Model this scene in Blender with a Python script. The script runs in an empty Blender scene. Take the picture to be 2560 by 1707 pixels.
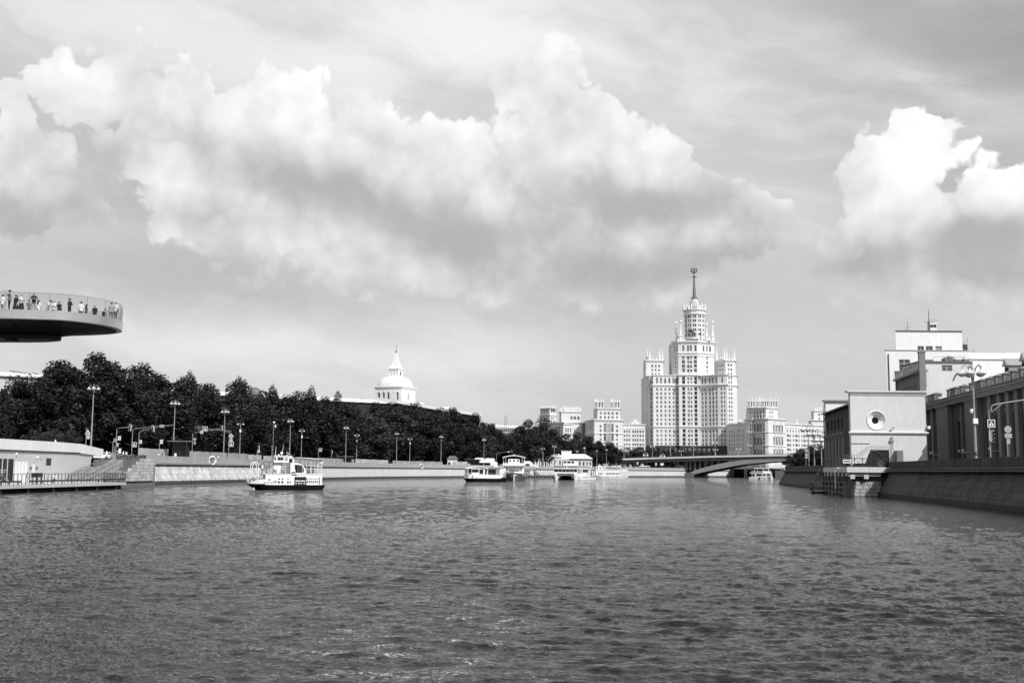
import bpy, math, random
import numpy as np
from mathutils import Matrix, Vector, Euler
random.seed(7); np.random.seed(7)
SC = bpy.context.scene
COL = SC.collection
R = math.radians

# ------------------------------------------------------------------ camera
F, CX, CY = 2800.0, 1280.0, 853.5          # focal length and centre of the photograph in its own pixels
TH, ROLL, EYE = math.atan(322.5 / F), 0.0075, 3.5
_f = Vector((0, math.cos(TH), math.sin(TH))); _r0 = Vector((1, 0, 0)); _u0 = Vector((0, -math.sin(TH), math.cos(TH)))
_r = _r0 * math.cos(ROLL) + _u0 * math.sin(ROLL); _u = _u0 * math.cos(ROLL) - _r0 * math.sin(ROLL)
cam_d = bpy.data.cameras.new('camera'); cam = bpy.data.objects.new('camera', cam_d); COL.objects.link(cam)
cam_d.sensor_width = 36; cam_d.lens = F / 2560 * 36; cam_d.clip_start = 0.5; cam_d.clip_end = 8000
cam.matrix_world = Matrix(((_r.x, _u.x, -_f.x, 0), (_r.y, _u.y, -_f.y, 0), (_r.z, _u.z, -_f.z, EYE), (0, 0, 0, 1)))
SC.camera = cam

def ray(px, py):
    return _f * F + _r * (px - CX) + _u * (CY - py)
def at(px, py, D):                         # point of the photograph's pixel at distance D ahead
    d = ray(px, py); k = D / d.y
    return Vector((d.x * k, D, EYE + d.z * k))
def onz(px, py, z):                        # point of the pixel on the level z
    d = ray(px, py); k = (z - EYE) / d.z
    return Vector((d.x * k, d.y * k, z))

# ------------------------------------------------------------------ sun, sky, exposure
SUN_AZ, SUN_EL = R(142), R(44)
sd = bpy.data.lights.new('sun', 'SUN'); sd.energy = 4.6; sd.angle = R(0.5); sd.color = (1.0, 0.995, 0.985)
sun = bpy.data.objects.new('sun', sd); COL.objects.link(sun)
tosun = Vector((math.sin(SUN_AZ) * math.cos(SUN_EL), math.cos(SUN_AZ) * math.cos(SUN_EL), math.sin(SUN_EL)))
sun.rotation_euler = tosun.to_track_quat('Z', 'Y').to_euler(); sun.location = (60, -60, 90)
SC.view_settings.view_transform = 'Standard'; SC.view_settings.look = 'None'
SC.view_settings.exposure = 0; SC.view_settings.gamma = 1; SC.view_settings.use_curve_mapping = False
SC.render.engine = 'CYCLES'
SC.cycles.max_bounces = 6; SC.cycles.diffuse_bounces = 3; SC.cycles.glossy_bounces = 3; SC.cycles.transparent_max_bounces = 8
SC.cycles.use_denoising = True; SC.cycles.use_adaptive_sampling = True; SC.cycles.adaptive_threshold = .02
SC.cycles.caustics_reflective = False; SC.cycles.caustics_refractive = False

W = bpy.data.worlds.new('World'); SC.world = W; W.use_nodes = True
class NT:
    def __init__(s, tree): s.t = tree; s.t.nodes.clear()
    def n(s, typ, **kw):
        nd = s.t.nodes.new(typ)
        ins = kw.pop('ins', {})
        for k, v in kw.items(): setattr(nd, k, v)
        for k, v in ins.items(): s.put(nd.inputs[k], v)
        return nd
    def put(s, sock, v):
        if isinstance(v, bpy.types.NodeSocket): s.t.links.new(v, sock)
        elif v is not None: sock.default_value = v
    def m(s, op, a, b=None, c=None, clamp=False):
        nd = s.t.nodes.new('ShaderNodeMath'); nd.operation = op; nd.use_clamp = clamp
        for i, v in enumerate((a, b, c)):
            if v is not None: s.put(nd.inputs[i], v)
        return nd.outputs[0]
    def v(s, op, a, b=None, out=0):
        nd = s.t.nodes.new('ShaderNodeVectorMath'); nd.operation = op
        s.put(nd.inputs[0], a)
        if b is not None: s.put(nd.inputs[1], b)
        return nd.outputs[out]
    def noise(s, vec, scale, detail=4, rough=.55, dist=0, out='Fac'):
        nd = s.n('ShaderNodeTexNoise', ins={'Scale': scale, 'Detail': detail, 'Roughness': rough, 'Distortion': dist})
        if vec is not None: s.put(nd.inputs['Vector'], vec)
        return nd.outputs[out]
    def ramp(s, x, lo, hi, a=0., b=1., smooth=True):
        nd = s.n('ShaderNodeMapRange', interpolation_type='SMOOTHSTEP' if smooth else 'LINEAR')
        s.put(nd.inputs['Value'], x)
        for k, v in (('From Min', lo), ('From Max', hi), ('To Min', a), ('To Max', b)): nd.inputs[k].default_value = v
        return nd.outputs[0]
    def mix(s, f, a, b):
        nd = s.n('ShaderNodeMix', data_type='FLOAT'); s.put(nd.inputs[0], f); s.put(nd.inputs[2], a); s.put(nd.inputs[3], b)
        return nd.outputs[0]

def build_sky():
    g = NT(W.node_tree)
    sky = g.n('ShaderNodeTexSky', sky_type='NISHITA'); sky.sun_disc = False
    sky.sun_elevation = SUN_EL; sky.sun_rotation = SUN_AZ; sky.air_density = 1.2; sky.dust_density = 2.0; sky.ozone_density = 1.0
    bw = g.n('ShaderNodeRGBToBW', ins={0: sky.outputs[0]}).outputs[0]
    d = g.n('ShaderNodeTexCoord').outputs['Generated']
    sep = g.n('ShaderNodeSeparateXYZ', ins={0: d})
    u = g.m('ARCTAN2', sep.outputs[0], sep.outputs[1]); v = g.m('ARCSINE', sep.outputs[2])
    uv = g.n('ShaderNodeCombineXYZ', ins={0: u, 1: v, 2: 0.}).outputs[0]
    def n2d(vec, scale, detail, rough=.56, out='Fac'):
        nd = g.n('ShaderNodeTexNoise', noise_dimensions='2D', ins={'Vector': vec, 'Scale': scale, 'Detail': detail, 'Roughness': rough}); return nd.outputs[out]
    # billowing warp of the cloud outlines
    w1 = g.v('SUBTRACT', n2d(uv, 6., 3, .55, 'Color'), (.5, .5, .5))
    w2 = g.v('SUBTRACT', n2d(uv, 26., 3, .55, 'Color'), (.5, .5, .5))
    warp = g.v('ADD', g.v('MULTIPLY', w1, (.11, .085, 0)), g.v('MULTIPLY', w2, (.034, .032, 0)))
    uvw = g.v('ADD', uv, warp)
    def ang(px, py):
        r = ray(px, py).normalized(); return math.atan2(r.x, r.y), math.asin(r.z)
    def blob(src, px, py, rx, ry, rot=0.):
        a, b = ang(px, py)
        mp = g.n('ShaderNodeMapping', vector_type='TEXTURE', ins={0: src, 1: (a, b, 0), 2: (0, 0, R(rot)), 3: (rx / F, ry / F, 1)})
        return mp.outputs[0]
    def union(src, lst, k=.25):
        acc = None
        for bl in lst:
            m = g.m('SUBTRACT', 1., g.v('LENGTH', blob(src, *bl), out=1))
            acc = m if acc is None else g.m('SMOOTH_MAX', acc, m, k)
        return acc
    def gauss(src, lst):
        acc = None
        for (px, py, rx, ry, rot, amp) in lst:
            q = blob(src, px, py, rx, ry, rot)
            e = g.m('POWER', math.e, g.m('MULTIPLY', g.v('DOT_PRODUCT', q, q, out=1), -1.))
            acc = g.m('MULTIPLY', e, amp) if acc is None else g.m('MULTIPLY_ADD', e, amp, acc)
        return acc
    billow = g.n('ShaderNodeTexVoronoi', feature='F1', voronoi_dimensions='2D', ins={'Vector': g.v('ADD', uv, g.v('MULTIPLY', w2, (.03, .03, .0))), 'Scale': 21., 'Detail': 2.6, 'Roughness': .6}).outputs['Distance']
    # ---- clear sky with veils of cirrus drawn out by the wind
    st = g.n('ShaderNodeMapping', vector_type='TEXTURE', ins={0: g.v('ADD', uv, g.v('MULTIPLY', w1, (.10, .05, 0))), 1: (0, 0, 0), 2: (0, 0, R(-9)), 3: (2.6, .62, 1)}).outputs[0]
    c1 = n2d(st, 7., 6, .60)
    cir = g.ramp(c1, .25, .75)
    band = gauss(uv, [(500, 30, 1200, 280, 0, .47), (1500, 200, 800, 300, -14, .38), (620, 860, 800, 75, -2, .26), (2230, 170, 460, 50, -24, .42), (1900, 850, 800, 130, 0, .14), (1280, 1010, 3000, 170, 0, .14), (1250, 600, 700, 160, 0, .30), (2040, 520, 260, 220, 0, .26), (2380, 300, 260, 60, -10, .25)])
    veil = g.m('MULTIPLY', g.ramp(cir, 0, 1, .48, 1.14), g.m('MINIMUM', g.m('ADD', band, .20), .9))
    clear = g.m('MULTIPLY', g.m('POWER', bw, .22), 3.85)
    dim = g.m('SUBTRACT', 1., gauss(uvw, [(2480, 190, 430, 270, 0, .36), (430, 540, 330, 40, -6, .16), (900, 730, 1100, 80, 0, .14), (1500, 1160, 3000, 150, 0, .06), (290, 400, 80, 120, 0, .15)]))
    clear = g.m('MULTIPLY', clear, dim)
    base = g.m('MULTIPLY_ADD', veil, 4.6, clear)
    # ---- cumulus
    front = union(uvw, [(170, 200, 130, 95), (330, 225, 120, 110), (520, 400, 235, 200), (690, 260, 170, 140), (480, 210, 100, 75), (850, 400, 280, 200, -30), (1020, 480, 220, 170, -35),
                        (1340, 230, 100, 100), (1450, 330, 190, 150, -20), (1620, 420, 220, 140, -28), (1760, 470, 130, 85, -20), (1320, 460, 440, 180), (760, 590, 480, 160, -10),
                        (1560, 630, 380, 150, -3), (1810, 600, 170, 120), (1250, 640, 460, 140)], .22)
    left = union(uvw, [(0, 260, 70, 80), (60, 400, 160, 115), (140, 340, 85, 65), (40, 510, 190, 90)], .2)
    right = union(uvw, [(2330, 350, 105, 95), (2290, 430, 160, 150), (2200, 490, 110, 110), (2280, 590, 200, 150), (2480, 560, 190, 130), (2580, 470, 130, 85), (2440, 680, 420, 150), (2640, 560, 180, 180)], .2)
    away = g.m('ADD', g.ramp(g.m('ABSOLUTE', u), .50, .85), g.ramp(v, .42, .62), clamp=True)
    wn = n2d(uv, 3.2, 4)
    wild = g.m('MULTIPLY', g.m('SUBTRACT', wn, .54), 5.)                             # the same cumulus goes on all round
    wild = g.m('SUBTRACT', g.m('MULTIPLY', wild, away), g.m('SUBTRACT', 1., away))
    allc = g.m('MAXIMUM', g.m('MAXIMUM', front, left), g.m('MAXIMUM', right, wild))
    fac = g.m('SUBTRACT', g.m('ADD', allc, .30), g.m('MULTIPLY', billow, .46))
    fac = g.m('MULTIPLY', fac, g.ramp(v, .150, .265, .20, 1.))                         # lower clouds melt into the veil
    alpha = g.ramp(fac, -.03, .10)
    uvs = g.v('ADD', uv, g.v('MULTIPLY', warp, (.45, .45, 0)))
    # light on the cloud: bright sunlit tops, grey bellies, small relief
    shade = gauss(uvs, [(640, 430, 190, 90, -15, .14), (880, 515, 260, 70, -22, .34), (700, 430, 160, 70, -15, .18), (1290, 450, 170, 90, 0, .22), (1620, 515, 230, 60, -4, .46), (1430, 610, 260, 70, 0, .12),
                        (1700, 670, 300, 55, 0, .34), (100, 540, 300, 60, 0, .30), (200, 480, 120, 60, 20, .15), (40, 390, 110, 60, 0, .16), (290, 400, 60, 90, 0, .28), (2470, 600, 230, 45, 8, .30), (2330, 700, 400, 60, -3, .30), (2520, 590, 120, 60, 0, .2),
                        (250, 310, 260, 70, 0, .12), (1180, 580, 200, 70, -20, .22)])
    n1 = n2d(uv, 11., 3, .5)
    n2 = n2d(g.v('ADD', uv, (.012, .022, 0)), 11., 3, .5)
    relief = g.m('SUBTRACT', n1, n2)
    lum = g.m('MULTIPLY_ADD', relief, .50, .95)
    lum = g.m('SUBTRACT', lum, g.m('MULTIPLY_ADD', g.m('MULTIPLY', wn, away), .45, g.m('MULTIPLY', shade, .88)))
    lum = g.m('MULTIPLY_ADD', g.m('SUBTRACT', n1, .5), .12, lum)
    bright = gauss(uv, [(2300, 420, 170, 170, 0, .14), (690, 220, 260, 100, 0, .05), (2520, 470, 120, 80, 0, .1)])
    lum = g.m('ADD', lum, bright)
    low = g.m('MULTIPLY', g.ramp(v, .165, .275, .18, 0.), g.m('SUBTRACT', 1., away))
    lum = g.m('SUBTRACT', lum, low)
    lum = g.m('MULTIPLY_ADD', g.m('SUBTRACT', .40, billow), .15, lum)
    lum = g.m('MINIMUM', g.m('SMOOTH_MAX', lum, .47, .22), 1.02)
    out = g.mix(alpha, base, g.m('MULTIPLY', lum, 10.))
    bg = g.n('ShaderNodeBackground', ins={0: out, 1: .1})
    o = g.n('ShaderNodeOutputWorld'); W.node_tree.links.new(bg.outputs[0], o.inputs[0])
    W.cycles.sampling_method = 'MANUAL'; W.cycles.sample_map_resolution = 256
build_sky()
# ------------------------------------------------------------------ materials
MATS = {}
def pm(name, c, rough=.75, var=.12, scale=.8, metal=0., rnd=0., bump=0., bscale=8., spec=.35, streak=0., alpha=None, c2=None, fine=0., stain=None):
    """plain grey paint / stone / metal with cloudy variation; rnd = tone differs from piece to piece"""
    if name in MATS: return MATS[name]
    m = bpy.data.materials.new(name); m.use_nodes = True; g = NT(m.node_tree)
    tc = g.n('ShaderNodeTexCoord').outputs['Object'] if not rnd else g.n('ShaderNodeNewGeometry').outputs['Position']
    f = g.m('MULTIPLY', g.m('SUBTRACT', g.noise(tc, scale, 5, .6), .5), var * 4.)
    if fine: f = g.m('ADD', f, g.m('MULTIPLY', g.m('SUBTRACT', g.noise(tc, scale * 9, 3, .6), .5), fine * 4.))
    if streak:
        mp = g.n('ShaderNodeMapping', ins={0: tc, 3: (1.3, 1.3, .12)}).outputs[0]
        f = g.m('ADD', f, g.m('MULTIPLY', g.m('SUBTRACT', g.noise(mp, 2.2, 4, .6), .5), streak * 4.))
    if rnd:
        oi = g.n('ShaderNodeObjectInfo').outputs['Random']
        f = g.m('ADD', f, g.m('MULTIPLY', g.m('SUBTRACT', oi, .5), rnd * 2.))
    val = g.m('MULTIPLY', g.m('MAXIMUM', g.m('ADD', f, 1.), .25), c)
    if stain:                                  # dark wet / algae band up to a level of its own
        z = g.n('ShaderNodeSeparateXYZ', ins={0: g.n('ShaderNodeNewGeometry').outputs['Position']}).outputs[2]
        edge = g.m('ADD', z, g.m('MULTIPLY', g.m('SUBTRACT', g.noise(tc, 1.4, 4, .6), .5), stain[1]))
        val = g.m('MULTIPLY', val, g.ramp(edge, stain[0] - .12, stain[0] + .12, stain[2], 1.))
    val = g.m('MINIMUM', val, .88)
    p = g.n('ShaderNodeBsdfPrincipled', ins={'Roughness': rough, 'Metallic': metal})
    p.inputs['Specular IOR Level'].default_value = spec
    g.put(p.inputs['Base Color'], val)
    if bump:
        b = g.n('ShaderNodeBump', ins={'Strength': bump, 'Distance': .05}); g.put(b.inputs['Height'], g.noise(tc, bscale, 4, .6)); g.put(p.inputs['Normal'], b.outputs[0])
    if alpha is not None: p.inputs['Alpha'].default_value = alpha
    o = g.n('ShaderNodeOutputMaterial'); g.t.links.new(p.outputs[0], o.inputs[0])
    MATS[name] = m; return m

def glass_pane(name='window_glass', lo=.02, hi=.35, bias=2.2):
    """panes: each one its own darkness (curtains, lights out), glossy"""
    if name in MATS: return MATS[name]
    m = bpy.data.materials.new(name); m.use_nodes = True; g = NT(m.node_tree)
    oi = g.n('ShaderNodeObjectInfo').outputs['Random']
    pos = g.n('ShaderNodeNewGeometry').outputs['Position']
    wn = g.n('ShaderNodeTexWhiteNoise', noise_dimensions='3D', ins={'Vector': g.v('SNAP', pos, (2.6, 2.6, 2.9))}).outputs[0]
    f = g.m('POWER', g.m('FRACT', g.m('ADD', oi, wn)), bias)
    p = g.n('ShaderNodeBsdfPrincipled', ins={'Roughness': .12}); p.inputs['Specular IOR Level'].default_value = .5
    g.put(p.inputs['Base Color'], g.m('ADD', g.m('MULTIPLY', f, hi - lo), lo))
    o = g.n('ShaderNodeOutputMaterial'); g.t.links.new(p.outputs[0], o.inputs[0]); MATS[name] = m; return m

def clear_glass():
    m = bpy.data.materials.new('clear_glass'); m.use_nodes = True; g = NT(m.node_tree)
    t = g.n('ShaderNodeBsdfTransparent', ins={0: (.80, .80, .80, 1)}); gl = g.n('ShaderNodeBsdfGlossy', ins={'Roughness': .03})
    fr = g.n('ShaderNodeFresnel', ins={'IOR': 1.35}).outputs[0]
    mx = g.n('ShaderNodeMixShader', ins={0: g.m('MULTIPLY', fr, .8), 1: t.outputs[0], 2: gl.outputs[0]})
    o = g.n('ShaderNodeOutputMaterial'); g.t.links.new(mx.outputs[0], o.inputs[0]); MATS['clear_glass'] = m; return m
clear_glass()

def water_mat():
    m = bpy.data.materials.new('river_water'); m.use_nodes = True; g = NT(m.node_tree)
    pos = g.n('ShaderNodeNewGeometry').outputs['Position']
    mp = g.n('ShaderNodeMapping', ins={0: pos, 2: (0, 0, R(14)), 3: (.75, 1.25, 1)}).outputs[0]
    h = g.m('ADD', g.m('MULTIPLY', g.noise(mp, 2.4, 5, .66, .5), .070), g.m('MULTIPLY', g.noise(mp, 7.5, 4, .6, .3), .030))
    b = g.n('ShaderNodeBump', ins={'Strength': 1., 'Distance': 1.}); g.put(b.inputs['Height'], h)
    # foam churned up in the boat's wake: torn streaks in one stretch of water
    sx = g.n('ShaderNodeSeparateXYZ', ins={0: pos})
    wk = g.n('ShaderNodeMapping', vector_type='TEXTURE', ins={0: pos, 1: (-2.2, 24., 0), 2: (0, 0, R(0)), 3: (3.4, 8.5, 1)}).outputs[0]
    q = g.v('LENGTH', g.v('MULTIPLY', wk, (1, 1, 0)), out=1)
    zone = g.ramp(q, .3, 1.7, 1., 0.)
    fm = g.n('ShaderNodeMapping', ins={0: pos, 2: (0, 0, R(10)), 3: (.55, 1.0, 1)}).outputs[0]
    fw = g.v('ADD', fm, g.v('MULTIPLY', g.noise(fm, .9, 4, .6, out='Color'), (1.3, 1.3, 0)))
    rid = g.m('ABSOLUTE', g.m('SUBTRACT', g.noise(fw, 1.25, 6, .66), .5))
    pat = g.ramp(g.noise(fm, .9, 4, .6), .42, .60)
    thr = g.m('MULTIPLY', g.m('MULTIPLY', zone, pat), .024)
    crest = g.ramp(sx.outputs[2], -.10, .02)
    foam = g.m('MULTIPLY', g.ramp(g.m('SUBTRACT', thr, rid), 0., .012), g.m('MULTIPLY', g.ramp(g.noise(pos, 10., 3, .7), .44, .58), crest))
    p = g.n('ShaderNodeBsdfPrincipled', ins={'IOR': 1.333}); p.inputs['Specular IOR Level'].default_value = .38
    g.put(p.inputs['Base Color'], g.mix(foam, .007, .60)); g.put(p.inputs['Roughness'], g.mix(foam, .035, .6)); g.put(p.inputs['Normal'], b.outputs[0])
    o = g.n('ShaderNodeOutputMaterial'); g.t.links.new(p.outputs[0], o.inputs[0]); MATS['river_water'] = m; return m
water_mat()

def leaf_mat(name, c):
    m = bpy.data.materials.new(name); m.use_nodes = True; g = NT(m.node_tree)
    pos = g.n('ShaderNodeNewGeometry').outputs['Position']; oi = g.n('ShaderNodeObjectInfo').outputs['Random']
    f = g.m('ADD', g.ramp(g.noise(pos, .5, 4, .6), .3, .7, .6, 1.5), g.m('MULTIPLY', g.m('SUBTRACT', oi, .5), .7))
    p = g.n('ShaderNodeBsdfPrincipled', ins={'Roughness': .55}); p.inputs['Specular IOR Level'].default_value = .25
    g.put(p.inputs['Base Color'], g.m('MULTIPLY', f, c))
    o = g.n('ShaderNodeOutputMaterial'); g.t.links.new(p.outputs[0], o.inputs[0]); MATS[name] = m; return m
leaf_mat('leaf_dark', .017); leaf_mat('leaf_mid', .028)

pm('white_plaster', .72, .85, .06, .15, streak=.08, fine=.04)
pm('tower_stone', .66, .85, .07, .10, streak=.10, fine=.03)
pm('tower_trim', .74, .8, .05, .2)
pm('tower_plinth', .035, .5, .2, .3)
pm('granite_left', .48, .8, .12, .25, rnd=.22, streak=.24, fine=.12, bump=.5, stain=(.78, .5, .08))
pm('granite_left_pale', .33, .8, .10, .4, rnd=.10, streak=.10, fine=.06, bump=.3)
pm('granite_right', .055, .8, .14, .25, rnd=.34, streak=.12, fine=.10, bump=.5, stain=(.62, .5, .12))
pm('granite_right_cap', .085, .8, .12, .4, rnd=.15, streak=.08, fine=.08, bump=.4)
pm('concrete', .50, .85, .08, .3, streak=.10, fine=.06, bump=.2)
pm('arch_grey', .30, .85, .08, .1, streak=.08)
pm('concrete_dark', .16, .85, .12, .4, streak=.10, fine=.08)
pm('asphalt', .05, .9, .15, .5, fine=.1)
pm('paving', .22, .9, .1, .5, fine=.1)
pm('grass_ground', .045, .9, .2, .5, fine=.1)
pm('bark', .06, .9, .2, 2.)
pm('lamp_metal', .30, .45, .1, 1., spec=.5)
pm('lamp_white', .72, .4, .03, 1.)
pm('sign_white', .80, .5, .02, 1.)
pm('sign_dark', .05, .5, .05, 1.)
pm('sign_back', .33, .5, .1, 1.)
pm('dark_metal', .035, .5, .15, 1., spec=.5)
pm('mid_metal', .16, .45, .1, 1., spec=.5)
pm('black_paint', .012, .35, .1, 1., spec=.5)
pm('boat_white', .80, .35, .03, .6, streak=.03, spec=.5)
pm('boat_grey', .28, .4, .06, .6, spec=.5)
pm('hull_black', .012, .3, .2, .5, spec=.5)
pm('deck_grey', .20, .7, .1, .6)
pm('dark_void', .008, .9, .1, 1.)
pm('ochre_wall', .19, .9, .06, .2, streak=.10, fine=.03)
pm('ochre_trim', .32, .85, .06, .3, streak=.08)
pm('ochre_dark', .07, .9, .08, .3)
pm('roof_metal', .36, .4, .06, .4, metal=.25, streak=.08, spec=.5)
pm('roof_white', .74, .5, .05, .3, spec=.4)
pm('wall_dark', .03, .8, .2, .3)
pm('roof_grey', .12, .7, .15, .4)
pm('brushed_metal', .80, .34, .06, .5, metal=.9, streak=.05)
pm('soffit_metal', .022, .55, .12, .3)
pm('skin', .45, .6, .05, 5.); pm('hair_dark', .02, .5, .1, 5.); pm('hair_light', .35, .5, .1, 5.)
pm('cloth_white', .80, .9, .05, 3.); pm('cloth_black', .018, .9, .1, 3.); pm('cloth_grey', .18, .9, .1, 3.); pm('cloth_mid', .34, .9, .1, 3.)
glass_pane(); glass_pane('dark_glass', .008, .06, 2.); glass_pane('boat_glass', .012, .10, 2.5)

# ------------------------------------------------------------------ mesh helpers
class MB:
    def __init__(s, M=None): s.v = []; s.f = []; s.M = M; s.mi = []; s.cur = 0
    def add(s, vs, fs):
        b = len(s.v)
        if s.M is not None: vs = [s.M @ Vector(p) for p in vs]
        s.v += [tuple(p) for p in vs]; s.f += [tuple(b + i for i in f) for f in fs]; s.mi += [s.cur] * len(fs); return s
    def box(s, x0, x1, y0, y1, z0, z1):
        return s.add([(x0, y0, z0), (x1, y0, z0), (x1, y1, z0), (x0, y1, z0), (x0, y0, z1), (x1, y0, z1), (x1, y1, z1), (x0, y1, z1)],
                     [(0, 3, 2, 1), (4, 5, 6, 7), (0, 1, 5, 4), (1, 2, 6, 5), (2, 3, 7, 6), (3, 0, 4, 7)])
    def cbox(s, c, sx, sy, sz): return s.box(c[0] - sx / 2, c[0] + sx / 2, c[1] - sy / 2, c[1] + sy / 2, c[2] - sz / 2, c[2] + sz / 2)
    def prism(s, poly, z0, z1, top=None):
        n = len(poly); t = top or poly
        vs = [(p[0], p[1], z0 if len(p) < 3 else p[2]) for p in poly] + [(p[0], p[1], z1) for p in t]
        ar = sum(poly[i][0] * poly[(i + 1) % n][1] - poly[(i + 1) % n][0] * poly[i][1] for i in range(n))
        fs = [(i, (i + 1) % n, n + (i + 1) % n, n + i) for i in range(n)] + [tuple(range(n - 1, -1, -1)), tuple(range(n, 2 * n))]
        if ar < 0: fs = [tuple(reversed(f)) for f in fs]
        return s.add(vs, fs)
    def tube(s, pts, r, n=6, r1=None, cap=True):
        pts = [Vector(p) for p in pts]; k = len(pts); vs = []; fs = []
        for i, p in enumerate(pts):
            d = (pts[min(i + 1, k - 1)] - pts[max(i - 1, 0)]).normalized()
            a = d.cross(Vector((0, 0, 1))); a = Vector((1, 0, 0)) if a.length < 1e-3 else a.normalized(); b = d.cross(a)
            rr = r if r1 is None else r + (r1 - r) * i / (k - 1)
            if isinstance(r, (list, tuple)): rr = r[i]
            for j in range(n):
                t = 2 * math.pi * j / n; vs.append(p + a * math.cos(t) * rr + b * math.sin(t) * rr)
        for i in range(k - 1):
            for j in range(n):
                fs.append((i * n + j, (i + 1) * n + j, (i + 1) * n + (j + 1) % n, i * n + (j + 1) % n))
        if cap: fs += [tuple(range(n)), tuple(reversed(range((k - 1) * n, k * n)))]
        return s.add(vs, fs)
    def lathe(s, prof, c=(0, 0, 0), n=12, a0=0., cap=True):
        vs = []; fs = []
        for (r, z) in prof:
            for j in range(n):
                t = a0 + 2 * math.pi * j / n; vs.append((c[0] + r * math.cos(t), c[1] + r * math.sin(t), c[2] + z))
        for i in range(len(prof) - 1):
            for j in range(n):
                fs.append((i * n + j, i * n + (j + 1) % n, (i + 1) * n + (j + 1) % n, (i + 1) * n + j))
        if cap: fs += [tuple(reversed(range(n))), tuple(range((len(prof) - 1) * n, len(prof) * n))]
        return s.add(vs, fs)
    def quad(s, a, b, c, d): return s.add([a, b, c, d], [(0, 1, 2, 3)])
    def slab(s, a, b, c, d, n, t):           # quad with thickness t along n
        n = Vector(n) * t; q = [Vector(p) for p in (a, b, c, d)]
        return s.add([p for p in q] + [p - n for p in q], [(0, 1, 2, 3), (7, 6, 5, 4), (1, 0, 4, 5), (2, 1, 5, 6), (3, 2, 6, 7), (0, 3, 7, 4)])
    def mesh(s, name, *mats, smooth=False):
        me = bpy.data.meshes.new(name); me.from_pydata(s.v, [], s.f)
        for m in mats: me.materials.append(MATS[m])
        if len(mats) > 1: me.polygons.foreach_set('material_index', s.mi)
        if smooth: me.polygons.foreach_set('use_smooth', [True] * len(me.polygons))
        me.update(); return me
    def build(s, name, mat, parent=None, smooth=False, **kw):
        mats = mat if isinstance(mat, (list, tuple)) else (mat,)
        return link(name, s.mesh(name, *mats, smooth=smooth), parent, **kw)

def link(name, data, parent=None, loc=None, rot=None, scale=None, label=None, cat=None, group=None, kind=None):
    o = bpy.data.objects.new(name, data); COL.objects.link(o)
    if parent is not None: o.parent = parent
    if loc is not None: o.location = loc
    if rot is not None: o.rotation_euler = rot if not isinstance(rot, (int, float)) else (0, 0, rot)
    if scale is not None: o.scale = scale
    if label: o['label'] = label
    if cat: o['category'] = cat
    if group: o['group'] = group
    if kind: o['kind'] = kind
    return o
def thing(name, label, cat, loc=(0, 0, 0), rot=0., group=None, scale=None):
    return link(name, None, None, loc, rot, scale, label, cat, group)
def copy_tree(o, parent=None, **kw):
    c = o.copy(); COL.objects.link(c); c.parent = parent
    for ch in KIDS(o): copy_tree(ch, c)
    for k, v in kw.items(): c[k] = v
    return c
def KIDS(o): return [x for x in o.children]

def facade(mb, p0, u, width, z0, z1, wins, depth=.35, panes=None):
    """wall plane with real openings: wins = (u0,u1,v0,v1) in metres from p0 / z0; outward normal is to the right of u turned down"""
    ux, uy = u; nx, ny = uy, -ux
    us = sorted({0., width, *[w[0] for w in wins], *[w[1] for w in wins]}); vs = sorted({0., z1 - z0, *[w[2] for w in wins], *[w[3] for w in wins]})
    P = lambda a, b, d=0.: (p0[0] + ux * a - nx * d, p0[1] + uy * a - ny * d, z0 + b)
    holes = set()
    for w in wins:
        i0 = us.index(w[0]); i1 = us.index(w[1]); j0 = vs.index(w[2]); j1 = vs.index(w[3])
        for i in range(i0, i1):
            for j in range(j0, j1): holes.add((i, j))
        a, b, c, d = w
        mb.add([P(a, c), P(b, c), P(b, d), P(a, d), P(a, c, depth), P(b, c, depth), P(b, d, depth), P(a, d, depth)], [(0, 1, 5, 4), (1, 2, 6, 5), (2, 3, 7, 6), (3, 0, 4, 7)])
        if panes is not None: panes.append((P((a + b) / 2, (c + d) / 2, depth - .03), math.atan2(uy, ux), b - a, d - c))
    # merge free cells along each row
    for j in range(len(vs) - 1):
        i = 0
        while i < len(us) - 1:
            if (i, j) in holes: i += 1; continue
            k = i
            while k + 1 < len(us) - 1 and (k + 1, j) not in holes: k += 1
            mb.quad(P(us[i], vs[j]), P(us[k + 1], vs[j]), P(us[k + 1], vs[j + 1]), P(us[i], vs[j + 1])); i = k + 1
def grid_wins(u0, u1, n, w, rows, h):
    """n columns of windows w wide evenly between u0 and u1, sills at rows, h tall"""
    out = []
    for r in rows:
        for i in range(n):
            c = u0 + (u1 - u0) * (i + .5) / n; out.append((c - w / 2, c + w / 2, r, r + h))
    return out
_pane = MB(); _pane.box(-.5, .5, -.01, .05, -.5, .5); _pane.cur = 1
for a in ((-.5, -.42), (.42, .5), (-.05, .05)): _pane.box(a[0], a[1], -.03, -.012, -.5, .5)
_pane.box(-.42, .42, -.028, -.012, .12, .19); _pane.box(-.42, .42, -.028, -.012, -.5, -.44); _pane.box(-.42, .42, -.028, -.012, .44, .5)
PANE = _pane.mesh('window', 'window_glass', 'sign_back')
_pane2 = MB(); _pane2.box(-.5, .5, -.01, .05, -.5, .5)
PANE2 = _pane2.mesh('window', 'window_glass')
PANE2D = MB().box(-.5, .5, -.01, .05, -.5, .5).mesh('window', 'dark_glass')
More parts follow.
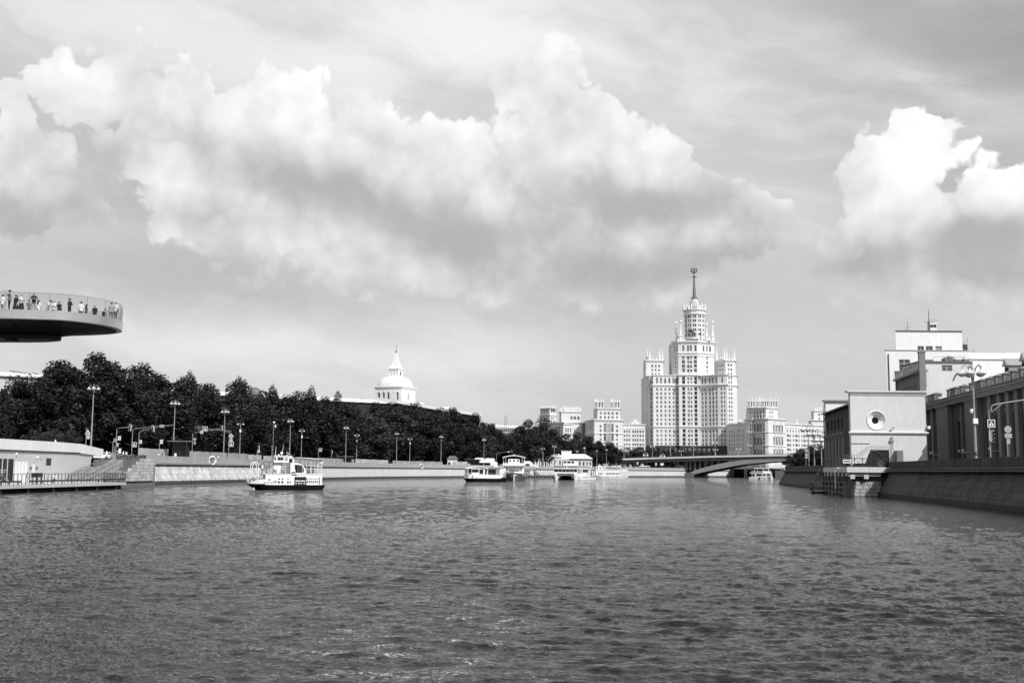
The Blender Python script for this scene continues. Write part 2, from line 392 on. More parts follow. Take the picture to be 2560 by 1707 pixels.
def put_panes(panes, parent, name='window', limit=300, me=None, mat='window_glass'):
    """the first `limit` panes are objects of their own, the rest one mesh"""
    for (c, a, w, h) in panes[:limit]: link(name, me or (PANE2D if abs(w - 2.5) < .12 else PANE), parent, c, a, (w, 1, h))
    if len(panes) > limit:
        mb = MB()
        for (c, a, w, h) in panes[limit:]:
            mb.M = Matrix.Translation(c) @ Matrix.Rotation(a, 4, 'Z'); mb.box(-w / 2, w / 2, -.01, .05, -h / 2, h / 2)
        mb.build('small_window_panes', mat, parent, kind='stuff')
# ------------------------------------------------------------------ river
def river():
    # rings round the landing of the viewer's boat, closer together near it; real chop on the surface
    half = 36.
    ang = np.radians(np.concatenate([np.linspace(-95, -half, 24, endpoint=False), np.linspace(-half, half, 900), np.linspace(half, 95, 25)[1:]]))
    rings = [7.]
    while rings[-1] < 1500: rings.append(rings[-1] + max(.075, rings[-1] ** 2 / 15000.) if rings[-1] < 500 else rings[-1] * 1.045)
    rings = np.array(rings)
    A, D = np.meshgrid(ang, rings); X = D * np.sin(A); Y = D * np.cos(A)
    space = np.gradient(rings)[:, None] * np.ones_like(A)
    Z = np.zeros_like(X)
    rs = np.random.RandomState(3)
    wx = X + .8 * np.sin(.21 * X + .13 * Y) + .5 * np.sin(.47 * Y - .11 * X); wy = Y + .8 * np.sin(.17 * X - .23 * Y + 1.) + .4 * np.sin(.61 * X + .2 * Y)
    for i in range(84):
        lam = .30 * (3.6 / .30) ** (rs.rand() ** 1.7); k = 2 * math.pi / lam
        th = R(262) + rs.randn() * .50
        a = .0044 * lam ** .74 * (.6 + .8 * rs.rand())
        ph = k * (wx * math.cos(th) + wy * math.sin(th)) + rs.rand() * 6.28
        fade = np.clip((lam / (2.2 * space)) - .5, 0, 1) 
        s = np.sin(ph); w = 1.25 * (1 - np.abs(s)) ** 1.8 - .42 if i % 4 else s
        Z += a * fade * w
    for i in range(14):                       # long low swell that still shows far out
        lam = 3.5 + 7 * rs.rand(); k = 2 * math.pi / lam; th = R(255) + rs.randn() * .6
        fade = np.clip((lam / (2.0 * space)) - .5, 0, 1); s = np.sin(k * (wx * math.cos(th) + wy * math.sin(th)) + rs.rand() * 6.28)
        Z += .0022 * lam * fade * (1.15 * (1 - np.abs(s)) ** 1.3 - .42)
    patch = .75 + .5 * np.sin(.031 * X + 1.3 * np.sin(.017 * Y)) * np.sin(.023 * Y + .9)
    Z *= np.clip(patch, .45, 1.3)
    nr, na = X.shape
    co = np.stack([X, Y, Z], -1).reshape(-1, 3).astype(np.float32)
    i, j = np.meshgrid(np.arange(nr - 1), np.arange(na - 1), indexing='ij')
    q = np.stack([i * na + j, i * na + j + 1, (i + 1) * na + j + 1, (i + 1) * na + j], -1).reshape(-1, 4)[:, ::-1]
    me = bpy.data.meshes.new('river'); me.vertices.add(len(co)); me.vertices.foreach_set('co', co.ravel())
    me.loops.add(q.size); me.loops.foreach_set('vertex_index', q.ravel().astype(np.int32))
    me.polygons.add(len(q)); me.polygons.foreach_set('loop_start', np.arange(0, q.size, 4, dtype=np.int32)); me.polygons.foreach_set('loop_total', np.full(len(q), 4, np.int32))
    me.polygons.foreach_set('use_smooth', np.ones(len(q), bool)); me.update(calc_edges=True)
    me.materials.append(MATS['river_water'])
    link('river', me, kind='structure')
    print('river verts', len(co))
river()
def ordn(i): return ['first', 'second', 'third', 'fourth', 'fifth', 'sixth', 'seventh', 'eighth', 'ninth', 'tenth', 'eleventh', 'twelfth', 'thirteenth', 'fourteenth', 'fifteenth', 'sixteenth', 'seventeenth', 'eighteenth', 'nineteenth', 'twentieth',
                     'twenty-first', 'twenty-second', 'twenty-third', 'twenty-fourth', 'twenty-fifth', 'twenty-sixth', 'twenty-seventh', 'twenty-eighth', 'twenty-ninth', 'thirtieth', 'thirty-first', 'thirty-second'][i]
# ------------------------------------------------------------------ banks, embankment walls, roads
def catmull(pts, n=8):
    P = [Vector(p) for p in pts]; P = [2 * P[0] - P[1]] + P + [2 * P[-1] - P[-2]]; out = []
    for i in range(1, len(P) - 2):
        a, b, c, d = P[i - 1:i + 3]
        for k in range(n):
            t = k / n; out.append(.5 * ((2 * b) + (c - a) * t + (2 * a - 5 * b + 4 * c - d) * t * t + (3 * b - a - 3 * c + d) * t ** 3))
    out.append(P[-2]); return out
class Path:
    def __init__(s, pts):
        s.p = [Vector((q[0], q[1])) for q in pts]; s.l = [0.]
        for a, b in zip(s.p, s.p[1:]): s.l.append(s.l[-1] + (b - a).length)
        s.len = s.l[-1]
    def pt(s, t, off=0., side=1):            # side*off metres inland
        t = min(max(t, 0), s.len - 1e-4); i = max(k for k in range(len(s.l)) if s.l[k] <= t); i = min(i, len(s.p) - 2)
        f = (t - s.l[i]) / (s.l[i + 1] - s.l[i]); d0 = (s.p[i + 1] - s.p[i]).normalized()
        d1 = (s.p[min(i + 2, len(s.p) - 1)] - s.p[i + 1]).normalized() if i + 2 < len(s.p) else d0
        dm = (s.p[i] - s.p[i - 1]).normalized() if i else d0
        d = (((dm + d0) * .5) * (1 - f) + ((d0 + d1) * .5) * f).normalized()
        p = s.p[i].lerp(s.p[i + 1], f); n = Vector((-d.y, d.x)) * side
        return p + n * off, d, n
    def at_px(s, px, off=0., side=1):         # where the offset path is seen at picture column px (low down)
        best = None
        for k in range(2000):
            t = s.len * k / 1999; p, d, n = s.pt(t, off, side); e = abs(CX + F * p.x / p.y - px)
            if best is None or e < best[0]: best = (e, t, p)
        return best[1], best[2]
LEFT = Path(catmull([(-78.5, 196), (-75.5, 223), (-72, 255), (-67.5, 305), (-62, 385), (-49, 467), (-23.5, 544), (28, 640), (82, 722), (133, 800), (190, 850), (290, 885), (420, 900), (620, 905)], 6))
RIGHT = Path([(44 + .14 * (y - 88), y) for y in (-40, 20, 80, 150, 220, 280, 326)])
BOX1 = MB().box(-.5, .5, -.5, .5, -.5, .5)
def unit_stone(name, mat, bev=.035):
    mb = MB(); a = .5 - bev
    vs = []
    for (y, k) in ((-.5, a), (-.44, .5), (.5, .5)):
        vs += [(-k, y, -k), (k, y, -k), (k, y, k), (-k, y, k)]
    fs = [(0, 1, 2, 3)] + [(i * 4 + j, (i + 1) * 4 + j, (i + 1) * 4 + (j + 1) % 4, i * 4 + (j + 1) % 4) for i in range(2) for j in range(4)]
    mb.add(vs, fs); return mb.mesh(name, mat)

def embankment(path, side, root, t0, t1, batter, zs, courses, bw, mats, near_first, skips=()):
    """sloping wall of granite courses under a moulded cornice and a parapet of slabs"""
    (m_stone, m_cap, m_par) = mats; zc0, zc1, zp = zs
    n = int((t1 - t0) / 3.)
    def sweep(prof, name, mat, a=t0, b=t1, kind=None):
        mb = MB(); vs = []; k = max(2, int((b - a) / 3.)); m = len(prof)
        for i in range(k + 1):
            t = a + (b - a) * i / k; p, d, nn = path.pt(t, 0, side)
            for (o, z) in prof: q = p + nn * o; vs.append((q.x, q.y, z))
        fs = [(i * m + j, (i + 1) * m + j, (i + 1) * m + (j + 1) % m, i * m + (j + 1) % m) for i in range(k) for j in range(m)]
        fs += [tuple(range(m)), tuple(reversed(range(k * m, k * m + m)))]
        if side < 0: fs = [tuple(reversed(f)) for f in fs]
        mb.add(vs, fs); return mb.build(name, mat, root, kind=kind)
    g = .10
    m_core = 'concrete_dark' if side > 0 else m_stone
    sweep([(g - batter * 1.2 / zc0, -1.2), (batter + g, zc0), (batter + 1.5, zc0), (batter + 1.5, -1.2)], 'wall_core', m_core)
    r = (zc1 - zc0)
    sweep([(batter - .10, zc0 + .02), (batter - .70, zc0 + r * .08), (batter - .80, zc0 + r * .30), (batter - .62, zc0 + r * .46), (batter - .40, zc0 + r * .5), (batter - .58, zc0 + r * .62), (batter - .60, zc0 + r * .82), (batter - .12, zc1), (batter + 1.2, zc1), (batter + 1.2, zc0)], 'cornice', m_cap)
    sweep([(batter + .06, zc1), (batter + .06, zp - .02), (batter + .50, zp - .02), (batter + .50, zc1)], 'parapet_core', m_cap)
    slope = math.atan2(batter, zc0); L = math.hypot(batter, zc0) / courses
    stone = unit_stone('granite_block', m_stone); par = unit_stone('parapet_slab', m_par, .02)
    jobs = []
    for c in range(-1, courses):
        t = t0 + (.5 if c % 2 else 0.) * bw
        while t < t1:
            w = bw * random.uniform(.8, 1.25)
            if not any(a < t + w / 2 < b for a, b in skips):
                f = (c + .5) / courses; p, d, nn = path.pt(t + w / 2, batter * f + .06 + random.uniform(-.02, .02) * (1 if side > 0 else .35), side)
                jobs.append((math.hypot(p.x, p.y - 0), 0, Vector((p.x, p.y, zc0 * f)), d, w - (.03 if side > 0 else .018), L - (.035 if side > 0 else .02)))
            t += w
    t = t0
    while t < t1:
        w = bw * random.uniform(.95, 1.05) * .8
        p, d, nn = path.pt(t + w / 2, batter + .12 + random.uniform(-.012, .012), side)
        jobs.append((math.hypot(p.x, p.y), 1, Vector((p.x, p.y, (zc1 + zp) / 2)), d, w - .035, zp - zc1 - .04)); t += w
    jobs.sort(key=lambda j: j[0])
    cnt = [0, 0]; rest = [MB(), MB()]
    for (_, k, p, d, w, h) in jobs:
        a = math.atan2(d.y, d.x) if side > 0 else math.atan2(-d.y, -d.x)
        tilt = -slope if k == 0 else 0.
        if side > 0: a += 0
        M = Matrix.Translation(p) @ Matrix.Rotation(a, 4, 'Z') @ Matrix.Rotation(tilt, 4, 'X')
        # local -y must look at the river
        if p.y < 5: continue
        sc = (w, .30, h)
        if cnt[k] < (290, 200)[k] and near_first(p):
            o = link(('granite_block', 'parapet_slab')[k], (stone, par)[k], root); o.matrix_world = M @ Matrix.Diagonal((*sc, 1)); cnt[k] += 1
        else:
            rest[k].M = M @ Matrix.Diagonal((*sc, 1)); rest[k].box(-.5, .5, -.5, .5, -.5, .5)
    if rest[0].v: rest[0].build('far_granite_blocks', m_stone, root, kind='stuff')
    if rest[1].v: rest[1].build('far_parapet_slabs', m_par, root, kind='stuff')

t_start, _ = LEFT.at_px(318)
lw = thing('embankment_wall', 'pale sunlit granite embankment wall with parapet curving away along the tree-lined bank', 'wall')
embankment(LEFT, 1, lw, t_start, LEFT.len - 2, 2.0, (4.2, 4.75, 6.1), 4, 1.5, ('granite_left', 'granite_left_pale', 'granite_left_pale'), lambda p: p.y < 420)
rw = thing('embankment_wall', 'dark shaded granite embankment wall with parapet below the power station', 'wall')
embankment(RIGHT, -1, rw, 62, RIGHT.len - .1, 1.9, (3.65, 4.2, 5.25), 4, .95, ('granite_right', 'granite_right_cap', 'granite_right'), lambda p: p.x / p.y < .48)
# return of the right wall at the canal mouth
RET = Path([(77.3, 326), (120, 338), (200, 352)])
rw2 = thing('embankment_wall', 'granite canal wall turning off behind the end of the dark embankment', 'wall')
mb = MB()
for i in range(2):
    a, b = RET.p[i], RET.p[i + 1]
    mb.add([(a.x, a.y, -1), (b.x, b.y, -1), (b.x + .3, b.y - 1.9, 3.65), (a.x + 1.9, a.y - 1.6, 3.65)], [(1, 0, 3, 2)])
    mb.add([(a.x + 1.9, a.y - 1.6, 3.65), (b.x + .3, b.y - 1.9, 3.65), (b.x + .3, b.y - 1.9, 5.25), (a.x + 1.9, a.y - 1.6, 5.25)], [(1, 0, 3, 2)])
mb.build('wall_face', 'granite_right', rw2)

# land
def sheet(name, pts, z, mat, kind='structure'):
    mb = MB(); mb.add([(p[0], p[1], z) for p in pts], [tuple(range(len(pts)))])
    o = mb.build(name, mat, kind=kind)
    return o
lb = [LEFT.pt(LEFT.len * k / 60, 2.3)[0] for k in range(61)]
sheet('left_bank_ground', [(-86, 120), (-83, 190)] + [(p.x, p.y) for p in lb] + [(2600, 905), (2600, 3200), (-2600, 3200), (-2600, 120)], 4.98, 'grass_ground')
rd = MB()
for k in range(60):
    a0, a1 = LEFT.pt(LEFT.len * k / 60, 8)[0], LEFT.pt(LEFT.len * (k + 1) / 60, 8)[0]; b0, b1 = LEFT.pt(LEFT.len * k / 60, 25)[0], LEFT.pt(LEFT.len * (k + 1) / 60, 25)[0]
    rd.quad((a0.x, a0.y, 4.995), (a1.x, a1.y, 4.995), (b1.x, b1.y, 4.995), (b0.x, b0.y, 4.995))
rd.build('left_bank_road', 'asphalt', kind='structure')
pv = MB()
for k in range(60):
    a0, a1 = LEFT.pt(LEFT.len * k / 60, 2.2)[0], LEFT.pt(LEFT.len * (k + 1) / 60, 2.2)[0]; b0, b1 = LEFT.pt(LEFT.len * k / 60, 8)[0], LEFT.pt(LEFT.len * (k + 1) / 60, 8)[0]
    for (z, q) in ((5.12, 0),): pv.quad((a0.x, a0.y, z), (a1.x, a1.y, z), (b1.x, b1.y, z), (b0.x, b0.y, z)); pv.quad((b0.x, b0.y, 5.12), (b1.x, b1.y, 5.12), (b1.x, b1.y, 4.99), (b0.x, b0.y, 4.99))
pv.build('left_bank_pavement', 'paving', kind='structure')
rg = [RIGHT.pt(RIGHT.len * k / 20, 2.2, -1)[0] for k in range(21)]
sheet('right_bank_ground', [(p.x, p.y) for p in rg] + [(202, 350), (700, 420), (900, -40)], 4.08, 'paving')
rr = MB(); q = [RIGHT.pt(RIGHT.len * k / 8, o, -1)[0] for o in (6., 17.) for k in (0, 8)]
rr.quad((q[0].x, q[0].y, 4.09), (q[2].x, q[2].y, 4.09), (q[3].x, q[3].y, 4.09), (q[1].x, q[1].y, 4.09)); rr.build('right_bank_road', 'asphalt', kind='structure')
# right bank beyond the canal mouth
sheet('canal_bank_ground', [(150, 640), (330, 560), (700, 540), (900, 860), (300, 800)], 4.6, 'grass_ground')
mb = MB(); mb.prism([(150, 640), (330, 560), (700, 540), (900, 860), (300, 800)], -1, 4.55); mb.build('canal_bank', 'concrete_dark', kind='structure')

# ------------------------------------------------------------------ trees
def crown_mesh(name, w, h, seed, mat, tall=1.0, n=15000, leaf=.27, clumps=46):
    rs = np.random.RandomState(seed)
    c = []
    while len(c) < clumps:
        p = rs.uniform(-1, 1, 3); r = np.linalg.norm(p)
        if r > 1 or r < .38: continue
        if tall > 1.2: p[:2] *= (1 - .55 * max(p[2], 0))
        c.append(p)
    c = np.array(c); rad = rs.uniform(.16, .34, clumps)
    k = rs.randint(0, clumps, n); v = rs.normal(0, 1, (n, 3)); v /= np.linalg.norm(v, axis=1)[:, None]
    pts = c[k] + v * (rad[k] * rs.uniform(.35, 1.05, n) ** .5)[:, None]
    ncore = n // 6; pts[:ncore] = rs.uniform(-.6, .6, (ncore, 3))
    pts = pts * np.array([w / 2, w / 2, h / 2])
    nr = v * .9 + rs.normal(0, .6, (n, 3)); nr /= np.linalg.norm(nr, axis=1)[:, None]
    t = np.cross(nr, rs.normal(0, 1, (n, 3))); t /= np.linalg.norm(t, axis=1)[:, None]; b = np.cross(nr, t)
    s = (leaf * rs.uniform(.55, 1.25, n))[:, None]
    q = np.stack([pts - t * s, pts + b * s * .55 + nr * s * .15, pts + t * s, pts - b * s * .55 + nr * s * .15], 1).reshape(-1, 3)
    me = bpy.data.meshes.new(name); me.vertices.add(len(q)); me.vertices.foreach_set('co', q.astype(np.float32).ravel())
    m = n * 4; me.loops.add(m); me.loops.foreach_set('vertex_index', np.arange(m, dtype=np.int32)); me.polygons.add(n)
    me.polygons.foreach_set('loop_start', np.arange(0, m, 4, dtype=np.int32)); me.polygons.foreach_set('loop_total', np.full(n, 4, np.int32)); me.update(calc_edges=True)
    me.materials.append(MATS[mat]); return me
def trunk_mesh(h, r, seed):
    rs = random.Random(seed); mb = MB(); top = h * .8
    mb.tube([(0, 0, -.3), (rs.uniform(-.2, .2), rs.uniform(-.2, .2), top * .4), (rs.uniform(-.5, .5), rs.uniform(-.5, .5), top)], r, 7, r * .25)
    for i in range(7):
        a = i * 2.4 + rs.random(); z = top * rs.uniform(.25, .8); l = h * rs.uniform(.14, .26)
        mb.tube([(0, 0, z), (math.cos(a) * l * .5, math.sin(a) * l * .5, z + l * .35), (math.cos(a) * l, math.sin(a) * l, z + l * .9)], r * .4, 5, r * .08)
    return mb.mesh('trunk', 'bark')
CR = [crown_mesh('crown', 11, 15, 11, 'leaf_dark'), crown_mesh('crown', 12, 14, 12, 'leaf_dark'), crown_mesh('crown', 10, 16, 13, 'leaf_dark', 1.3), crown_mesh('crown', 12, 13, 14, 'leaf_mid'),
      crown_mesh('crown', 8, 16, 15, 'leaf_dark', 1.5), crown_mesh('crown', 7, 6, 16, 'leaf_mid', n=6000, leaf=.18)]
CH = [15, 14, 16, 13, 16, 6]
TR = [trunk_mesh(17, .38, 1), trunk_mesh(17, .34, 2)]
def tree(px, top, p, variant, label, group, wide=1., low=.14, gz=5.):
    """tree whose crown tops out at picture row `top`"""
    ztop = at(px, top, p[1]).z; h = ztop - gz
    t = thing('leafy_tree', label, 'tree', (p[0], p[1], gz), random.uniform(0, 6.28), group)
    ch = h * (1 - low); k = ch / CH[variant] / 1.06
    link('crown', CR[variant], t, (0, 0, h * low + ch / 2), random.uniform(0, 6), (k * wide, k * wide, k))
    link('trunk', TR[random.randint(0, 1)], t, (0, 0, 0), None, (h / 17.,) * 3)
    return t
SKYLINE = [(-60, 948), (0, 948), (40, 945), (80, 940), (120, 935), (150, 912), (175, 898), (205, 894), (240, 897), (275, 900), (310, 903), (345, 915), (375, 932), (405, 955), (440, 950), (480, 945), (505, 955), (535, 968), (565, 985), (597, 958), (628, 990),
           (660, 975), (690, 980), (720, 992), (745, 985), (775, 980), (810, 1002), (842, 992), (880, 1010), (920, 1014), (960, 1006), (1000, 1008), (1040, 1013), (1080, 1018), (1120, 1026), (1160, 1036), (1200, 1048), (1240, 1064), (1275, 1085)]
def sky_at(px):
    for a, b in zip(SKYLINE, SKYLINE[1:]):
        if a[0] <= px <= b[0]: return a[1] + (b[1] - a[1]) * (px - a[0]) / (b[0] - a[0])
    return SKYLINE[0][1] if px < 0 else SKYLINE[-1][1]
LEFTX = Path([(-86, 60), (-82, 150)] + [(p.x, p.y) for p in LEFT.p])
nf = -1; px = -40
while px < 1290:
    t, p = LEFTX.at_px(px, 37); step = 12.5 * F / p.y * random.uniform(.8, 1.1)
    big = 150 < px < 400
    nf += 1; tree(px, sky_at(px) + random.uniform(6, 26), p, random.choice([0, 1, 2, 3] if px > 900 else [0, 1, 2]), 'dark leafy tree in the front row behind the left road, %s from the left' % ordn(nf), 'front row of trees along the left bank', 1.55 if big else 1.5, .02)
    px += step * .8
nf = -1; px = -50
while px < 1270:
    t, p = LEFTX.at_px(px, 52); step = 12.5 * F / p.y * random.uniform(.85, 1.2)
    nf += 1; tree(px, sky_at(px) + random.uniform(-4, 6), p, random.choice([0, 1, 2]), 'dark tree top in the taller back row of the left bank, %s from the left' % ordn(nf), 'back row of trees along the left bank', 1.3, .05)
    px += step * .85
for (px, top, v, lab) in ((597, 955, 4, 'slim poplar-shaped tree standing up beside the small lattice dome'), (686, 975, 4, 'feathery tree crown poking up to the right of the small lattice dome'), (778, 977, 4, 'rounded pointed tree crown rising midway between the two domes'), (842, 990, 4, 'pointed dark tree top just left of the domed white tower roof'), (480, 943, 4, 'narrow dark tree top between the big clump and the poplar')):
    t, p = LEFTX.at_px(px, 44); tree(px, top, p, v, lab, None, .9, .15)
# trees by the landing stages and below the white apartment blocks
for i, (px, top, D, v, w) in enumerate([(1305, 1062, 640, 1, 1.2), (1335, 1050, 660, 3, 1.3), (1372, 1075, 690, 0, 1.4), (1405, 1085, 705, 3, 1.5), (1440, 1082, 715, 1, 1.5), (1475, 1092, 720, 0, 1.5), (1505, 1105, 730, 3, 1.5), (1525, 1108, 735, 0, 1.4)]):
    p = at(px, 1150, D); tree(px, top, p, v, 'broad leafy tree in the clump below the white apartment blocks, %s from the left' % ordn(i), 'trees below the white apartment blocks', w, .06)
for i, (px, top, D, w) in enumerate([(1560, 1122, 880, 1.6), (1600, 1118, 885, 1.6), (1640, 1119, 880, 1.6), (1675, 1121, 880, 1.6), (1710, 1124, 882, 1.7), (1745, 1126, 882, 1.7), (1780, 1130, 884, 1.6)]):
    p = at(px, 1150, D); tree(px, top, p, 3, 'low dark tree at the foot of the skyscraper beyond the bridge, %s from the left' % ordn(i), 'row of trees at the foot of the skyscraper', w, .05, 6.)
for i, (px, top, D, v, w) in enumerate([(2005, 1122, 420, 3, 1.2), (2028, 1116, 390, 3, 1.2), (2050, 1110, 370, 1, 1.2), (2066, 1118, 350, 3, 1.2), (1985, 1135, 520, 3, 1.5)]):
    p = at(px, 1150, D); tree(px, top, p, v, 'small leafy tree beside the dark substation end, ' + ['second from the left', 'third from the left', 'fourth from the left', 'nearest the substation', 'leftmost and farthest'][i], 'trees at the corner of the right embankment', w, .05, 4.1)
for i, (px, D, s) in enumerate([(120, 232, 5.), (95, 236, 4.), (160, 240, 4.)]):
    p = at(px, 1100, D); tree(px, 1080 - 4 * i, (p.x, p.y), 5, 'pale bush just behind the white terrace parapet, ' + ['the middle one', 'the left one', 'the right one'][i], 'bushes behind the terrace parapet', 1.2, .05)
# ------------------------------------------------------------------ the skyscraper and its white apartment blocks
def Z(py, D, px=1700): return at(px, py, D).z
class Bld:
    """building laid out by the chain of its visible corners (picture column, distance)"""
    def __init__(s, name, label, cat, px, D, group=None):
        b = at(px, 1150, D); s.base = Vector((b.x, b.y, 5.0)); s.M = Matrix.Translation(-s.base)
        s.t = thing(name, label, cat, s.base, 0., group); s.wall = MB(s.M); s.trim = MB(s.M); s.panes = []; s.extra = {}
    def pts(s, chain): return [(at(p, 1150, d).x, d) for p, d in chain]
    def block(s, chain, depth, z0, z1, segs=(), rec=.45, roof=True, ribs=True):
        """segs: {segment index: [(columns in picture px, width m, [sill heights], height m)]}"""
        P = s.pts(chain); segs = dict(segs)
        back = [(P[-1][0], P[-1][1] + depth), (P[0][0], P[0][1] + depth)]
        ring = P + back
        for i in range(len(P) - 1):
            a, b = Vector(P[i]), Vector(P[i + 1]); u = (b - a); L = u.length; u /= L; w = []
            for (cols, ww, rows, hh) in segs.get(i, ()):
                for c in cols:
                    f = (c - chain[i][0]) / (chain[i + 1][0] - chain[i][0]); m = f * L
                    if m - ww / 2 < .15 or m + ww / 2 > L - .15: continue
                    for r in rows:
                        if z0 < r and r + hh < z1: w.append((round(m - ww / 2, 3), round(m + ww / 2, 3), round(r - z0, 3), round(r + hh - z0, 3)))
                if ribs and len(cols) > 1:
                    for c0, c1 in zip(cols, cols[1:]):
                        m = ((c0 + c1) / 2 - chain[i][0]) / (chain[i + 1][0] - chain[i][0]) * L
                        s.strip(a + u * m, u, .5, z0, z1, .22)
            facade(s.wall, P[i], (u.x, u.y), L, z0, z1, w, rec, s.panes)
        for a, b in zip([P[-1]] + back, back + [P[0]]):
            s.wall.quad((a[0], a[1], z0), (b[0], b[1], z0), (b[0], b[1], z1), (a[0], a[1], z1))
        if roof: s.wall.add([(p[0], p[1], z1) for p in ring], [tuple(range(len(ring)))])
    def strip(s, c, u, w, z0, z1, out):
        n = Vector((u.y, -u.x)); a = c - u * w / 2; b = c + u * w / 2
        q = [a + n * out, b + n * out, b - n * .05, a - n * .05]
        s.trim.prism([(v.x, v.y) for v in q], z0, z1)
    def cornice(s, chain, z, h=.9, out=.7):
        P = [Vector(p) for p in s.pts(chain)]
        for k, (hh, oo) in enumerate(((h * .45, out * .55), (h * .55, out))):
            zz = z - h + (0 if k == 0 else h * .45)
            for a, b in zip(P, P[1:]):
                u = (b - a).normalized(); n = Vector((u.y, -u.x)); e = u * oo * .6
                q = [a - e + n * oo, b + e + n * oo, b + e * 0 - n * .3, a - e * 0 - n * .3]
                s.trim.prism([(v.x, v.y) for v in q], zz + .002 * k, zz + hh)
    def pinnacle(s, px, py_top, py_base, D, wpx, ball=.0, name='pinnacle', mat='tower_trim'):
        b = at(px, py_base, D); h = at(px, py_top, D).z - b.z; w = wpx * D / F; mb = MB(s.M @ Matrix.Translation(b))
        mb.box(-w / 2, w / 2, -w / 2, w / 2, -.4, h * .22); mb.box(-w * .62, w * .62, -w * .62, w * .62, h * .2, h * .25)
        r = w * .40; top = h * (.86 if ball else 1.)
        mb.lathe([(r * 1.3, h * .25), (r * .9, h * .45), (r * .3, top)], n=4, a0=math.pi / 4)
        if ball: mb.lathe([(.05, top - .2), (ball * .8, top + ball * .5), (ball, top + ball), (ball * .7, top + ball * 1.9), (.05, top + ball * 2.5)], n=8)
        mb.build(name, mat, s.t)
    def done(s, limit=300, wall='tower_stone', trim='tower_trim', me=None):
        s.wall.build('wall', wall, s.t)
        if s.trim.v: s.trim.build('cornice', trim, s.t)
        put_panes([(tuple(s.M @ Vector(c)), a, w, h) for (c, a, w, h) in s.panes], s.t, limit=limit, me=me)
        return s.t

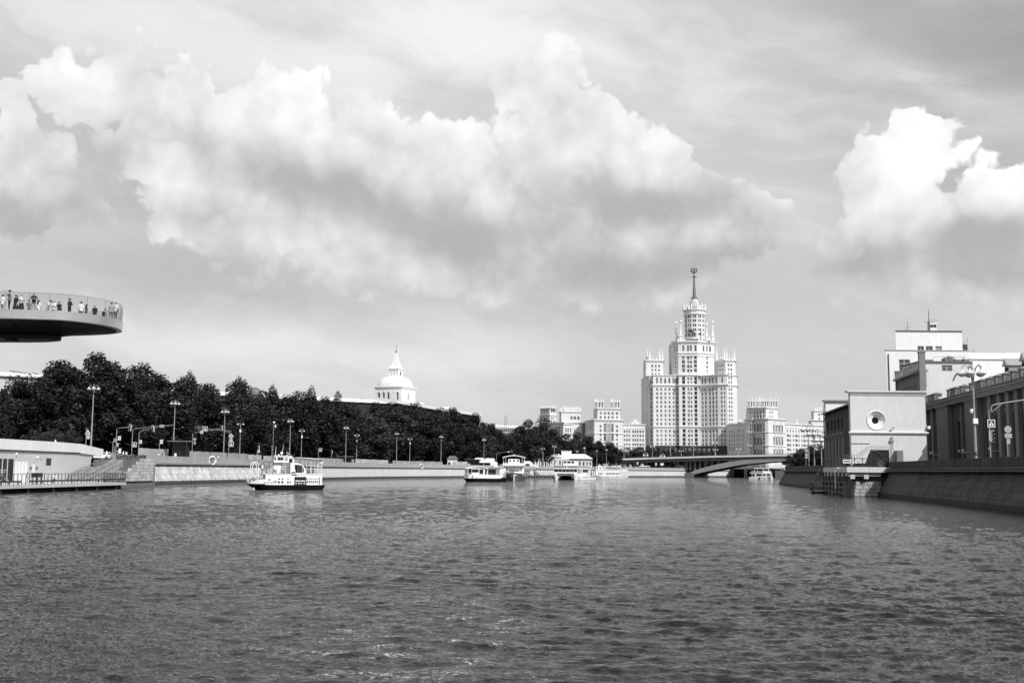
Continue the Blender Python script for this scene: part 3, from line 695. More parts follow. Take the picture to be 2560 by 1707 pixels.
def skyscraper():
    B = Bld('skyscraper', 'tall white stepped skyscraper with a thin star-topped spire beyond the bridge', 'skyscraper', 1737, 980)
    z = lambda y: Z(y, 981, 1737)
    low = [26.2 + .3, 30.0, 33.8, 37.6]; mid = [43.9 + 3.8 * k for k in range(9)]; rows = low + mid
    chain = [(1613, 998), (1624, 990), (1634, 990), (1634.01, 983), (1699, 984), (1699.01, 980.0), (1746, 979), (1748, 987), (1754, 986), (1797, 974), (1820, 971), (1822, 977), (1845, 980), (1846, 1000)]
    c6 = [1643.8, 1653.8, 1664.4, 1675, 1685, 1694.5]; cin = [1722.7, 1730.2]; cout = [1711, 1741.3]
    rw = [1758.2, 1765.5, 1777, 1784.7, 1793]; w = 1.55; h = 2.3
    segs = {0: [([1618.5], 1.2, rows, h)], 1: [([1629], 1.3, rows, h)], 3: [(c6, w, rows, h)], 5: [(cin, w, rows, h), (cout, 2.5, rows, 3.0)], 8: [(rw, w, rows, h)], 9: [([1805.8, 1813.4], 1.3, rows, h)], 11: [([1825.5, 1831.5], 1.3, rows, h)]}
    B.block(chain, 26, z(1114), z(961), segs)
    at_segs = {1: [([1629], 1.0, [81.], 2.2)], 3: [(c6, 1.7, [80.6], 5.0)], 5: [(cin, w, [79.7 + .5, 83.5], h), (cout, 2.5, [79.6 + .5, 83.4], 3.0)], 8: [(rw, 1.5, [80.6], 5.0)], 9: [([1808], 1.5, [80.6], 5.)], 11: [([1825.5, 1831.5], 1.3, [80.4, 84.2], h)]}
    B.block(chain, 26, z(961), z(938.5), at_segs, ribs=False)
    B.cornice(chain, z(961), 1.5, 1.0); B.cornice(chain, z(938.5) + .5, 1.0, .8); B.cornice(chain, z(1065.5), .9, .7); B.cornice(chain, z(1069), .5, .4)
    # dark granite foot
    pl = MB(B.M); P = B.pts([(a, d - .8) for a, d in chain]); pl.prism(P + [(P[-1][0], P[-1][1] + 20), (P[0][0], P[0][1] + 20)], 5., z(1114)); pl.build('plinth', 'tower_plinth', B.t)
    pw = MB(B.M)
    for px in range(1640, 1815, 12): q = at(px, 1124, 978.6 if 1700 < px < 1746 else (981 if px < 1750 else 976)); pw.box(q.x - 1.2, q.x + 1.2, q.y - 1.2, q.y + 3, q.z - 2.4, q.z + 1.2)
    pw.build('plinth_windows', 'concrete_dark', B.t, kind='stuff')
    # wing turrets
    lt = [(1613, 998), (1616, 991), (1660, 992), (1660.2, 1004)]
    B.block(lt, 10, z(938.5), z(899.5), {1: [([1632, 1640.7, 1649.4], 1.4, [z(936.5), z(926), z(916)], 2.2)]}); B.cornice(lt, z(899.5) + .6, 1.4, 1.0)
    rt = [(1787, 996), (1817, 984), (1842, 986), (1842.5, 1000)]
    B.block(rt, 10, z(938.5), z(899.5), {0: [([1796.4, 1803.3, 1810], 1.4, [z(936.5), z(925), z(914)], 2.2)], 1: [([1824.4, 1831.5], 1.3, [z(936), z(925), z(914)], 2.2)]}); B.cornice(rt, z(899.5) + .6, 1.4, 1.0)
    for px, D in ((1618, 996), (1625, 992), (1649, 1000), (1656, 993), (1792, 996), (1811, 1000), (1817, 986), (1836, 988)):
        B.pinnacle(px, 871 if px < 1700 else 868, 899, D, 5.5, .55)
    for px, D in ((1633, 993), (1641, 993), (1801, 993), (1806, 991), (1824, 987), (1830, 987)): B.pinnacle(px, 890, 899, D, 3)
    # central shaft
    cc = [(1684, 992), (1698, 984), (1746, 982), (1789, 990), (1789.3, 1000)]
    up = [z(936.5) - 1.2, z(926) - 1.2, z(915.4) - 1.2, z(904.6) - 1.2, z(893.8) - 1.2]
    B.block(cc, 24, z(938.5), z(888), {0: [([1691.5], 1.2, up, 2.2)], 1: [(cin, w, up, h), (cout, 2.4, up, 3.0)], 2: [([1770.8], 1.5, up, 2.2)]})
    B.block(cc, 24, z(888), z(853), {0: [([1689, 1694], 1., [z(877)], 5.)], 1: [([1711, 1723, 1730], 1.7, [z(877)], 5.), ([1742], 1.7, [z(877)], 5.)], 2: [([1762, 1770.6, 1778.5], 1.6, [z(877)], 5.)]}, ribs=False)
    B.cornice(cc, z(853) + .8, 2.2, 1.3); B.cornice(cc, z(881), 1., .7); B.cornice(cc, z(888), .7, .5)
    for px, top, base, D in ((1690.5, 806, 851, 990), (1702, 801, 851, 985), (1767, 810, 851, 986), (1782, 803, 851, 991)):
        B.pinnacle(px, top, base, D, 7.5, 1.2)
    for px, top, D, wd in ((1710, 838, 984, 5), (1755, 834, 985, 5), (1696, 840, 985, 4), (1774, 840, 986, 6), (1748, 836, 983, 4)): B.pinnacle(px, top, 852, D, wd)
    # drum: faceted shaft with crown of pinnacles
    c = at(1737, 850, 1000); m = 1000 / F; mb = MB(B.M @ Matrix.Translation(c)); a0 = R(5)
    ro = 26 * m; zz = lambda y: at(1737, y, 1000).z - c.z
    def ngon(r, n=12): return [(r * math.cos(a0 + 2 * math.pi * i / n), r * math.sin(a0 + 2 * math.pi * i / n)) for i in range(n)]
    poly = ngon(ro)
    pan = []; wl = MB(B.M @ Matrix.Translation(c))
    for i in range(12):
        a, b = Vector(poly[i]), Vector(poly[(i + 1) % 12]); u = (b - a); L = u.length; u /= L
        facade(wl, a, (u.x, u.y), L, zz(850), zz(785), [(L / 2 - 1.45, L / 2 - .2, q, q + 2.4) for q in (3., 7.1, 11.2, 15.3, 19.0)] + [(L / 2 + .2, L / 2 + 1.45, q, q + 2.4) for q in (3., 7.1, 11.2, 15.3, 19.0)], .4, pan)
    wl.build('drum_wall', 'tower_stone', B.t)
    for k, (p, a, ww, hh) in enumerate(pan):
        q = c + Vector(p)
        if Vector((q.x - c.x, q.y - c.y)).dot(Vector((0, -1))) > 0: B.panes.append((q, a, ww, hh))
    mb.lathe([(ro + .2, zz(790)), (ro + .9, zz(788)), (ro + .9, zz(783)), (ro + .3, zz(782.5)), (ro + .3, zz(780)), (ro + 1.6, zz(778)), (ro + 1.6, zz(776)), (ro - 1, zz(775.5))], n=12, a0=a0); mb.build('drum_cornice', 'tower_trim', B.t)
    for i in range(12):
        t = a0 + math.pi / 6 * i; q = c + Vector((math.cos(t) * (ro + .4), math.sin(t) * (ro + .4), 0))
        g = MB(B.M @ Matrix.Translation((q.x, q.y, c.z + zz(776)))); g.lathe([(.9, 0), (.9, 2.6), (1.1, 2.8), (.75, 3.2), (.35, 5.6), (.1, 5.7)], n=6); g.build('crown_pinnacle', 'tower_trim', B.t)
        if i % 2: 
            t2 = t + math.pi / 12; q = c + Vector((math.cos(t2) * ro, math.sin(t2) * ro, 0)); g = MB(B.M @ Matrix.Translation((q.x, q.y, c.z + zz(776)))); g.box(-1.2, 1.2, -1.2, 1.2, 0, 2.); g.lathe([(1.2, 2.), (.9, 3.1), (.1, 3.6)], n=8); g.build('crown_ornament', 'tower_trim', B.t)
    d = MB(B.M @ Matrix.Translation(c)); d.lathe([(4.4, zz(776)), (4.2, zz(764)), (3.9, zz(756)), (3.0, zz(751)), (2.2, zz(748))], n=14); d.build('lantern', 'concrete', B.t, smooth=True)
    sp = MB(B.M @ Matrix.Translation(c)); sp.lathe([(2.3, zz(748)), (2.7, zz(747)), (2.7, zz(743.5)), (1.7, zz(743)), (1.5, zz(738)), (.75, zz(694)), (.7, zz(693))], n=10); sp.build('spire', 'mid_metal', B.t)
    col = MB(B.M @ Matrix.Translation(c)); zs = zz(692)
    col.lathe([(.6, zs - .4), (2.0, zs), (.8, zs + .7), (.45, zs + 2), (.7, zs + 2.7), (.35, zs + 3.4)], n=10)
    for i in range(8):
        t = math.pi / 4 * i; col.tube([(0, 0, zs + .1), (2.9 * math.cos(t), 2.9 * math.sin(t), zs + .25)], .28, 4, .04)
    col.build('spire_collar', 'mid_metal', B.t)
    # emblem: wreath of ears round a five-pointed star
    em = MB(B.M @ Matrix.Translation(c)); ze = zz(675.5)
    for sgn in (-1, 1):
        em.tube([(sgn * 2.5 * math.sin(t), 0, ze - 2.5 * math.cos(t)) for t in [R(8 + 13 * k) for k in range(11)]], [.55 + .25 * math.sin(k * .3) for k in range(11)], 6)
    em.build('emblem_wreath', 'mid_metal', B.t)
    st = MB(B.M @ Matrix.Translation(c)); zt = ze + 1.0; ring = []
    for k in range(10):
        rr = 2.0 if k % 2 == 0 else .8; t = math.pi / 2 + k * math.pi / 5; ring.append((rr * math.cos(t), zt + rr * math.sin(t)))
    st.add([(x, -.15, zq) for x, zq in ring] + [(0, -.6, zt)] + [(x, .15, zq) for x, zq in ring] + [(0, .6, zt)], [(k, (k + 1) % 10, 10) for k in range(10)] + [(11 + (k + 1) % 10, 11 + k, 21) for k in range(10)] + [(k, 11 + k, 11 + (k + 1) % 10, (k + 1) % 10) for k in range(10)])
    st.lathe([(.1, ze - 2.6), (1.0, ze - 2.0), (1.25, ze - 1.2), (.9, ze - .4), (.1, ze)], n=8)
    st.build('emblem_star', 'mid_metal', B.t)
    # coat of arms with figures on the ledge below the drum
    q = at(1727, 840, 982); ca = MB(B.M @ Matrix.Translation(q)); ca.box(-2.6, 2.6, -.4, .6, -.8, 5.4); ca.lathe([(.1, 7.2), (1.5, 6.4), (2.0, 5.2)], n=8)
    for sgn in (-1, 1):
        ca.tube([(sgn * 3.6, 0, -.8), (sgn * 3.7, -.2, 1.6), (sgn * 3.3, -.3, 3.2)], [.85, .7, .45], 6); ca.lathe([(.05, 3.3), (.45, 3.7), (.05, 4.3)], (sgn * 3.3, -.3, 0), 6); ca.tube([(sgn * 3.3, -.3, 3.), (sgn * 2.3, -.6, 4.4)], .28, 5)
        ca.tube([(sgn * 1.2 + .3, -.6, .3), (sgn * 2.1, -.7, 2.3), (sgn * 1.1, -.6, 4.6)], .45, 5)
    ca.build('coat_of_arms', 'mid_metal', B.t)
    B.done(300)
skyscraper()

def crown_turret(B, px0, px1, y0, y1, ytip, D, dep=6., n=3, wn=2):
    """open little turret with a row of spikes along its top"""
    z0, z1 = Z(y0, D, px0), Z(y1, D, px0); a, b = at(px0, 1100, D).x, at(px1, 1100, D).x; mid = (px0 + px1) / 2
    ch = [(px0 - .01, D + dep * .7), (px0, D), (px1, D), (px1 + .01, D + dep * .7)]
    cols = [px0 + (px1 - px0) * (k + .5) / wn for k in range(wn)]
    if z1 - z0 > 2.6: B.block(ch, dep * .3, z0, z1, {1: [(cols, min(1.1, (b - a) / wn * .5), [z0 + .6], z1 - z0 - 1.3)]}, ribs=False, rec=.8)
    else: B.block(ch, dep * .3, z0, z1, ribs=False)
    B.cornice(ch, z1 + .3, .6, .45)
    for k in range(n):
        px = px0 + (px1 - px0) * (k + .08) / (n - .84) if n > 1 else mid
        B.pinnacle(px, ytip, y1, D + .6, 3.2)
        if k in (0, n - 1): B.pinnacle(px, ytip, y1, D + dep, 3.0)
def statue(B, px, y0, y1, D, name='sculpture_group'):
    q = at(px, y1, D); h = at(px, y0, D).z - q.z; mb = MB(B.M @ Matrix.Translation(q))
    mb.box(-h * .5, h * .5, -.6, .6, -.3, h * .18)
    for sx, hh, lean in ((-.28, .9, .06), (.22, 1., -.05), (-.6, .5, .1), (.62, .5, -.08)):
        mb.tube([(sx * h, 0, h * .15), (sx * h + lean * h, 0, hh * h * .55), (sx * h + lean * h * 1.5, 0, hh * h * .8)], [h * .13, h * .12, h * .07], 6); mb.lathe([(.02, hh * h * .78), (h * .08, hh * h * .87), (.02, hh * h * .98)], (sx * h + lean * 1.5 * h, 0, 0), 6)
        mb.tube([(sx * h + lean * h * 1.3, 0, hh * h * .72), (sx * h + (.25 if sx > 0 else -.25) * h, -.2, hh * h * .9)], h * .045, 5)
    mb.lathe([(h * .32, h * .18), (h * .3, h * .4), (.05, h * .55)], (0, .2, 0), 8)
    mb.build(name, 'tower_trim', B.t)

def blocks():
    rows6 = lambda D, px: [Z(y + 3.2, D, px) for y in (1065.7, 1076.4, 1087.2, 1098.4, 1109.7, 1121, 1131)]
    # four-turreted block left of the skyscraper
    B = Bld('apartment_block', 'white apartment block with four spiky roof turrets, left of the skyscraper', 'building', 1510, 948); D = 946
    lo = [(1462, 985), (1486, 945), (1557, 949), (1557.3, 975)]
    cols = [1501.5, 1542.6, 1551]; arch = [1512.3, 1521.9, 1531.2]
    side = [1466.5, 1471, 1475.5, 1480]
    B.block(lo, 12, 5, Z(1049, D, 1520), {0: [(side, 2.2, [Z(1079, 960), Z(1104, 960)], 6.5)], 1: [(cols[:2], 1.6, rows6(D, 1520), 2.2), (arch, 2.0, [Z(1081, D), Z(1104, D)], 7.0), (arch, 1.6, [Z(1124, D)], 2.2)]})
    B.cornice(lo, Z(1049, D, 1520) + .5, 1.6, 1.); B.cornice(lo, Z(1082.5, D, 1520), .6, .5); B.cornice(lo, Z(1113, D, 1520), .6, .5)
    up = [(1485.5, 970), (1494, 947), (1551, 949), (1551.2, 970)]
    B.block(up, 10, Z(1049, D, 1520), Z(1021, D, 1520), {0: [([1488, 1491], 1.6, [Z(1046, D), Z(1037, D)], 2.2)], 1: [([1501.5, 1512.3, 1521.7, 1531.4, 1542.6], 1.7, [Z(1047.5, D), Z(1037, D)], 2.1)]}); B.cornice(up, Z(1021, D, 1520) + .4, 1.2, .8)
    for (a, b, D2) in ((1487, 1493, 960), (1496, 1509, 948), (1527, 1533, 962), (1537, 1550, 950)): crown_turret(B, a, b, 1020, 1005, 995.5, D2, 7, 3, 2)
    B.done(120)
    # link to the skyscraper
    B = Bld('apartment_block', 'lower white wing with a roof sculpture between the turreted block and the skyscraper', 'building', 1588, 956); D = 955
    ch = [(1557.5, 955), (1613.5, 957), (1613.6, 975)]
    c = [1561.5, 1567, 1573.5, 1583, 1588.5, 1594, 1601, 1608]
    B.block(ch, 8, 5, Z(1060.5, D, 1588), {0: [(c, 1.5, [Z(y, D, 1588) for y in (1081.5, 1092, 1102.8, 1114, 1124.5, 1134)], 2.1)]}); B.cornice(ch, Z(1060.5, D, 1588) + .3, 1.2, .8); B.cornice(ch, Z(1070, D, 1588), .5, .4); B.cornice(ch, Z(1116, D, 1588), .5, .5)
    statue(B, 1588.5, 1046, 1060.5, 957); B.done(80)
    # the farthest pair of crowned towers
    B = Bld('apartment_block', 'white block with a flat spiky crown, farthest left above the trees', 'building', 1368, 1010); D = 1006
    ch = [(1349, 1018), (1374, 1003), (1390, 1007), (1390.2, 1020)]
    B.block(ch, 14, 5, Z(1062, D, 1370)); B.block(ch, 14, Z(1062, D, 1370), Z(1037, D, 1370), {0: [([1360, 1365], 1.4, [Z(1060, D), Z(1051, D)], 2.2)], 1: [([1379, 1384], 1.3, [Z(1060, D), Z(1051, D)], 2.2)]}); B.cornice(ch, Z(1037, D, 1370) + .3, 1., .8)
    ch2 = [(1351, 1017), (1374, 1004), (1389, 1007), (1389.2, 1018)]
    B.block(ch2, 12, Z(1037, D, 1370), Z(1020, D, 1370), {0: [([1354, 1360, 1364, 1368], 1.2, [Z(1034, D)], 3.6)], 1: [([1378, 1383, 1387], 1.1, [Z(1034, D)], 3.6)]}); B.cornice(ch2, Z(1020, D, 1370) + .3, .9, .7)
    for k, px in enumerate((1352, 1357, 1362, 1367, 1372, 1376, 1381, 1385, 1389)): B.pinnacle(px, 1012.5, 1020, 1017 - 13 * min(1, (px - 1351) / 23.), 3.2)
    B.done(60)
    B = Bld('apartment_block', 'white block with a stepped spiky crown, between the trees and the turreted block', 'building', 1425, 985); D = 982
    lo = [(1374, 1000), (1386, 992), (1401, 990), (1412, 980), (1452, 982), (1462, 990)]
    B.block(lo, 14, 5, Z(1056, D, 1425), {2: [([1404, 1408], 1.4, [Z(1085, D), Z(1074, D)], 2.2)], 1: [([1389, 1393, 1397], 1.4, [Z(1085, D)], 6.)], 0: [([1377, 1381], 1.3, [Z(1085, D), Z(1074, D)], 2.2)]}); B.cornice(lo, Z(1056, D, 1425) + .4, 1.3, .9)
    up = [(1399, 992), (1403, 981), (1452, 983), (1452.3, 995)]
    B.block(up, 8, Z(1056, D, 1425), Z(1029, D, 1425), {1: [([1428.5, 1437, 1446], 2., [Z(1051, D)], 3.)]}); B.cornice(up, Z(1029, D, 1425) + .4, 1.2, .8)
    tp = [(1408, 990), (1410, 985), (1446, 987), (1446.2, 996)]
    B.block(tp, 6, Z(1029, D, 1425), Z(1022, D, 1425)); B.cornice(tp, Z(1022, D, 1425) + .2, .7, .5)
    for px in (1409, 1413, 1418, 1423, 1428, 1433, 1438, 1442, 1446): B.pinnacle(px, 1014.5, 1022, 987, 3.2)
    for px in (1400.5, 1405, 1449, 1451.5): B.pinnacle(px, 1018.5, 1029, 984, 3.4)
    B.done(60)
    B = Bld('apartment_block', 'long shaded wing with arched windows behind the trees, beside the turreted block', 'building', 1437, 975); D = 985
    ch = [(1408, 975), (1462, 990)]
    B.block(ch, 8, 5, Z(1061, D, 1437), {0: [([1415, 1420, 1426, 1431, 1437, 1443, 1448, 1454, 1458], 1.4, [Z(y, D, 1437) for y in (1081, 1092, 1103)], 2.8)]}); B.cornice(ch, Z(1061, D, 1437) + .3, 1.1, .8); B.cornice(ch, Z(1070, D, 1437), .5, .5)
    B.done(60)
    # right of the skyscraper
    B = Bld('apartment_block', 'low white wing with a roof sculpture just right of the skyscraper', 'building', 1845, 948); D = 950
    ch = [(1821, 966), (1868, 936)]
    B.block(ch, 10, 5, Z(1059, D, 1845), {0: [([1825, 1831, 1837, 1845, 1851, 1859, 1865], 1.5, [Z(y, D, 1845) for y in (1080.5, 1092.5, 1103.5, 1115, 1126)], 2.3)]}); B.cornice(ch, Z(1059, D, 1845) + .3, 1.2, .8); B.cornice(ch, Z(1082, D, 1845), .5, .4); B.cornice(ch, Z(1115.5, D, 1845), .5, .4)
    statue(B, 1849, 1045, 1058, 955); B.done(80)
    B = Bld('apartment_block', 'white corner block crowned by four open spiky turrets, right of the skyscraper', 'building', 1915, 922); D = 922
    lo = [(1868, 932), (1882, 928), (1882.02, 931), (1914, 921), (1914.02, 917), (1922, 916), (1965, 930), (1965.2, 950)]
    r = [Z(y, D, 1915) for y in (1066, 1075.5, 1091, 1100.5, 1110, 1123, 1132)]
    B.block(lo, 10, 5, Z(1046.5, D, 1915), {0: [([1877.5], 1.5, r, 2.1)], 2: [([1888, 1896, 1903.5], 1.9, [Z(1077, D), Z(1111, D)], 6.5), ([1888, 1896, 1903.5], 1.9, [Z(1134, D)], 4.), ([1911], 1.4, r, 2.1)], 5: [([1936, 1943, 1950, 1957], 2.0, [Z(1082, D), Z(1111, D)], 7.0), ([1936, 1943, 1950, 1957], 1.8, [Z(1134, D)], 4.4)]})
    B.cornice(lo, Z(1046.5, D, 1915) + .4, 1.5, 1.); B.cornice(lo, Z(1080, D, 1915), .6, .5); B.cornice(lo, Z(1113.5, D, 1915), .7, .6)
    up = [(1873, 934), (1884, 928), (1917, 919), (1946, 930), (1946.2, 945)]
    ru = [Z(1044, D, 1915), Z(1033.5, D, 1915)]
    B.block(up, 10, Z(1046.5, D, 1915), Z(1019, D, 1915), {0: [([1878], 1.4, ru, 2.2)], 1: [([1889, 1896, 1903.5, 1911], 1.5, ru, 2.2)], 2: [([1927, 1933], 1.5, ru, 2.2)]}); B.cornice(up, Z(1019, D, 1915) + .4, 1.3, .9)
    for (a, b, D2) in ((1872, 1890, 932), (1895, 1904, 944), (1907, 1925, 921), (1929, 1946, 930)): crown_turret(B, a, b, 1018, 1003, 991, D2, 7, 3, 3)
    B.done(140)
    B = Bld('apartment_block', 'long white residential wing with small balconies behind the right end of the bridge', 'building', 2010, 945); D = 945
    ch = [(1965.3, 932), (2072, 964)]
    cs = [1970, 1977, 1984, 1991, 1998, 2005, 2011, 2018, 2025, 2031, 2038, 2045, 2052, 2058, 2065]
    B.block(ch, 12, 5, Z(1061, D, 2010), {0: [(cs, 1.5, [Z(y, D, 2010) for y in (1082, 1093.5, 1105, 1116.5, 1128, 1139)], 2.2)]}, ribs=False); B.cornice(ch, Z(1061, D, 2010) + .4, 1.4, .9); B.cornice(ch, Z(1070, D, 2010), .5, .4)
    u0, u1 = Vector(B.pts(ch)[0]), Vector(B.pts(ch)[1]); u = (u1 - u0).normalized()
    for px in (1973, 1992, 2012, 2032, 2054):
        for y in (1088, 1099.5, 1111, 1122.5):
            f = (px - ch[0][0]) / (ch[1][0] - ch[0][0]); q = u0.lerp(u1, f); zz = Z(y, D, 2010); g = MB(B.M @ Matrix.Translation((q.x, q.y, zz)) @ Matrix.Rotation(math.atan2(u.y, u.x), 4, 'Z'))
            g.box(-1.7, 1.7, -1.2, -.05, -.35, -.1); g.box(-1.7, 1.7, -1.2, -1.05, -.1, .9); g.box(-1.7, -1.55, -1.05, -.05, -.1, .9); g.box(1.55, 1.7, -1.05, -.05, -.1, .9); g.build('balcony', 'concrete', B.t)
    g = MB(B.M @ Matrix.Translation(at(1992, 1059, 945))); g.lathe([(.8, 0), (.8, 2.), (.3, 2.6), (.1, 5.)], n=6); g.build('roof_finial', 'tower_trim', B.t)
    B.done(120)
    B = Bld('apartment_block', 'small white spiky-crowned tower peeping out beside the dark substation roof', 'building', 2055, 1000); D = 1000
    ch = [(2031, 1002), (2076, 1004)]
    B.block(ch, 10, 5, Z(1050, D, 2055)); B.cornice(ch, Z(1050, D, 2055) + .4, 1.2, 1.)
    u2 = [(2036.5, 1006), (2037, 1004), (2072, 1006)]
    B.block(u2, 8, Z(1050, D, 2055), Z(1026, D, 2055), {1: [([2051, 2063], 1.6, [Z(1046, D), Z(1036, D)], 2.2)]}); B.cornice(u2, Z(1026, D, 2055) + .4, 1.2, .8)
    for px in (2039, 2044, 2049, 2054, 2059, 2064, 2069): B.pinnacle(px, 1015.5, 1025, 1005, 3.6)
    B.done(20)
blocks()
# ------------------------------------------------------------------ bridge
def bridge():
    E = [(1538, 1146.5, 806), (1620, 1143.5, 797), (1700, 1141.3, 786), (1780, 1139, 775), (1860, 1137.5, 764), (1940, 1136, 753), (2020, 1135.5, 742), (2120, 1136, 728), (2240, 1138, 712)]
    P = [at(*e) for e in E]; base = Vector((P[2].x, P[2].y, 0)); M = Matrix.Translation(-base)
    t = thing('road_bridge', 'long concrete road bridge with one flat arch rising from the far bank', 'bridge', base)
    d = (P[-1] - P[0]); d.z = 0; d.normalize(); n = Vector((-d.y, d.x, 0)); n = n if n.y > 0 else -n   # away from the viewer
    Wd = 28.
    def sweep(prof, name, mat, pts=P):
        mb = MB(M); m = len(prof); vs = []
        for p in pts:
            for (o, zz) in prof: q = p + n * o; vs.append((q.x, q.y, q.z + zz))
        fs = [(i * m + j, i * m + (j + 1) % m, (i + 1) * m + (j + 1) % m, (i + 1) * m + j) for i in range(len(pts) - 1) for j in range(m)] + [tuple(reversed(range(m))), tuple(range((len(pts) - 1) * m, len(pts) * m))]
        mb.add(vs, fs); return mb.build(name, mat, t)
    sweep([(0, 0), (0, -1.15), (.5, -1.35), (Wd - .5, -1.35), (Wd, -1.15), (Wd, 0)], 'deck_edge', 'roof_white')
    sweep([(1.6, -1.36), (1.6, -3.4), (Wd - 1.6, -3.4), (Wd - 1.6, -1.36)], 'girder', 'concrete_dark')
    # railing
    def rail(o, name):
        mb = MB(M); top = [p + n * o + Vector((0, 0, 1.1)) for p in P]
        mb.tube(top, .06, 4); mb.tube([q - Vector((0, 0, .9)) for q in top], .05, 4)
        for a, b in zip(P, P[1:]):
            k = int((b - a).length / 1.2)
            for i in range(k): q = a.lerp(b, i / k) + n * o; mb.tube([q, q + Vector((0, 0, 1.1))], .045, 3, cap=False)
        mb.build(name, 'dark_metal', t)
    rail(.3, 'railing'); rail(Wd - .3, 'railing')
    # arch ribs and vault
    up = [(1726, 1180), (1745, 1173), (1770, 1165.5), (1795, 1159.5), (1825, 1153.8), (1856, 1149.6), (1890, 1146.5), (1930, 1144.2), (1975, 1143), (2030, 1142.6), (2090, 1143.5), (2150, 1147), (2210, 1153)]
    lo = [(1731, 1186), (1750, 1181.5), (1772, 1177), (1797, 1172), (1827, 1166), (1856, 1161), (1890, 1157.2), (1930, 1154), (1975, 1151.5), (2030, 1150.2), (2090, 1151), (2150, 1155), (2210, 1161)]
    def DD(px):
        for a, b in zip(E, E[1:]):
            if a[0] <= px <= b[0]: return a[2] + (b[2] - a[2]) * (px - a[0]) / (b[0] - a[0]) + .8
        return E[-1][2]
    U = [at(a, b, DD(a)) for a, b in up]; Lw = [at(a, b, DD(a)) for a, b in lo]
    mb = MB(M); vs = []
    for a, b in zip(U, Lw):
        for o, q in ((0, a), (0, b), (Wd - 2, b), (Wd - 2, a)): w = q + n * o; vs.append((w.x, w.y, w.z))
    k = len(U); mb.add(vs, [(i * 4 + j, i * 4 + (j + 1) % 4, (i + 1) * 4 + (j + 1) % 4, (i + 1) * 4 + j) for i in range(k - 1) for j in range(4)]); mb.build('arch', 'arch_grey', t)
    sp = MB(M)
    for i in range(4, k - 1):
        a, b = U[i], U[i + 1]
        for (p, q) in ((a, b),):
            za = at(up[i][0], up[i][1], DD(up[i][0])).z
            ta = Z(1141.5, DD(up[i][0]), up[i][0]); tb = Z(1141.5, DD(up[i + 1][0]), up[i + 1][0])
            o1 = n * 1.0
            if ta > a.z: sp.quad(tuple(a + o1), tuple(b + o1), (b.x + o1.x, b.y + o1.y, max(tb, b.z)), (a.x + o1.x, a.y + o1.y, ta))
    if sp.v: sp.build('spandrel_wall', 'concrete_dark', t)
    # piers and columns under the approach
    for px in (1552, 1580, 1612, 1650, 1690, 1712, 1722, 1734, 1746, 1760, 1776, 1792):
        dd = DD(px)
        for o in (3., 13., 24.):
            q = at(px, 1150, dd) + n * o; top = Z(1146, dd, px); a = MB(M); b0 = 5. if px < 1715 else max(5., 0)
            if px >= 1730:
                f = [i for i in range(len(up) - 1) if up[i][0] <= px <= up[i + 1][0]][0]; b0 = U[f].lerp(U[f + 1], (px - up[f][0]) / (up[f + 1][0] - up[f][0])).z - .1
            a.box(q.x - .6, q.x + .6, q.y - .6, q.y + .6, b0, top); a.build('column', 'concrete_dark', t)
    ab = MB(M); q = at(1722, 1180, DD(1728)); pts = [q - d * 3, q + d * 3, q + d * 3 + n * Wd, q - d * 3 + n * Wd]; ab.prism([(v.x, v.y) for v in pts], -1, 3.0); ab.build('abutment', 'concrete_dark', t)
    # far-side footing seen through the arch
    f2 = at(1835, 1190, 800); g = MB(M); g.prism([(f2.x, f2.y), (f2.x + 55, f2.y - 25), (f2.x + 60, f2.y + 25), (f2.x + 5, f2.y + 40)], -1, 6.); g.build('river_pier', 'dark_void', t)
    return P, n
BR_P, BR_N = bridge()
# low footbridge beyond, over the canal mouth
def footbridge():
    a, b = at(1868, 1166.5, 640), at(1962, 1171, 600); t = thing('foot_bridge', 'thin pale footbridge deck crossing low behind the white excursion boat', 'bridge', (a.x, a.y, 0)); M = Matrix.Translation((-a.x, -a.y, 0))
    mb = MB(M); mb.slab(a, b, b + Vector((1, 5, 0)), a + Vector((1, 5, 0)), (0, 0, 1), .6); mb.build('deck', 'concrete', t)
    r = MB(M); r.tube([a + Vector((0, 0, 1.)), b + Vector((0, 0, 1.))], .06, 4); k = 16
    for i in range(k + 1): q = a.lerp(b, i / k); r.tube([q, q + Vector((0, 0, 1.))], .05, 4)
    r.build('railing', 'mid_metal', t); p = MB(M); p.box(b.x - 1, b.x + 8, b.y - 3, b.y + 6, -1, b.z + .3); p.build('abutment', 'concrete', t)
    w = MB(M); w.box(a.x - 1, a.x, a.y, a.y + 4, -1, a.z - .6); w.build('pier', 'concrete_dark', t)
footbridge()
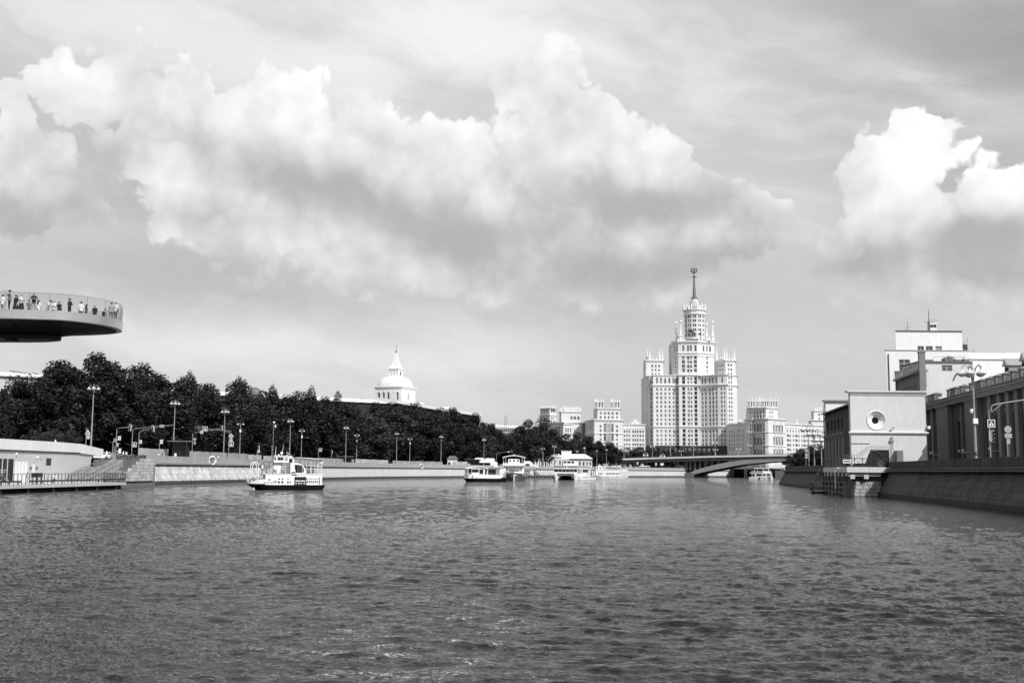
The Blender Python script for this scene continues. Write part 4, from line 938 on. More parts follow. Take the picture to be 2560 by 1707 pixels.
# ------------------------------------------------------------------ buildings behind the left bank
def domed_tower():
    D = 640; c = at(984, 1010, D); zb = 30.; k = D / F; a = 8.5
    zz = lambda y: Z(y, D, 984)
    t = thing('belvedere_tower', 'white square tower with a rounded dome, lantern and needle spire above the trees', 'tower', (c.x, c.y + 9, zb), R(-23))
    L = lambda y: zz(y) - zb
    w = MB(); pan = []
    cols = [-6.1, -3.0, .1, 6.0]
    facade(w, (-a, -a), (1, 0), 2 * a, 0, L(970), [(x + a - .75, x + a + .75, L(999), L(981)) for x in cols], .6, pan)
    facade(w, (a, -a), (0, 1), 2 * a, 0, L(970), [(a - .75, a + .75, L(999), L(981))], .6, pan)
    w.quad((a, a, 0), (-a, a, 0), (-a, a, L(970)), (a, a, L(970))); w.quad((-a, a, 0), (-a, -a, 0), (-a, -a, L(970)), (-a, a, L(970)))
    w.build('wall', 'white_plaster', t); put_panes(pan, t, me=PANE2)
    for x in cols + [3.05]:
        m = MB(); m.tube([(x + .95 * math.cos(q), -a - .08, L(982) + .95 * math.sin(q)) for q in [math.pi * i / 8 for i in range(9)]], .14, 4); m.build('window_arch', 'tower_trim', t)
    cn = MB()
    for z0, z1, o in ((L(971), L(969), .25), (L(969) + .003, L(967), .5), (L(967) + .003, L(965), .7)): cn.box(-a - o, a + o, -a - o, a + o, z0, z1)
    cn.build('cornice', 'tower_trim', t)
    dm = MB(); vs = []; n = 32; rings = 9; h = L(937) - L(965)
    for i in range(rings + 1):
        f = i / rings * .93 * math.pi / 2; r = (a + .3) * math.cos(f) ** .62; z = L(965) + h * math.sin(f) / math.sin(.93 * math.pi / 2); sq = 4.5 - 2.4 * i / rings
        for j in range(n):
            q = 2 * math.pi * j / n; cs, sn = math.cos(q), math.sin(q); s = (abs(cs) ** sq + abs(sn) ** sq) ** (-1 / sq); vs.append((r * s * cs, r * s * sn, z))
    dm.add(vs, [(i * n + j, i * n + (j + 1) % n, (i + 1) * n + (j + 1) % n, (i + 1) * n + j) for i in range(rings) for j in range(n)] + [tuple(range(rings * n, rings * n + n))])
    dm.build('dome', 'roof_white', t, smooth=True)
    ln = MB(); b = 3.1; lp = []
    facade(ln, (-b, -b), (1, 0), 2 * b, L(939), L(920), [(x - .6, x + .6, .6, 3.4) for x in (1.3, 3.3, 5.3)], .25, lp); facade(ln, (b, -b), (0, 1), 2 * b, L(939), L(920), [(2.6, 4.0, .6, 3.2)], .3, lp)
    ln.quad((b, b, L(939)), (-b, b, L(939)), (-b, b, L(920)), (b, b, L(920))); ln.quad((-b, b, L(939)), (-b, -b, L(939)), (-b, -b, L(920)), (-b, b, L(920))); ln.build('lantern', 'white_plaster', t)
    for (p, an, ww, hh) in lp[:3]: link('blind_panel', PB_WHITE, t, p, an, (ww, 1, hh))
    for (p, an, ww, hh) in lp[3:]: link('window', PANE2, t, p, an, (ww, 1, hh))
    ev = MB(); ev.box(-b - .35, b + .35, -b - .35, b + .35, L(920), L(918)); ev.build('eave', 'tower_trim', t)
    sp = MB(); sp.lathe([(4.7, L(918)), (3.5, L(914)), (2.4, L(904)), (1.4, L(893)), (.3, L(877))], n=4, a0=math.pi / 4); sp.build('spire_roof', 'roof_white', t)
    rd = MB(); rd.lathe([(.3, L(878)), (.55, L(876)), (.55, L(874)), (.2, L(873)), (.1, L(860)), (.05, L(855))], n=6); rd.build('needle', 'mid_metal', t)
PB_WHITE = MB().box(-.5, .5, -.01, .05, -.5, .5).mesh('blind_panel', 'white_plaster')
domed_tower()

def long_house(label, chain, depth, zwall, zroof, wallm, roofm, wins=None, over=.8, name='long_building'):
    B = Bld(name, label, 'building', chain[len(chain) // 2][0], chain[len(chain) // 2][1]); segs = wins or {}
    B.block(chain, depth, 5, zwall, segs, ribs=False)
    P = [Vector(p) for p in B.pts(chain)]; r = MB(B.M)
    for a, b in zip(P, P[1:]):
        u = (b - a).normalized(); n = Vector((u.y, -u.x)); a2, b2 = a + n * over, b + n * over; c2, d2 = b - n * depth, a - n * depth
        r.slab((a2.x, a2.y, zwall + over), (b2.x, b2.y, zwall + over), (c2.x, c2.y, zroof + over), (d2.x, d2.y, zroof + over), (0, 0, 1), over)
    r.build('roof', roofm, B.t); return B
z40 = lambda px, y, D: at(px, y, D).z
B = long_house('long hall with a thin bright roof line and dark walls behind the tree tops', [(420, 545), (700, 585), (1000, 628)], 10, z40(860, 1003.5, 606), z40(860, 1003.5, 606) + 1.6, 'roof_grey', 'roof_white', over=1.0)
for px, D in ((470, 552), (560, 565), (640, 576), (808, 600), (902, 615)):
    q = at(px, 1000, D); g = MB(B.M @ Matrix.Translation((q.x, q.y + 4, z40(860, 1003.5, 606)))); g.box(-1.2, 1.2, -.8, .8, 0, 2.6); g.box(-1.4, 1.4, -1., 1., 2.6, 2.9); g.build('chimney', 'concrete', B.t)
B.done(50, 'wall_dark')
B = long_house('dark-walled wing with a white metal roof sloping away right of the domed tower', [(985, 584), (1110, 660), (1196, 716)], 14, 37.9, 40.2, 'roof_grey', 'roof_white', over=1.5, wins=
               {1: [([1150, 1158, 1166, 1174, 1182, 1190], 2.2, [29., 33.5], 2.4)]})
for px, D in ((1040, 620), (1062, 634), (1130, 676)):
    q = at(px, 1020, D); g = MB(B.M @ Matrix.Translation((q.x - 3, q.y + 3, 39.2))); g.box(-2, 2, -1.2, 1.2, 0, 2.0); g.box(-2.3, 2.3, -1.4, 1.4, 2., 2.3); g.build('chimney', 'white_plaster', B.t)
B.done(40, 'wall_dark')
B = long_house('low pale house with a white roof at the left edge above the trees', [(-70, 322), (60, 330), (176, 340)], 12, z40(60, 943, 330), z40(60, 943, 330) + 1.2, 'concrete', 'roof_white', {0: [([-20, 0, 20, 40], 1.6, [24., 20.], 2.0)], 1: [([70, 85, 100, 115, 130, 145], 1.6, [24., 20.], 2.0)]}, .9)
for px, y0, y1, wd in ((46, 934, 927, 46), (88, 938, 932, 16)):
    q = at(px, y0, 336); h = at(px, y1, 336).z - q.z; hw = wd / 2 * 336 / F
    g = MB(B.M @ Matrix.Translation((q.x, q.y, q.z - .6))); g.slab((-hw, 0, h + .8), (hw * .9, 0, h * .4 + .5), (hw * .9, 3, h * .4 + .5), (-hw, 3, h + .8), (0, 0, 1), .2); g.box(-hw * .7, -hw * .6, .5, .8, -.3, h + .3); g.box(hw * .4, hw * .5, .5, .8, -.3, h * .5); g.build('roof_hatch', 'roof_grey', B.t)
q = at(152, 925, 342); g = MB(B.M @ Matrix.Translation(q)); g.box(-1.5, 1.5, 0, 3, -3, 1.0); g.box(-1.8, 1.8, -.3, 3.3, 1.0, 1.4); g.box(-4, 1.5, .2, 2.8, -3.5, -1.2); g.build('roof_cabin', 'roof_grey', B.t)
B.done(40, 'concrete', 'tower_trim')
# lattice dome
q = at(638, 988, 566); t = thing('lattice_dome', 'small grey lattice dome peeping over the trees left of centre', 'dome', (q.x, q.y, 30)); h0 = q.z - 30
g = MB(); g.lathe([(3.4, 0), (3.4, h0), (3.9, h0 + .1), (3.9, h0 + .5), (3.0, h0 + .6), (3.0, h0 + 1.1)], n=20); g.build('drum', 'mid_metal', t)
g = MB(); g.lathe([(2.6 * math.cos(a), h0 + 1.1 + 2.6 * math.sin(a)) for a in [math.pi / 2 * i / 8 * .98 for i in range(9)]], n=20); g.build('dome_shell', 'sign_back', t, smooth=True)
for i in range(10):
    a = math.pi * i / 10; g = MB(); g.tube([(2.7 * math.cos(b) * math.cos(a), 2.7 * math.cos(b) * math.sin(a), h0 + 1.1 + 2.7 * math.sin(b)) for b in [math.pi * k / 12 for k in range(13)]], .09, 4); g.build('dome_rib', 'dark_metal', t)
for b in (.35, .75, 1.1):
    g = MB(); g.tube([(2.7 * math.cos(b) * math.cos(a), 2.7 * math.cos(b) * math.sin(a), h0 + 1.1 + 2.7 * math.sin(b)) for a in [math.pi * k / 10 for k in range(21)]], .08, 4); g.build('dome_ring', 'dark_metal', t)
# white house with roof frames between the trees
B = Bld('white_house', 'white house with an arcaded attic and three masts between the tree clumps', 'building', 1268, 760); D = 760
ch = [(1238, 768), (1294, 758), (1300, 775)]
B.block(ch, 10, 5, Z(1082, D, 1268), {0: [([1256, 1262, 1268, 1274, 1280, 1286], 1.2, [Z(1096, D), Z(1107, D)], 2.2)]}, ribs=False)
B.block([(1240, 772), (1290, 762), (1296, 775)], 8, Z(1082, D, 1268), Z(1070, D, 1268), {0: [([1250, 1255, 1260, 1265, 1270, 1275, 1280], .9, [Z(1081, D)], 2.0)]}, ribs=False); B.cornice(ch, Z(1082, D, 1268) + .3, .8, .7)
rf = MB(B.M); a, b = at(1236, 1066, 770), at(1292, 1068.5, 760); rf.slab(a, b, b + Vector((1, 9, 1.5)), a + Vector((1, 9, 1.5)), (0, 0, 1), .5); rf.build('roof', 'roof_white', B.t)
for px in (1261.5, 1264.5, 1267): q = at(px, 1066, 764); g = MB(B.M); g.tube([q, (q.x, q.y, at(px, 1038, 764).z)], .10, 4); g.build('mast', 'mid_metal', B.t)
B.done(30, 'white_plaster')
# ------------------------------------------------------------------ right bank buildings
def wallX(y, off=0.): return 44 + .14 * (y - 88) + off
UR = Vector((-.1386, -.9903))                 # along the right bank, towards the viewer
def pxY(px, off):                             # distance at which the line parallel to the bank is seen at px
    t = (px - CX) / F; return (44 - .14 * 88 + off) / (t - .14)

def substation():
    Y0 = 205.; base = Vector((62, Y0, 4.08)); t = thing('substation_building', 'pale windowless box building with one round porthole, on the right embankment', 'building', base)
    def z(y): return Z(y, Y0, 2220) - base.z
    x0 = 0.; x1 = at(2313, 1000, Y0).x - 62; X = lambda px: at(px, 1000, Y0).x - 62
    top = z(988); cx, cz, ro, ri = X(2189.3), z(1050.6), 1.62, .62
    w = MB(); sq = 2.2; N = 40
    # front wall with a round hole
    w.quad((x0, 0, 0), (cx - sq, 0, 0), (cx - sq, 0, top), (x0, 0, top)); w.quad((cx + sq, 0, 0), (x1, 0, 0), (x1, 0, top), (cx + sq, 0, top))
    w.quad((cx - sq, 0, 0), (cx + sq, 0, 0), (cx + sq, 0, cz - sq), (cx - sq, 0, cz - sq)); w.quad((cx - sq, 0, cz + sq), (cx + sq, 0, cz + sq), (cx + sq, 0, top), (cx - sq, 0, top))
    ci, co = [], []
    for i in range(N):
        a = 2 * math.pi * i / N; c, s = math.cos(a), math.sin(a); m = max(abs(c), abs(s)); ci.append((cx + ro * c, 0, cz + ro * s)); co.append((cx + sq * c / m, 0, cz + sq * s / m))
    w.add(co + ci, [(i, (i + 1) % N, N + (i + 1) % N, N + i) for i in range(N)])
    dp = 1.0
    w.quad((x0, dp, 0), (x0, 0, 0), (x0, 0, top), (x0, dp, top)); w.quad((x1, 0, 0), (x1, dp, 0), (x1, dp, top), (x1, 0, top)); w.quad((x0, 0, top), (x1, 0, top), (x1, dp, top), (x0, dp, top)); w.quad((x1, dp, 0), (x0, dp, 0), (x0, dp, top), (x1, dp, top))
    w.build('wall', 'box_wall', t)
    pw = MB(); vs = []
    for (r, y) in ((ro + .16, 0), (ro + .16, -.09), (ro + .02, -.12), (ro - .02, -.02), (ri + .22, .62), (ri + .16, .60), (ri, .66), (ri, .74)):
        vs += [(cx + r * math.cos(2 * math.pi * i / N), y, cz + r * math.sin(2 * math.pi * i / N)) for i in range(N)]
    pw.add(vs, [(k * N + i, k * N + (i + 1) % N, (k + 1) * N + (i + 1) % N, (k + 1) * N + i) for k in range(7) for i in range(N)])
    po = pw.build('porthole', 'white_plaster', t, smooth=True)
    pn = MB(); pn.add([(cx + .64 * math.cos(2 * math.pi * i / N), .72, cz + .64 * math.sin(2 * math.pi * i / N)) for i in range(N)], [tuple(range(N))]); pn.build('pane', 'dark_glass', po)
    pc = MB(); pc.box(cx - .6, cx + .6, .68, .71, cz - .03, cz + .03); pc.box(cx - .03, cx + .03, .68, .712, cz - .6, cz + .6); pc.build('glazing_bar', 'dark_metal', po)
    c = MB(); c.box(x0 + .02, x1 + .1, -.14, dp, z(987.5), z(981.5)); c.build('frieze', 'white_plaster', t)
    c = MB(); c.box(x0 - .5, x1 + .35, -.42, dp + .3, z(981.5) + .003, z(979.4)); c.box(x0 - .56, x1 + .4, -.5, dp + .4, z(979.4) + .002, z(977)); c.build('coping', 'white_plaster', t)
    c = MB(); c.box(x0 - .4, x1 + .3, -.3, -.002, z(1083.5), z(1082)); c.box(x0 - .46, x1 + .36, -.36, -.002, z(1082) + .002, z(1079.6)); c.box(x0 - .3, x1 + .2, -.2, -.002, z(1079.6) + .002, z(1078.4)); c.build('string_course', 'white_plaster', t)
    g = MB(); q = X(2316); g.box(q - .1, q + .35, -.6, -.2, z(1071), z(1064)); g.tube([(q - .25, -.1, z(1065)), (q, -.4, z(1067))], .06, 5); g.lathe([(.05, 0), (.22, .1), (.22, .35), (.05, .5)], (q + .1, -.4, z(1073)), 8); g.build('camera_head', 'sign_white', t)
    g = MB(); q = X(2227); g.tube([(q, 0, z(1073)), (q + .1, -.5, z(1071)), (q + .25, -.6, z(1069))], .07, 5); g.box(q - .1, q + .3, -.75, -.4, z(1070), z(1067.5)); g.build('spot_lamp', 'sign_back', t)
    g = MB(); g.box(X(2232), X(2247), -1.4, -.01, 0, z(1126)); g.build('service_cabinet', 'cabinet_grey', t)
    g = MB()
    for px in (2224.5, 2228): g.tube([(X(px), -.25, 0), (X(px), -.25, z(1098))], .06, 5)
    g.box(X(2221), X(2231), -.4, -.1, z(1103), z(1098)); g.lathe([(.12, 0), (.16, .5), (.02, .6)], (X(2226), -.25, z(1098)), 6); g.build('vent_pipe', 'sign_back', t)
    g = MB(); g.tube([(x0, -.06, z(1109)), (X(2171), -.06, z(1109))], .05, 4); g.build('cable', 'dark_metal', t)
    # long shaded side range behind, with openings between columns
    a0 = Vector((66.9 - 62, 239 - Y0)); a1 = Vector((62.35 - 62, dp + .01)); u = (a1 - a0); L = u.length; u /= L; ze = 11.9
    pan = []; s = MB(); cols = [4.2, 9.0, 13.6, 18.2, 22.6]
    wins = [(c - 1.15, c + 1.15, 8.0, 10.0) for c in cols] + [(c - 1.75, c + 1.75, .4, 6.7) for c in cols]
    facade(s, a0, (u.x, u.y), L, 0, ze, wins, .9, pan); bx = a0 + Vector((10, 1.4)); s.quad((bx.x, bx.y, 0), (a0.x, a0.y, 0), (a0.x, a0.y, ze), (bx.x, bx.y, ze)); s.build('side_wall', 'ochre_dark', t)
    for (p, an, ww, hh) in pan[0:5]: link('window', PANE, t, p, an, (ww, 1, hh))
    for (p, an, ww, hh) in pan[5:]: link('opening', VOID, t, p, an, (ww, 1, hh))
    n = Vector((u.y, -u.x))
    for c in [2.0] + [x + 2.3 for x in cols]:
        q = a0 + u * min(c, L - .3) + n * .12; k = MB(Matrix.Translation((q.x, q.y, 0)) @ Matrix.Rotation(math.atan2(u.y, u.x), 4, 'Z')); k.box(-.38, .38, -.3, .1, 0, 6.6); k.box(-.55, .55, -.45, .1, 6.6, 6.85); k.box(-.7, .7, -.6, .1, 6.85, 7.15); k.build('column', 'ochre_trim', t)
    rf = MB(); e = n * .8; p, q = a0 + e - u * .3, a1 + e; rf.slab((p.x, p.y, ze + .1), (q.x, q.y, ze + .1), (q.x + 9, q.y + 1, ze + 2.0), (p.x + 9, p.y + 1, ze + 2.0), (0, 0, 1), .3); rf.build('side_roof', 'roof_grey', t)
    gp = MB(); ztop = Z(1004, 239, 2095) - base.z; gp.box(a0.x + .2, a0.x + 8, a0.y + .3, a0.y + .8, ze - .5, ztop); gp.build('end_gable', 'white_plaster', t)
    cp = MB(); cp.box(a0.x - .3, a0.x + 8, a0.y - .1, a0.y + 1., ztop, ztop + .35); cp.build('gable_coping', 'mid_metal', t)
    dp_ = MB(); q = a0 + n * .3; dp_.tube([(q.x, q.y, 0), (q.x, q.y, ze), (q.x + .2, q.y, ztop)], .14, 5); q = a0 + u * 1.4 + n * .2; dp_.tube([(q.x, q.y, 0), (q.x, q.y, ze - .4), (q.x - .3, q.y, ze)], .09, 5); dp_.build('downpipe', 'mid_metal', t)
pm('box_wall', .60, .9, .05, .25, streak=.09, fine=.04); pm('cabinet_grey', .18, .6, .05, 1.)
VOID = MB().box(-.5, .5, -.01, .05, -.5, .5).mesh('opening', 'dark_void')
substation()

KP = 1.1408
def power_station():
    Yf = 226. * KP; p0 = Vector((wallX(Yf, 25), Yf)); base = Vector((p0.x, p0.y, 4.08)); t = thing('power_station', 'long dark pilastered power station with a metal roof along the right road', 'building', base)
    ang = math.atan2(UR.y, UR.x); M = Matrix.Rotation(ang, 4, 'Z'); t.rotation_euler = (0, 0, ang)     # local x runs towards the viewer, local -y looks at the river
    S = lambda Y: (Yf - Y * KP) / .9903; zt = 13.65; L = S(118)
    wn = [216.8, 212.2, 207.6, 191.8, 187.2, 174.6, 169.4, 164.8, 160.6, 156.4, 152.4, 148.4, 144, 139, 134, 129]
    w = MB(); pan = []
    facade(w, (0, 0), (1, 0), L, 0, zt, [(S(y) - .95, S(y) + .95, 2.1, 9.6) for y in wn] + [(S(y) - .95, S(y) + .95, .3, 1.7) for y in wn], .55, pan)
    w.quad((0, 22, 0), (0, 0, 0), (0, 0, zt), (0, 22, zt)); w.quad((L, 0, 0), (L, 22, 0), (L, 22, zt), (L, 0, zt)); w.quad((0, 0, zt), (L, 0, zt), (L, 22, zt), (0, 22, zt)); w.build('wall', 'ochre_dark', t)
    for k, (p, a, ww, hh) in enumerate(pan):
        o = link('window' if hh > 3 else 'vent_opening', PANE if hh > 3 else VOID, t, p, a, (ww, 1, hh))
        if hh > 3:
            g = MB()
            for j in range(1, 7): g.box(-ww / 2, ww / 2, -.06, -.035, -hh / 2 + hh * j / 7 - .04, -hh / 2 + hh * j / 7 + .04)
            ob = g.build('glazing_bar', 'sign_back', o); ob.scale = (1 / ww, 1, 1 / hh)
            hd = MB(); hd.tube([(p[0] + .95 * math.cos(q), -.06, 9.5 + .8 * math.sin(q)) for q in [math.pi * i / 8 for i in range(9)]], .16, 4); hd.build('window_arch', 'ochre_wall', t)
    def pier(y0, y1, out, mat='ochre_wall', name='pilaster'):
        a, b = S(y0), S(y1); g = MB(); g.box(a, b, -out, -.003, 0, zt - .95); g.box(a - .12, b + .12, -out - .12, -.003, zt - .95, zt - .6); g.box(a - .08, b + .08, -out - .08, -.002, 0, .7); g.build(name, mat, t)
    pier(204.2, 196.2, .9, name='pier'); pier(184.8, 177.2, .9, name='pier')
    for y in (219., 214.4, 209.9, 205.6): pier(y + .6, y - .6, .45)
    for y in (172., 167., 162.7, 158.6, 154.5, 150.4, 146, 141.5, 136.5, 131.5, 126): pier(y + .75, y - .75, .5)
    pier(189.9, 189.1, .3); 
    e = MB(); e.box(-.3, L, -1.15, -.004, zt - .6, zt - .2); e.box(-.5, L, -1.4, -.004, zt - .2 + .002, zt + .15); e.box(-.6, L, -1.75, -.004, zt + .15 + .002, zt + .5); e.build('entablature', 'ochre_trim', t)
    gt = MB(); gt.box(-.6, L, -1.9, -.4, zt + .5 + .002, zt + .75); gt.build('gutter', 'roof_grey', t)
    for y in (216, 213, 209.8, 206.8, 195.5, 192, 186.8, 181., 176.2, 171.2, 167., 163., 158.9, 155., 151):
        long = y in (206.8, 192, 176.2); a = S(y); hw = 2.0 if long else .65; g = MB(); g.box(a - hw, a + hw, -.9, .5, zt + .5, zt + 2.3); g.box(a - hw - .15, a + hw + .15, -1.05, .65, zt + 2.3, zt + 2.45); g.prism([(a - hw, -.9), (a + hw, -.9), (a + hw, .5), (a - hw, .5)], zt + 2.45, zt + 2.8, [(a - hw * .3, -.3), (a + hw * .3, -.3), (a + hw * .3, 0), (a - hw * .3, 0)]); g.build('parapet_block', 'ochre_wall', t)
        r = MB(); r.tube([(a + hw, -.7, zt + .8), (a + hw + .9, -.7, zt + 1.8), (a + hw + 2.3, -.7, zt + 1.8)], .05, 4)
        for q in (.9, 1.4, 1.9): r.tube([(a + hw + q, -.7, zt + .7), (a + hw + q, -.7, zt + 1.8)], .04, 4)
        r.build('roof_rail', 'mid_metal', t)
    # pitched metal roof of the near hall, standing seams
    a, b = S(181), L; seam = 1.05; k = int((b - a) / seam)
    for i in range(k):
        x = a + i * seam; g = MB(); g.slab((x, 1.2, zt + 1.2), (x + seam - .06, 1.2, zt + 1.2), (x + seam - .06, 12.5, zt + 9.3), (x, 12.5, zt + 9.3), (0, -.58, .81), .12); g.box(x - .05, x, 1.2, 1.3, zt + 1.2, zt + 1.35)
        g.build('roof_sheet', 'roof_metal', t)
    g = MB(); g.add([(a + .1, 1.0, zt), (a + .1, 12.5, zt), (a + .1, 12.5, zt + 9.0), (a + .1, 1.0, zt + 1.0)], [(0, 3, 2, 1)]); g.build('gable_wall', 'ochre_wall', t)
    for x in (a + 3., a + 13.):
        g = MB(); g.prism([(x, 4.5), (x + 2.6, 4.5), (x + 2.6, 9), (x, 9)], zt + 3.2, zt + 5.2); g.add([(x - .3, 4.1, zt + 5.2), (x + 2.9, 4.1, zt + 5.2), (x + 1.3, 4.1, zt + 6.6), (x - .3, 10, zt + 5.2), (x + 2.9, 10, zt + 5.2), (x + 1.3, 10, zt + 6.6)], [(0, 1, 2), (0, 2, 5, 3), (1, 4, 5, 2), (3, 5, 4)]); do = g.build('dormer', 'roof_metal', t)
        g = MB(); g.box(x + .3, x + 2.3, 4.44, 4.49, zt + 3.5, zt + 4.9); g.build('louvre', 'dark_void', do)
    for y, out in ((208, 0.), (203., .9), (187.5, 0.), (182., .9), (168., .5)):
        g = MB(); g.tube([(S(y), -out, 3.4), (S(y) - .0, -out - 1.3, 3.4)], .05, 5); g.lathe([(.05, -.28), (.22, -.15), (.28, 0), (.22, .18), (.05, .28)], (S(y), -out - 1.35, 3.7), 10); g.build('globe_lamp', 'lamp_white', t)
    for y in (205.2, 189.5, 174.0, 152.8): g = MB(); g.tube([(S(y), -1.6, zt + .4), (S(y), -.75, zt - .6), (S(y), -.12, zt - 1.4), (S(y), -.12, .2)], .09, 6); g.build('downpipe', 'mid_metal', t)
    for y in (200, 181): g = MB(); g.lathe([(.28, 0), (.3, .35), (.42, .5), (.42, .75)], (S(y), -1.3, zt + .5), 8); g.build('roof_flood_lamp', 'sign_white', t)
power_station()

def modern_block():
    D = 300; b = at(2222, 1100, D); base = Vector((b.x, D, 4.08)); t = thing('office_block', 'tall smooth white flat-roofed block rising behind the box building', 'building', base)
    X = lambda px: at(px, 900, D).x - base.x; z = lambda y: Z(y, D, 2320) - base.z
    w = MB(); pan = []
    facade(w, (0, 0), (1, 0), X(2423), 0, z(877), [(X(2247), X(2275), z(928), z(899)), ], .3, pan); w.quad((1.2, 2.6, 0), (0, 0, 0), (0, 0, z(877)), (1.2, 2.6, z(877))); w.quad((X(2423), 0, 0), (X(2423), 14, 0), (X(2423), 14, z(877)), (X(2423), 0, z(877))); w.add([(0, 0, z(877)), (X(2423), 0, z(877)), (X(2423), 14, z(877)), (6.2, 14, z(877))], [(0, 1, 2, 3)]); w.quad((6.2, 14, 0), (1.2, 2.6, 0), (1.2, 2.6, z(877)), (6.2, 14, z(877))); w.build('lower_wall', 'white_plaster', t)
    xs = [(2298, 2314), (2319, 2336), (2343, 2359)]; u = MB(); a, c = X(2244), X(2411); z0, z1 = z(877), z(828)
    facade(u, (a, .9), (1, 0), c - a, z0, z1, [(X(p) - a, X(q) - a, z(874) - z0, z(864) - z0) for p, q in xs], .3, pan); u.quad((a + 4.6, 12, z0), (a, .9, z0), (a, .9, z1), (a + 4.6, 12, z1)); u.quad((c, .9, z0), (c, 12, z0), (c, 12, z1), (c, .9, z1)); u.quad((a, .9, z1), (c, .9, z1), (c, 12, z1), (a + 4.6, 12, z1)); u.build('upper_wall', 'white_plaster', t)
    put_panes(pan, t)
    r = MB(); r.prism([(a - .15, .7), (c + .05, .7), (c + .05, 12.2), (a + 4.6, 12.2)], z1 + .003, z1 + .3); r.build('roof_edge', 'roof_grey', t); r = MB(); r.box(-.15, X(2423) + .1, -.15, .85, z(877) + .003, z(877) + .25); r.build('ledge', 'sign_back', t)
    g = MB(); g.box(X(2342), X(2359.5), 4, 6, z1 + .3, z(800)); g.box(X(2341.5), X(2360), 3.85, 6.1, z(800), z(800) + .2); cb = g.build('roof_cabin', 'white_plaster', t)
    g = MB(); g.box(X(2343), X(2349.5), 3.9, 3.98, z(813), z(806.5)); g.build('window', 'dark_glass', cb); g = MB(); g.box(X(2351), X(2358), 3.9, 3.98, z(813), z(806.5)); g.build('window', 'dark_glass', cb)
    g = MB()
    for px in (2342, 2348, 2354, 2360): g.tube([(X(px), 4, z(800)), (X(px), 4, z(795))], .05, 4)
    g.tube([(X(2342), 4, z(795.3)), (X(2360), 4, z(795.3))], .05, 4); g.build('railing', 'mid_metal', cb)
    g = MB(); q = X(2339.5); g.tube([(q, 4, z1), (q, 4, z(778)), (q, 4, z(766))], [.12, .08, .03], 5); g.tube([(q - 1.4, 4, z(800)), (q, 4, z(798))], .04, 4); g.build('mast_antenna', 'dark_metal', t)
    g = MB(); q = X(2285); g.tube([(q, 4, z1), (q, 4, z(801))], .06, 4)
    for y, l in ((801, -1.), (812, 1.), (819, -.9)): g.tube([(q - (1.1 if l < 0 else .9), 4, z(y)), (q + (.1 if l < 0 else .9), 4, z(y))], .04, 4)
    g.build('television_antenna', 'mid_metal', t)
    g = MB(); g.box(X(2412), X(2424), 1, 4, z(873), z(859)); g.tube([(X(2413), 1, z(859)), (X(2413), 1, z(854)), (X(2424), 1, z(854)), (X(2424), 1, z(842))], .05, 4); g.build('roof_tank', 'dark_metal', t)
    g = MB(); g.tube([(X(2221), -.2, z(990)), (X(2221), -.2, z(885))], .12, 5); g.build('downpipe', 'dark_metal', t)
    # annex
    D2 = 278; b2 = at(2303, 1100, D2); t2 = thing('annex_building', 'light grey annex with wall ladder and three-light window in front of the tall white block', 'building', (b2.x, D2, 4.08))
    X2 = lambda px: at(px, 900, D2).x - b2.x; zz = lambda y: Z(y, D2, 2360) - 4.08; w = MB(); pan = []
    facade(w, (0, 0), (1, 0), X2(2430), 0, zz(906), [(X2(2353.5), X2(2380), zz(927.5), zz(912.5))], .3, pan); w.quad((0, 12, 0), (0, 0, 0), (0, 0, zz(906)), (0, 12, zz(906))); w.quad((0, 0, zz(906)), (X2(2430), 0, zz(906)), (X2(2430), 12, zz(906)), (0, 12, zz(906))); w.build('wall', 'box_wall', t2); put_panes(pan, t2)
    r = MB(); r.box(-.2, X2(2430), -.35, 12, zz(906) + .003, zz(903)); r.build('roof_edge', 'roof_grey', t2)
    g = MB()
    for px in (2306, 2319): g.tube([(X2(px), -.5, zz(962)), (X2(px), -.5, zz(922))], .06, 4)
    for y in range(924, 962, 5): g.tube([(X2(2306), -.5, zz(y)), (X2(2319), -.5, zz(y))], .05, 4)
    for y in (925, 940, 955): g.tube([(X2(2306), -.5, zz(y)), (X2(2306), 0, zz(y - 1))], .05, 4)
    g.build('wall_ladder', 'sign_white', t2)
    g = MB(); g.tube([(X2(2381), -.15, zz(951)), (X2(2388), -.3, zz(935)), (X2(2391), -.35, zz(932)), (X2(2394), -.3, zz(934))], .12, 5); g.build('vent_pipe', 'dark_metal', t2)
    for (a_, b_, y0, y1) in ((2314, 2336, 903, 898), (2365, 2376, 903, 894), (2376, 2388, 903, 890), (2391, 2408, 903, 897), (2412, 2428, 903, 896)):
        g = MB(); g.box(X2(a_), X2(b_), 1, 3, zz(y0), zz(y1)); g.box(X2(a_) + .1, X2(b_) - .1, .9, .98, zz(y0) + .15, zz(y1) - .12); g.tube([(X2(a_) + .4, 2, zz(y1)), (X2(a_) + .4, 2, zz(y1) + .5)], .12, 6); g.build('roof_unit', 'cabinet_grey', t2)
    g = MB(); g.tube([(X2(2336), .4, zz(891)), (X2(2413), .4, zz(892))], .04, 4)
    for px in (2336, 2358, 2380, 2413): g.tube([(X2(px), .4, zz(903)), (X2(px), .4, zz(891))], .04, 4)
    g.build('roof_rail', 'mid_metal', t2)
    # shaded stair range running back
    t3 = thing('stair_range', 'shaded narrow range with slit windows and a rail-topped roof behind the box building', 'building', (at(2302, 1000, 268).x, 268, 4.08))
    a0 = Vector((.14 * 28, 28.)); a1 = Vector((0, 0)); u = (a1 - a0); L = u.length; u /= L; ze = 23.6; w = MB(); pan = []
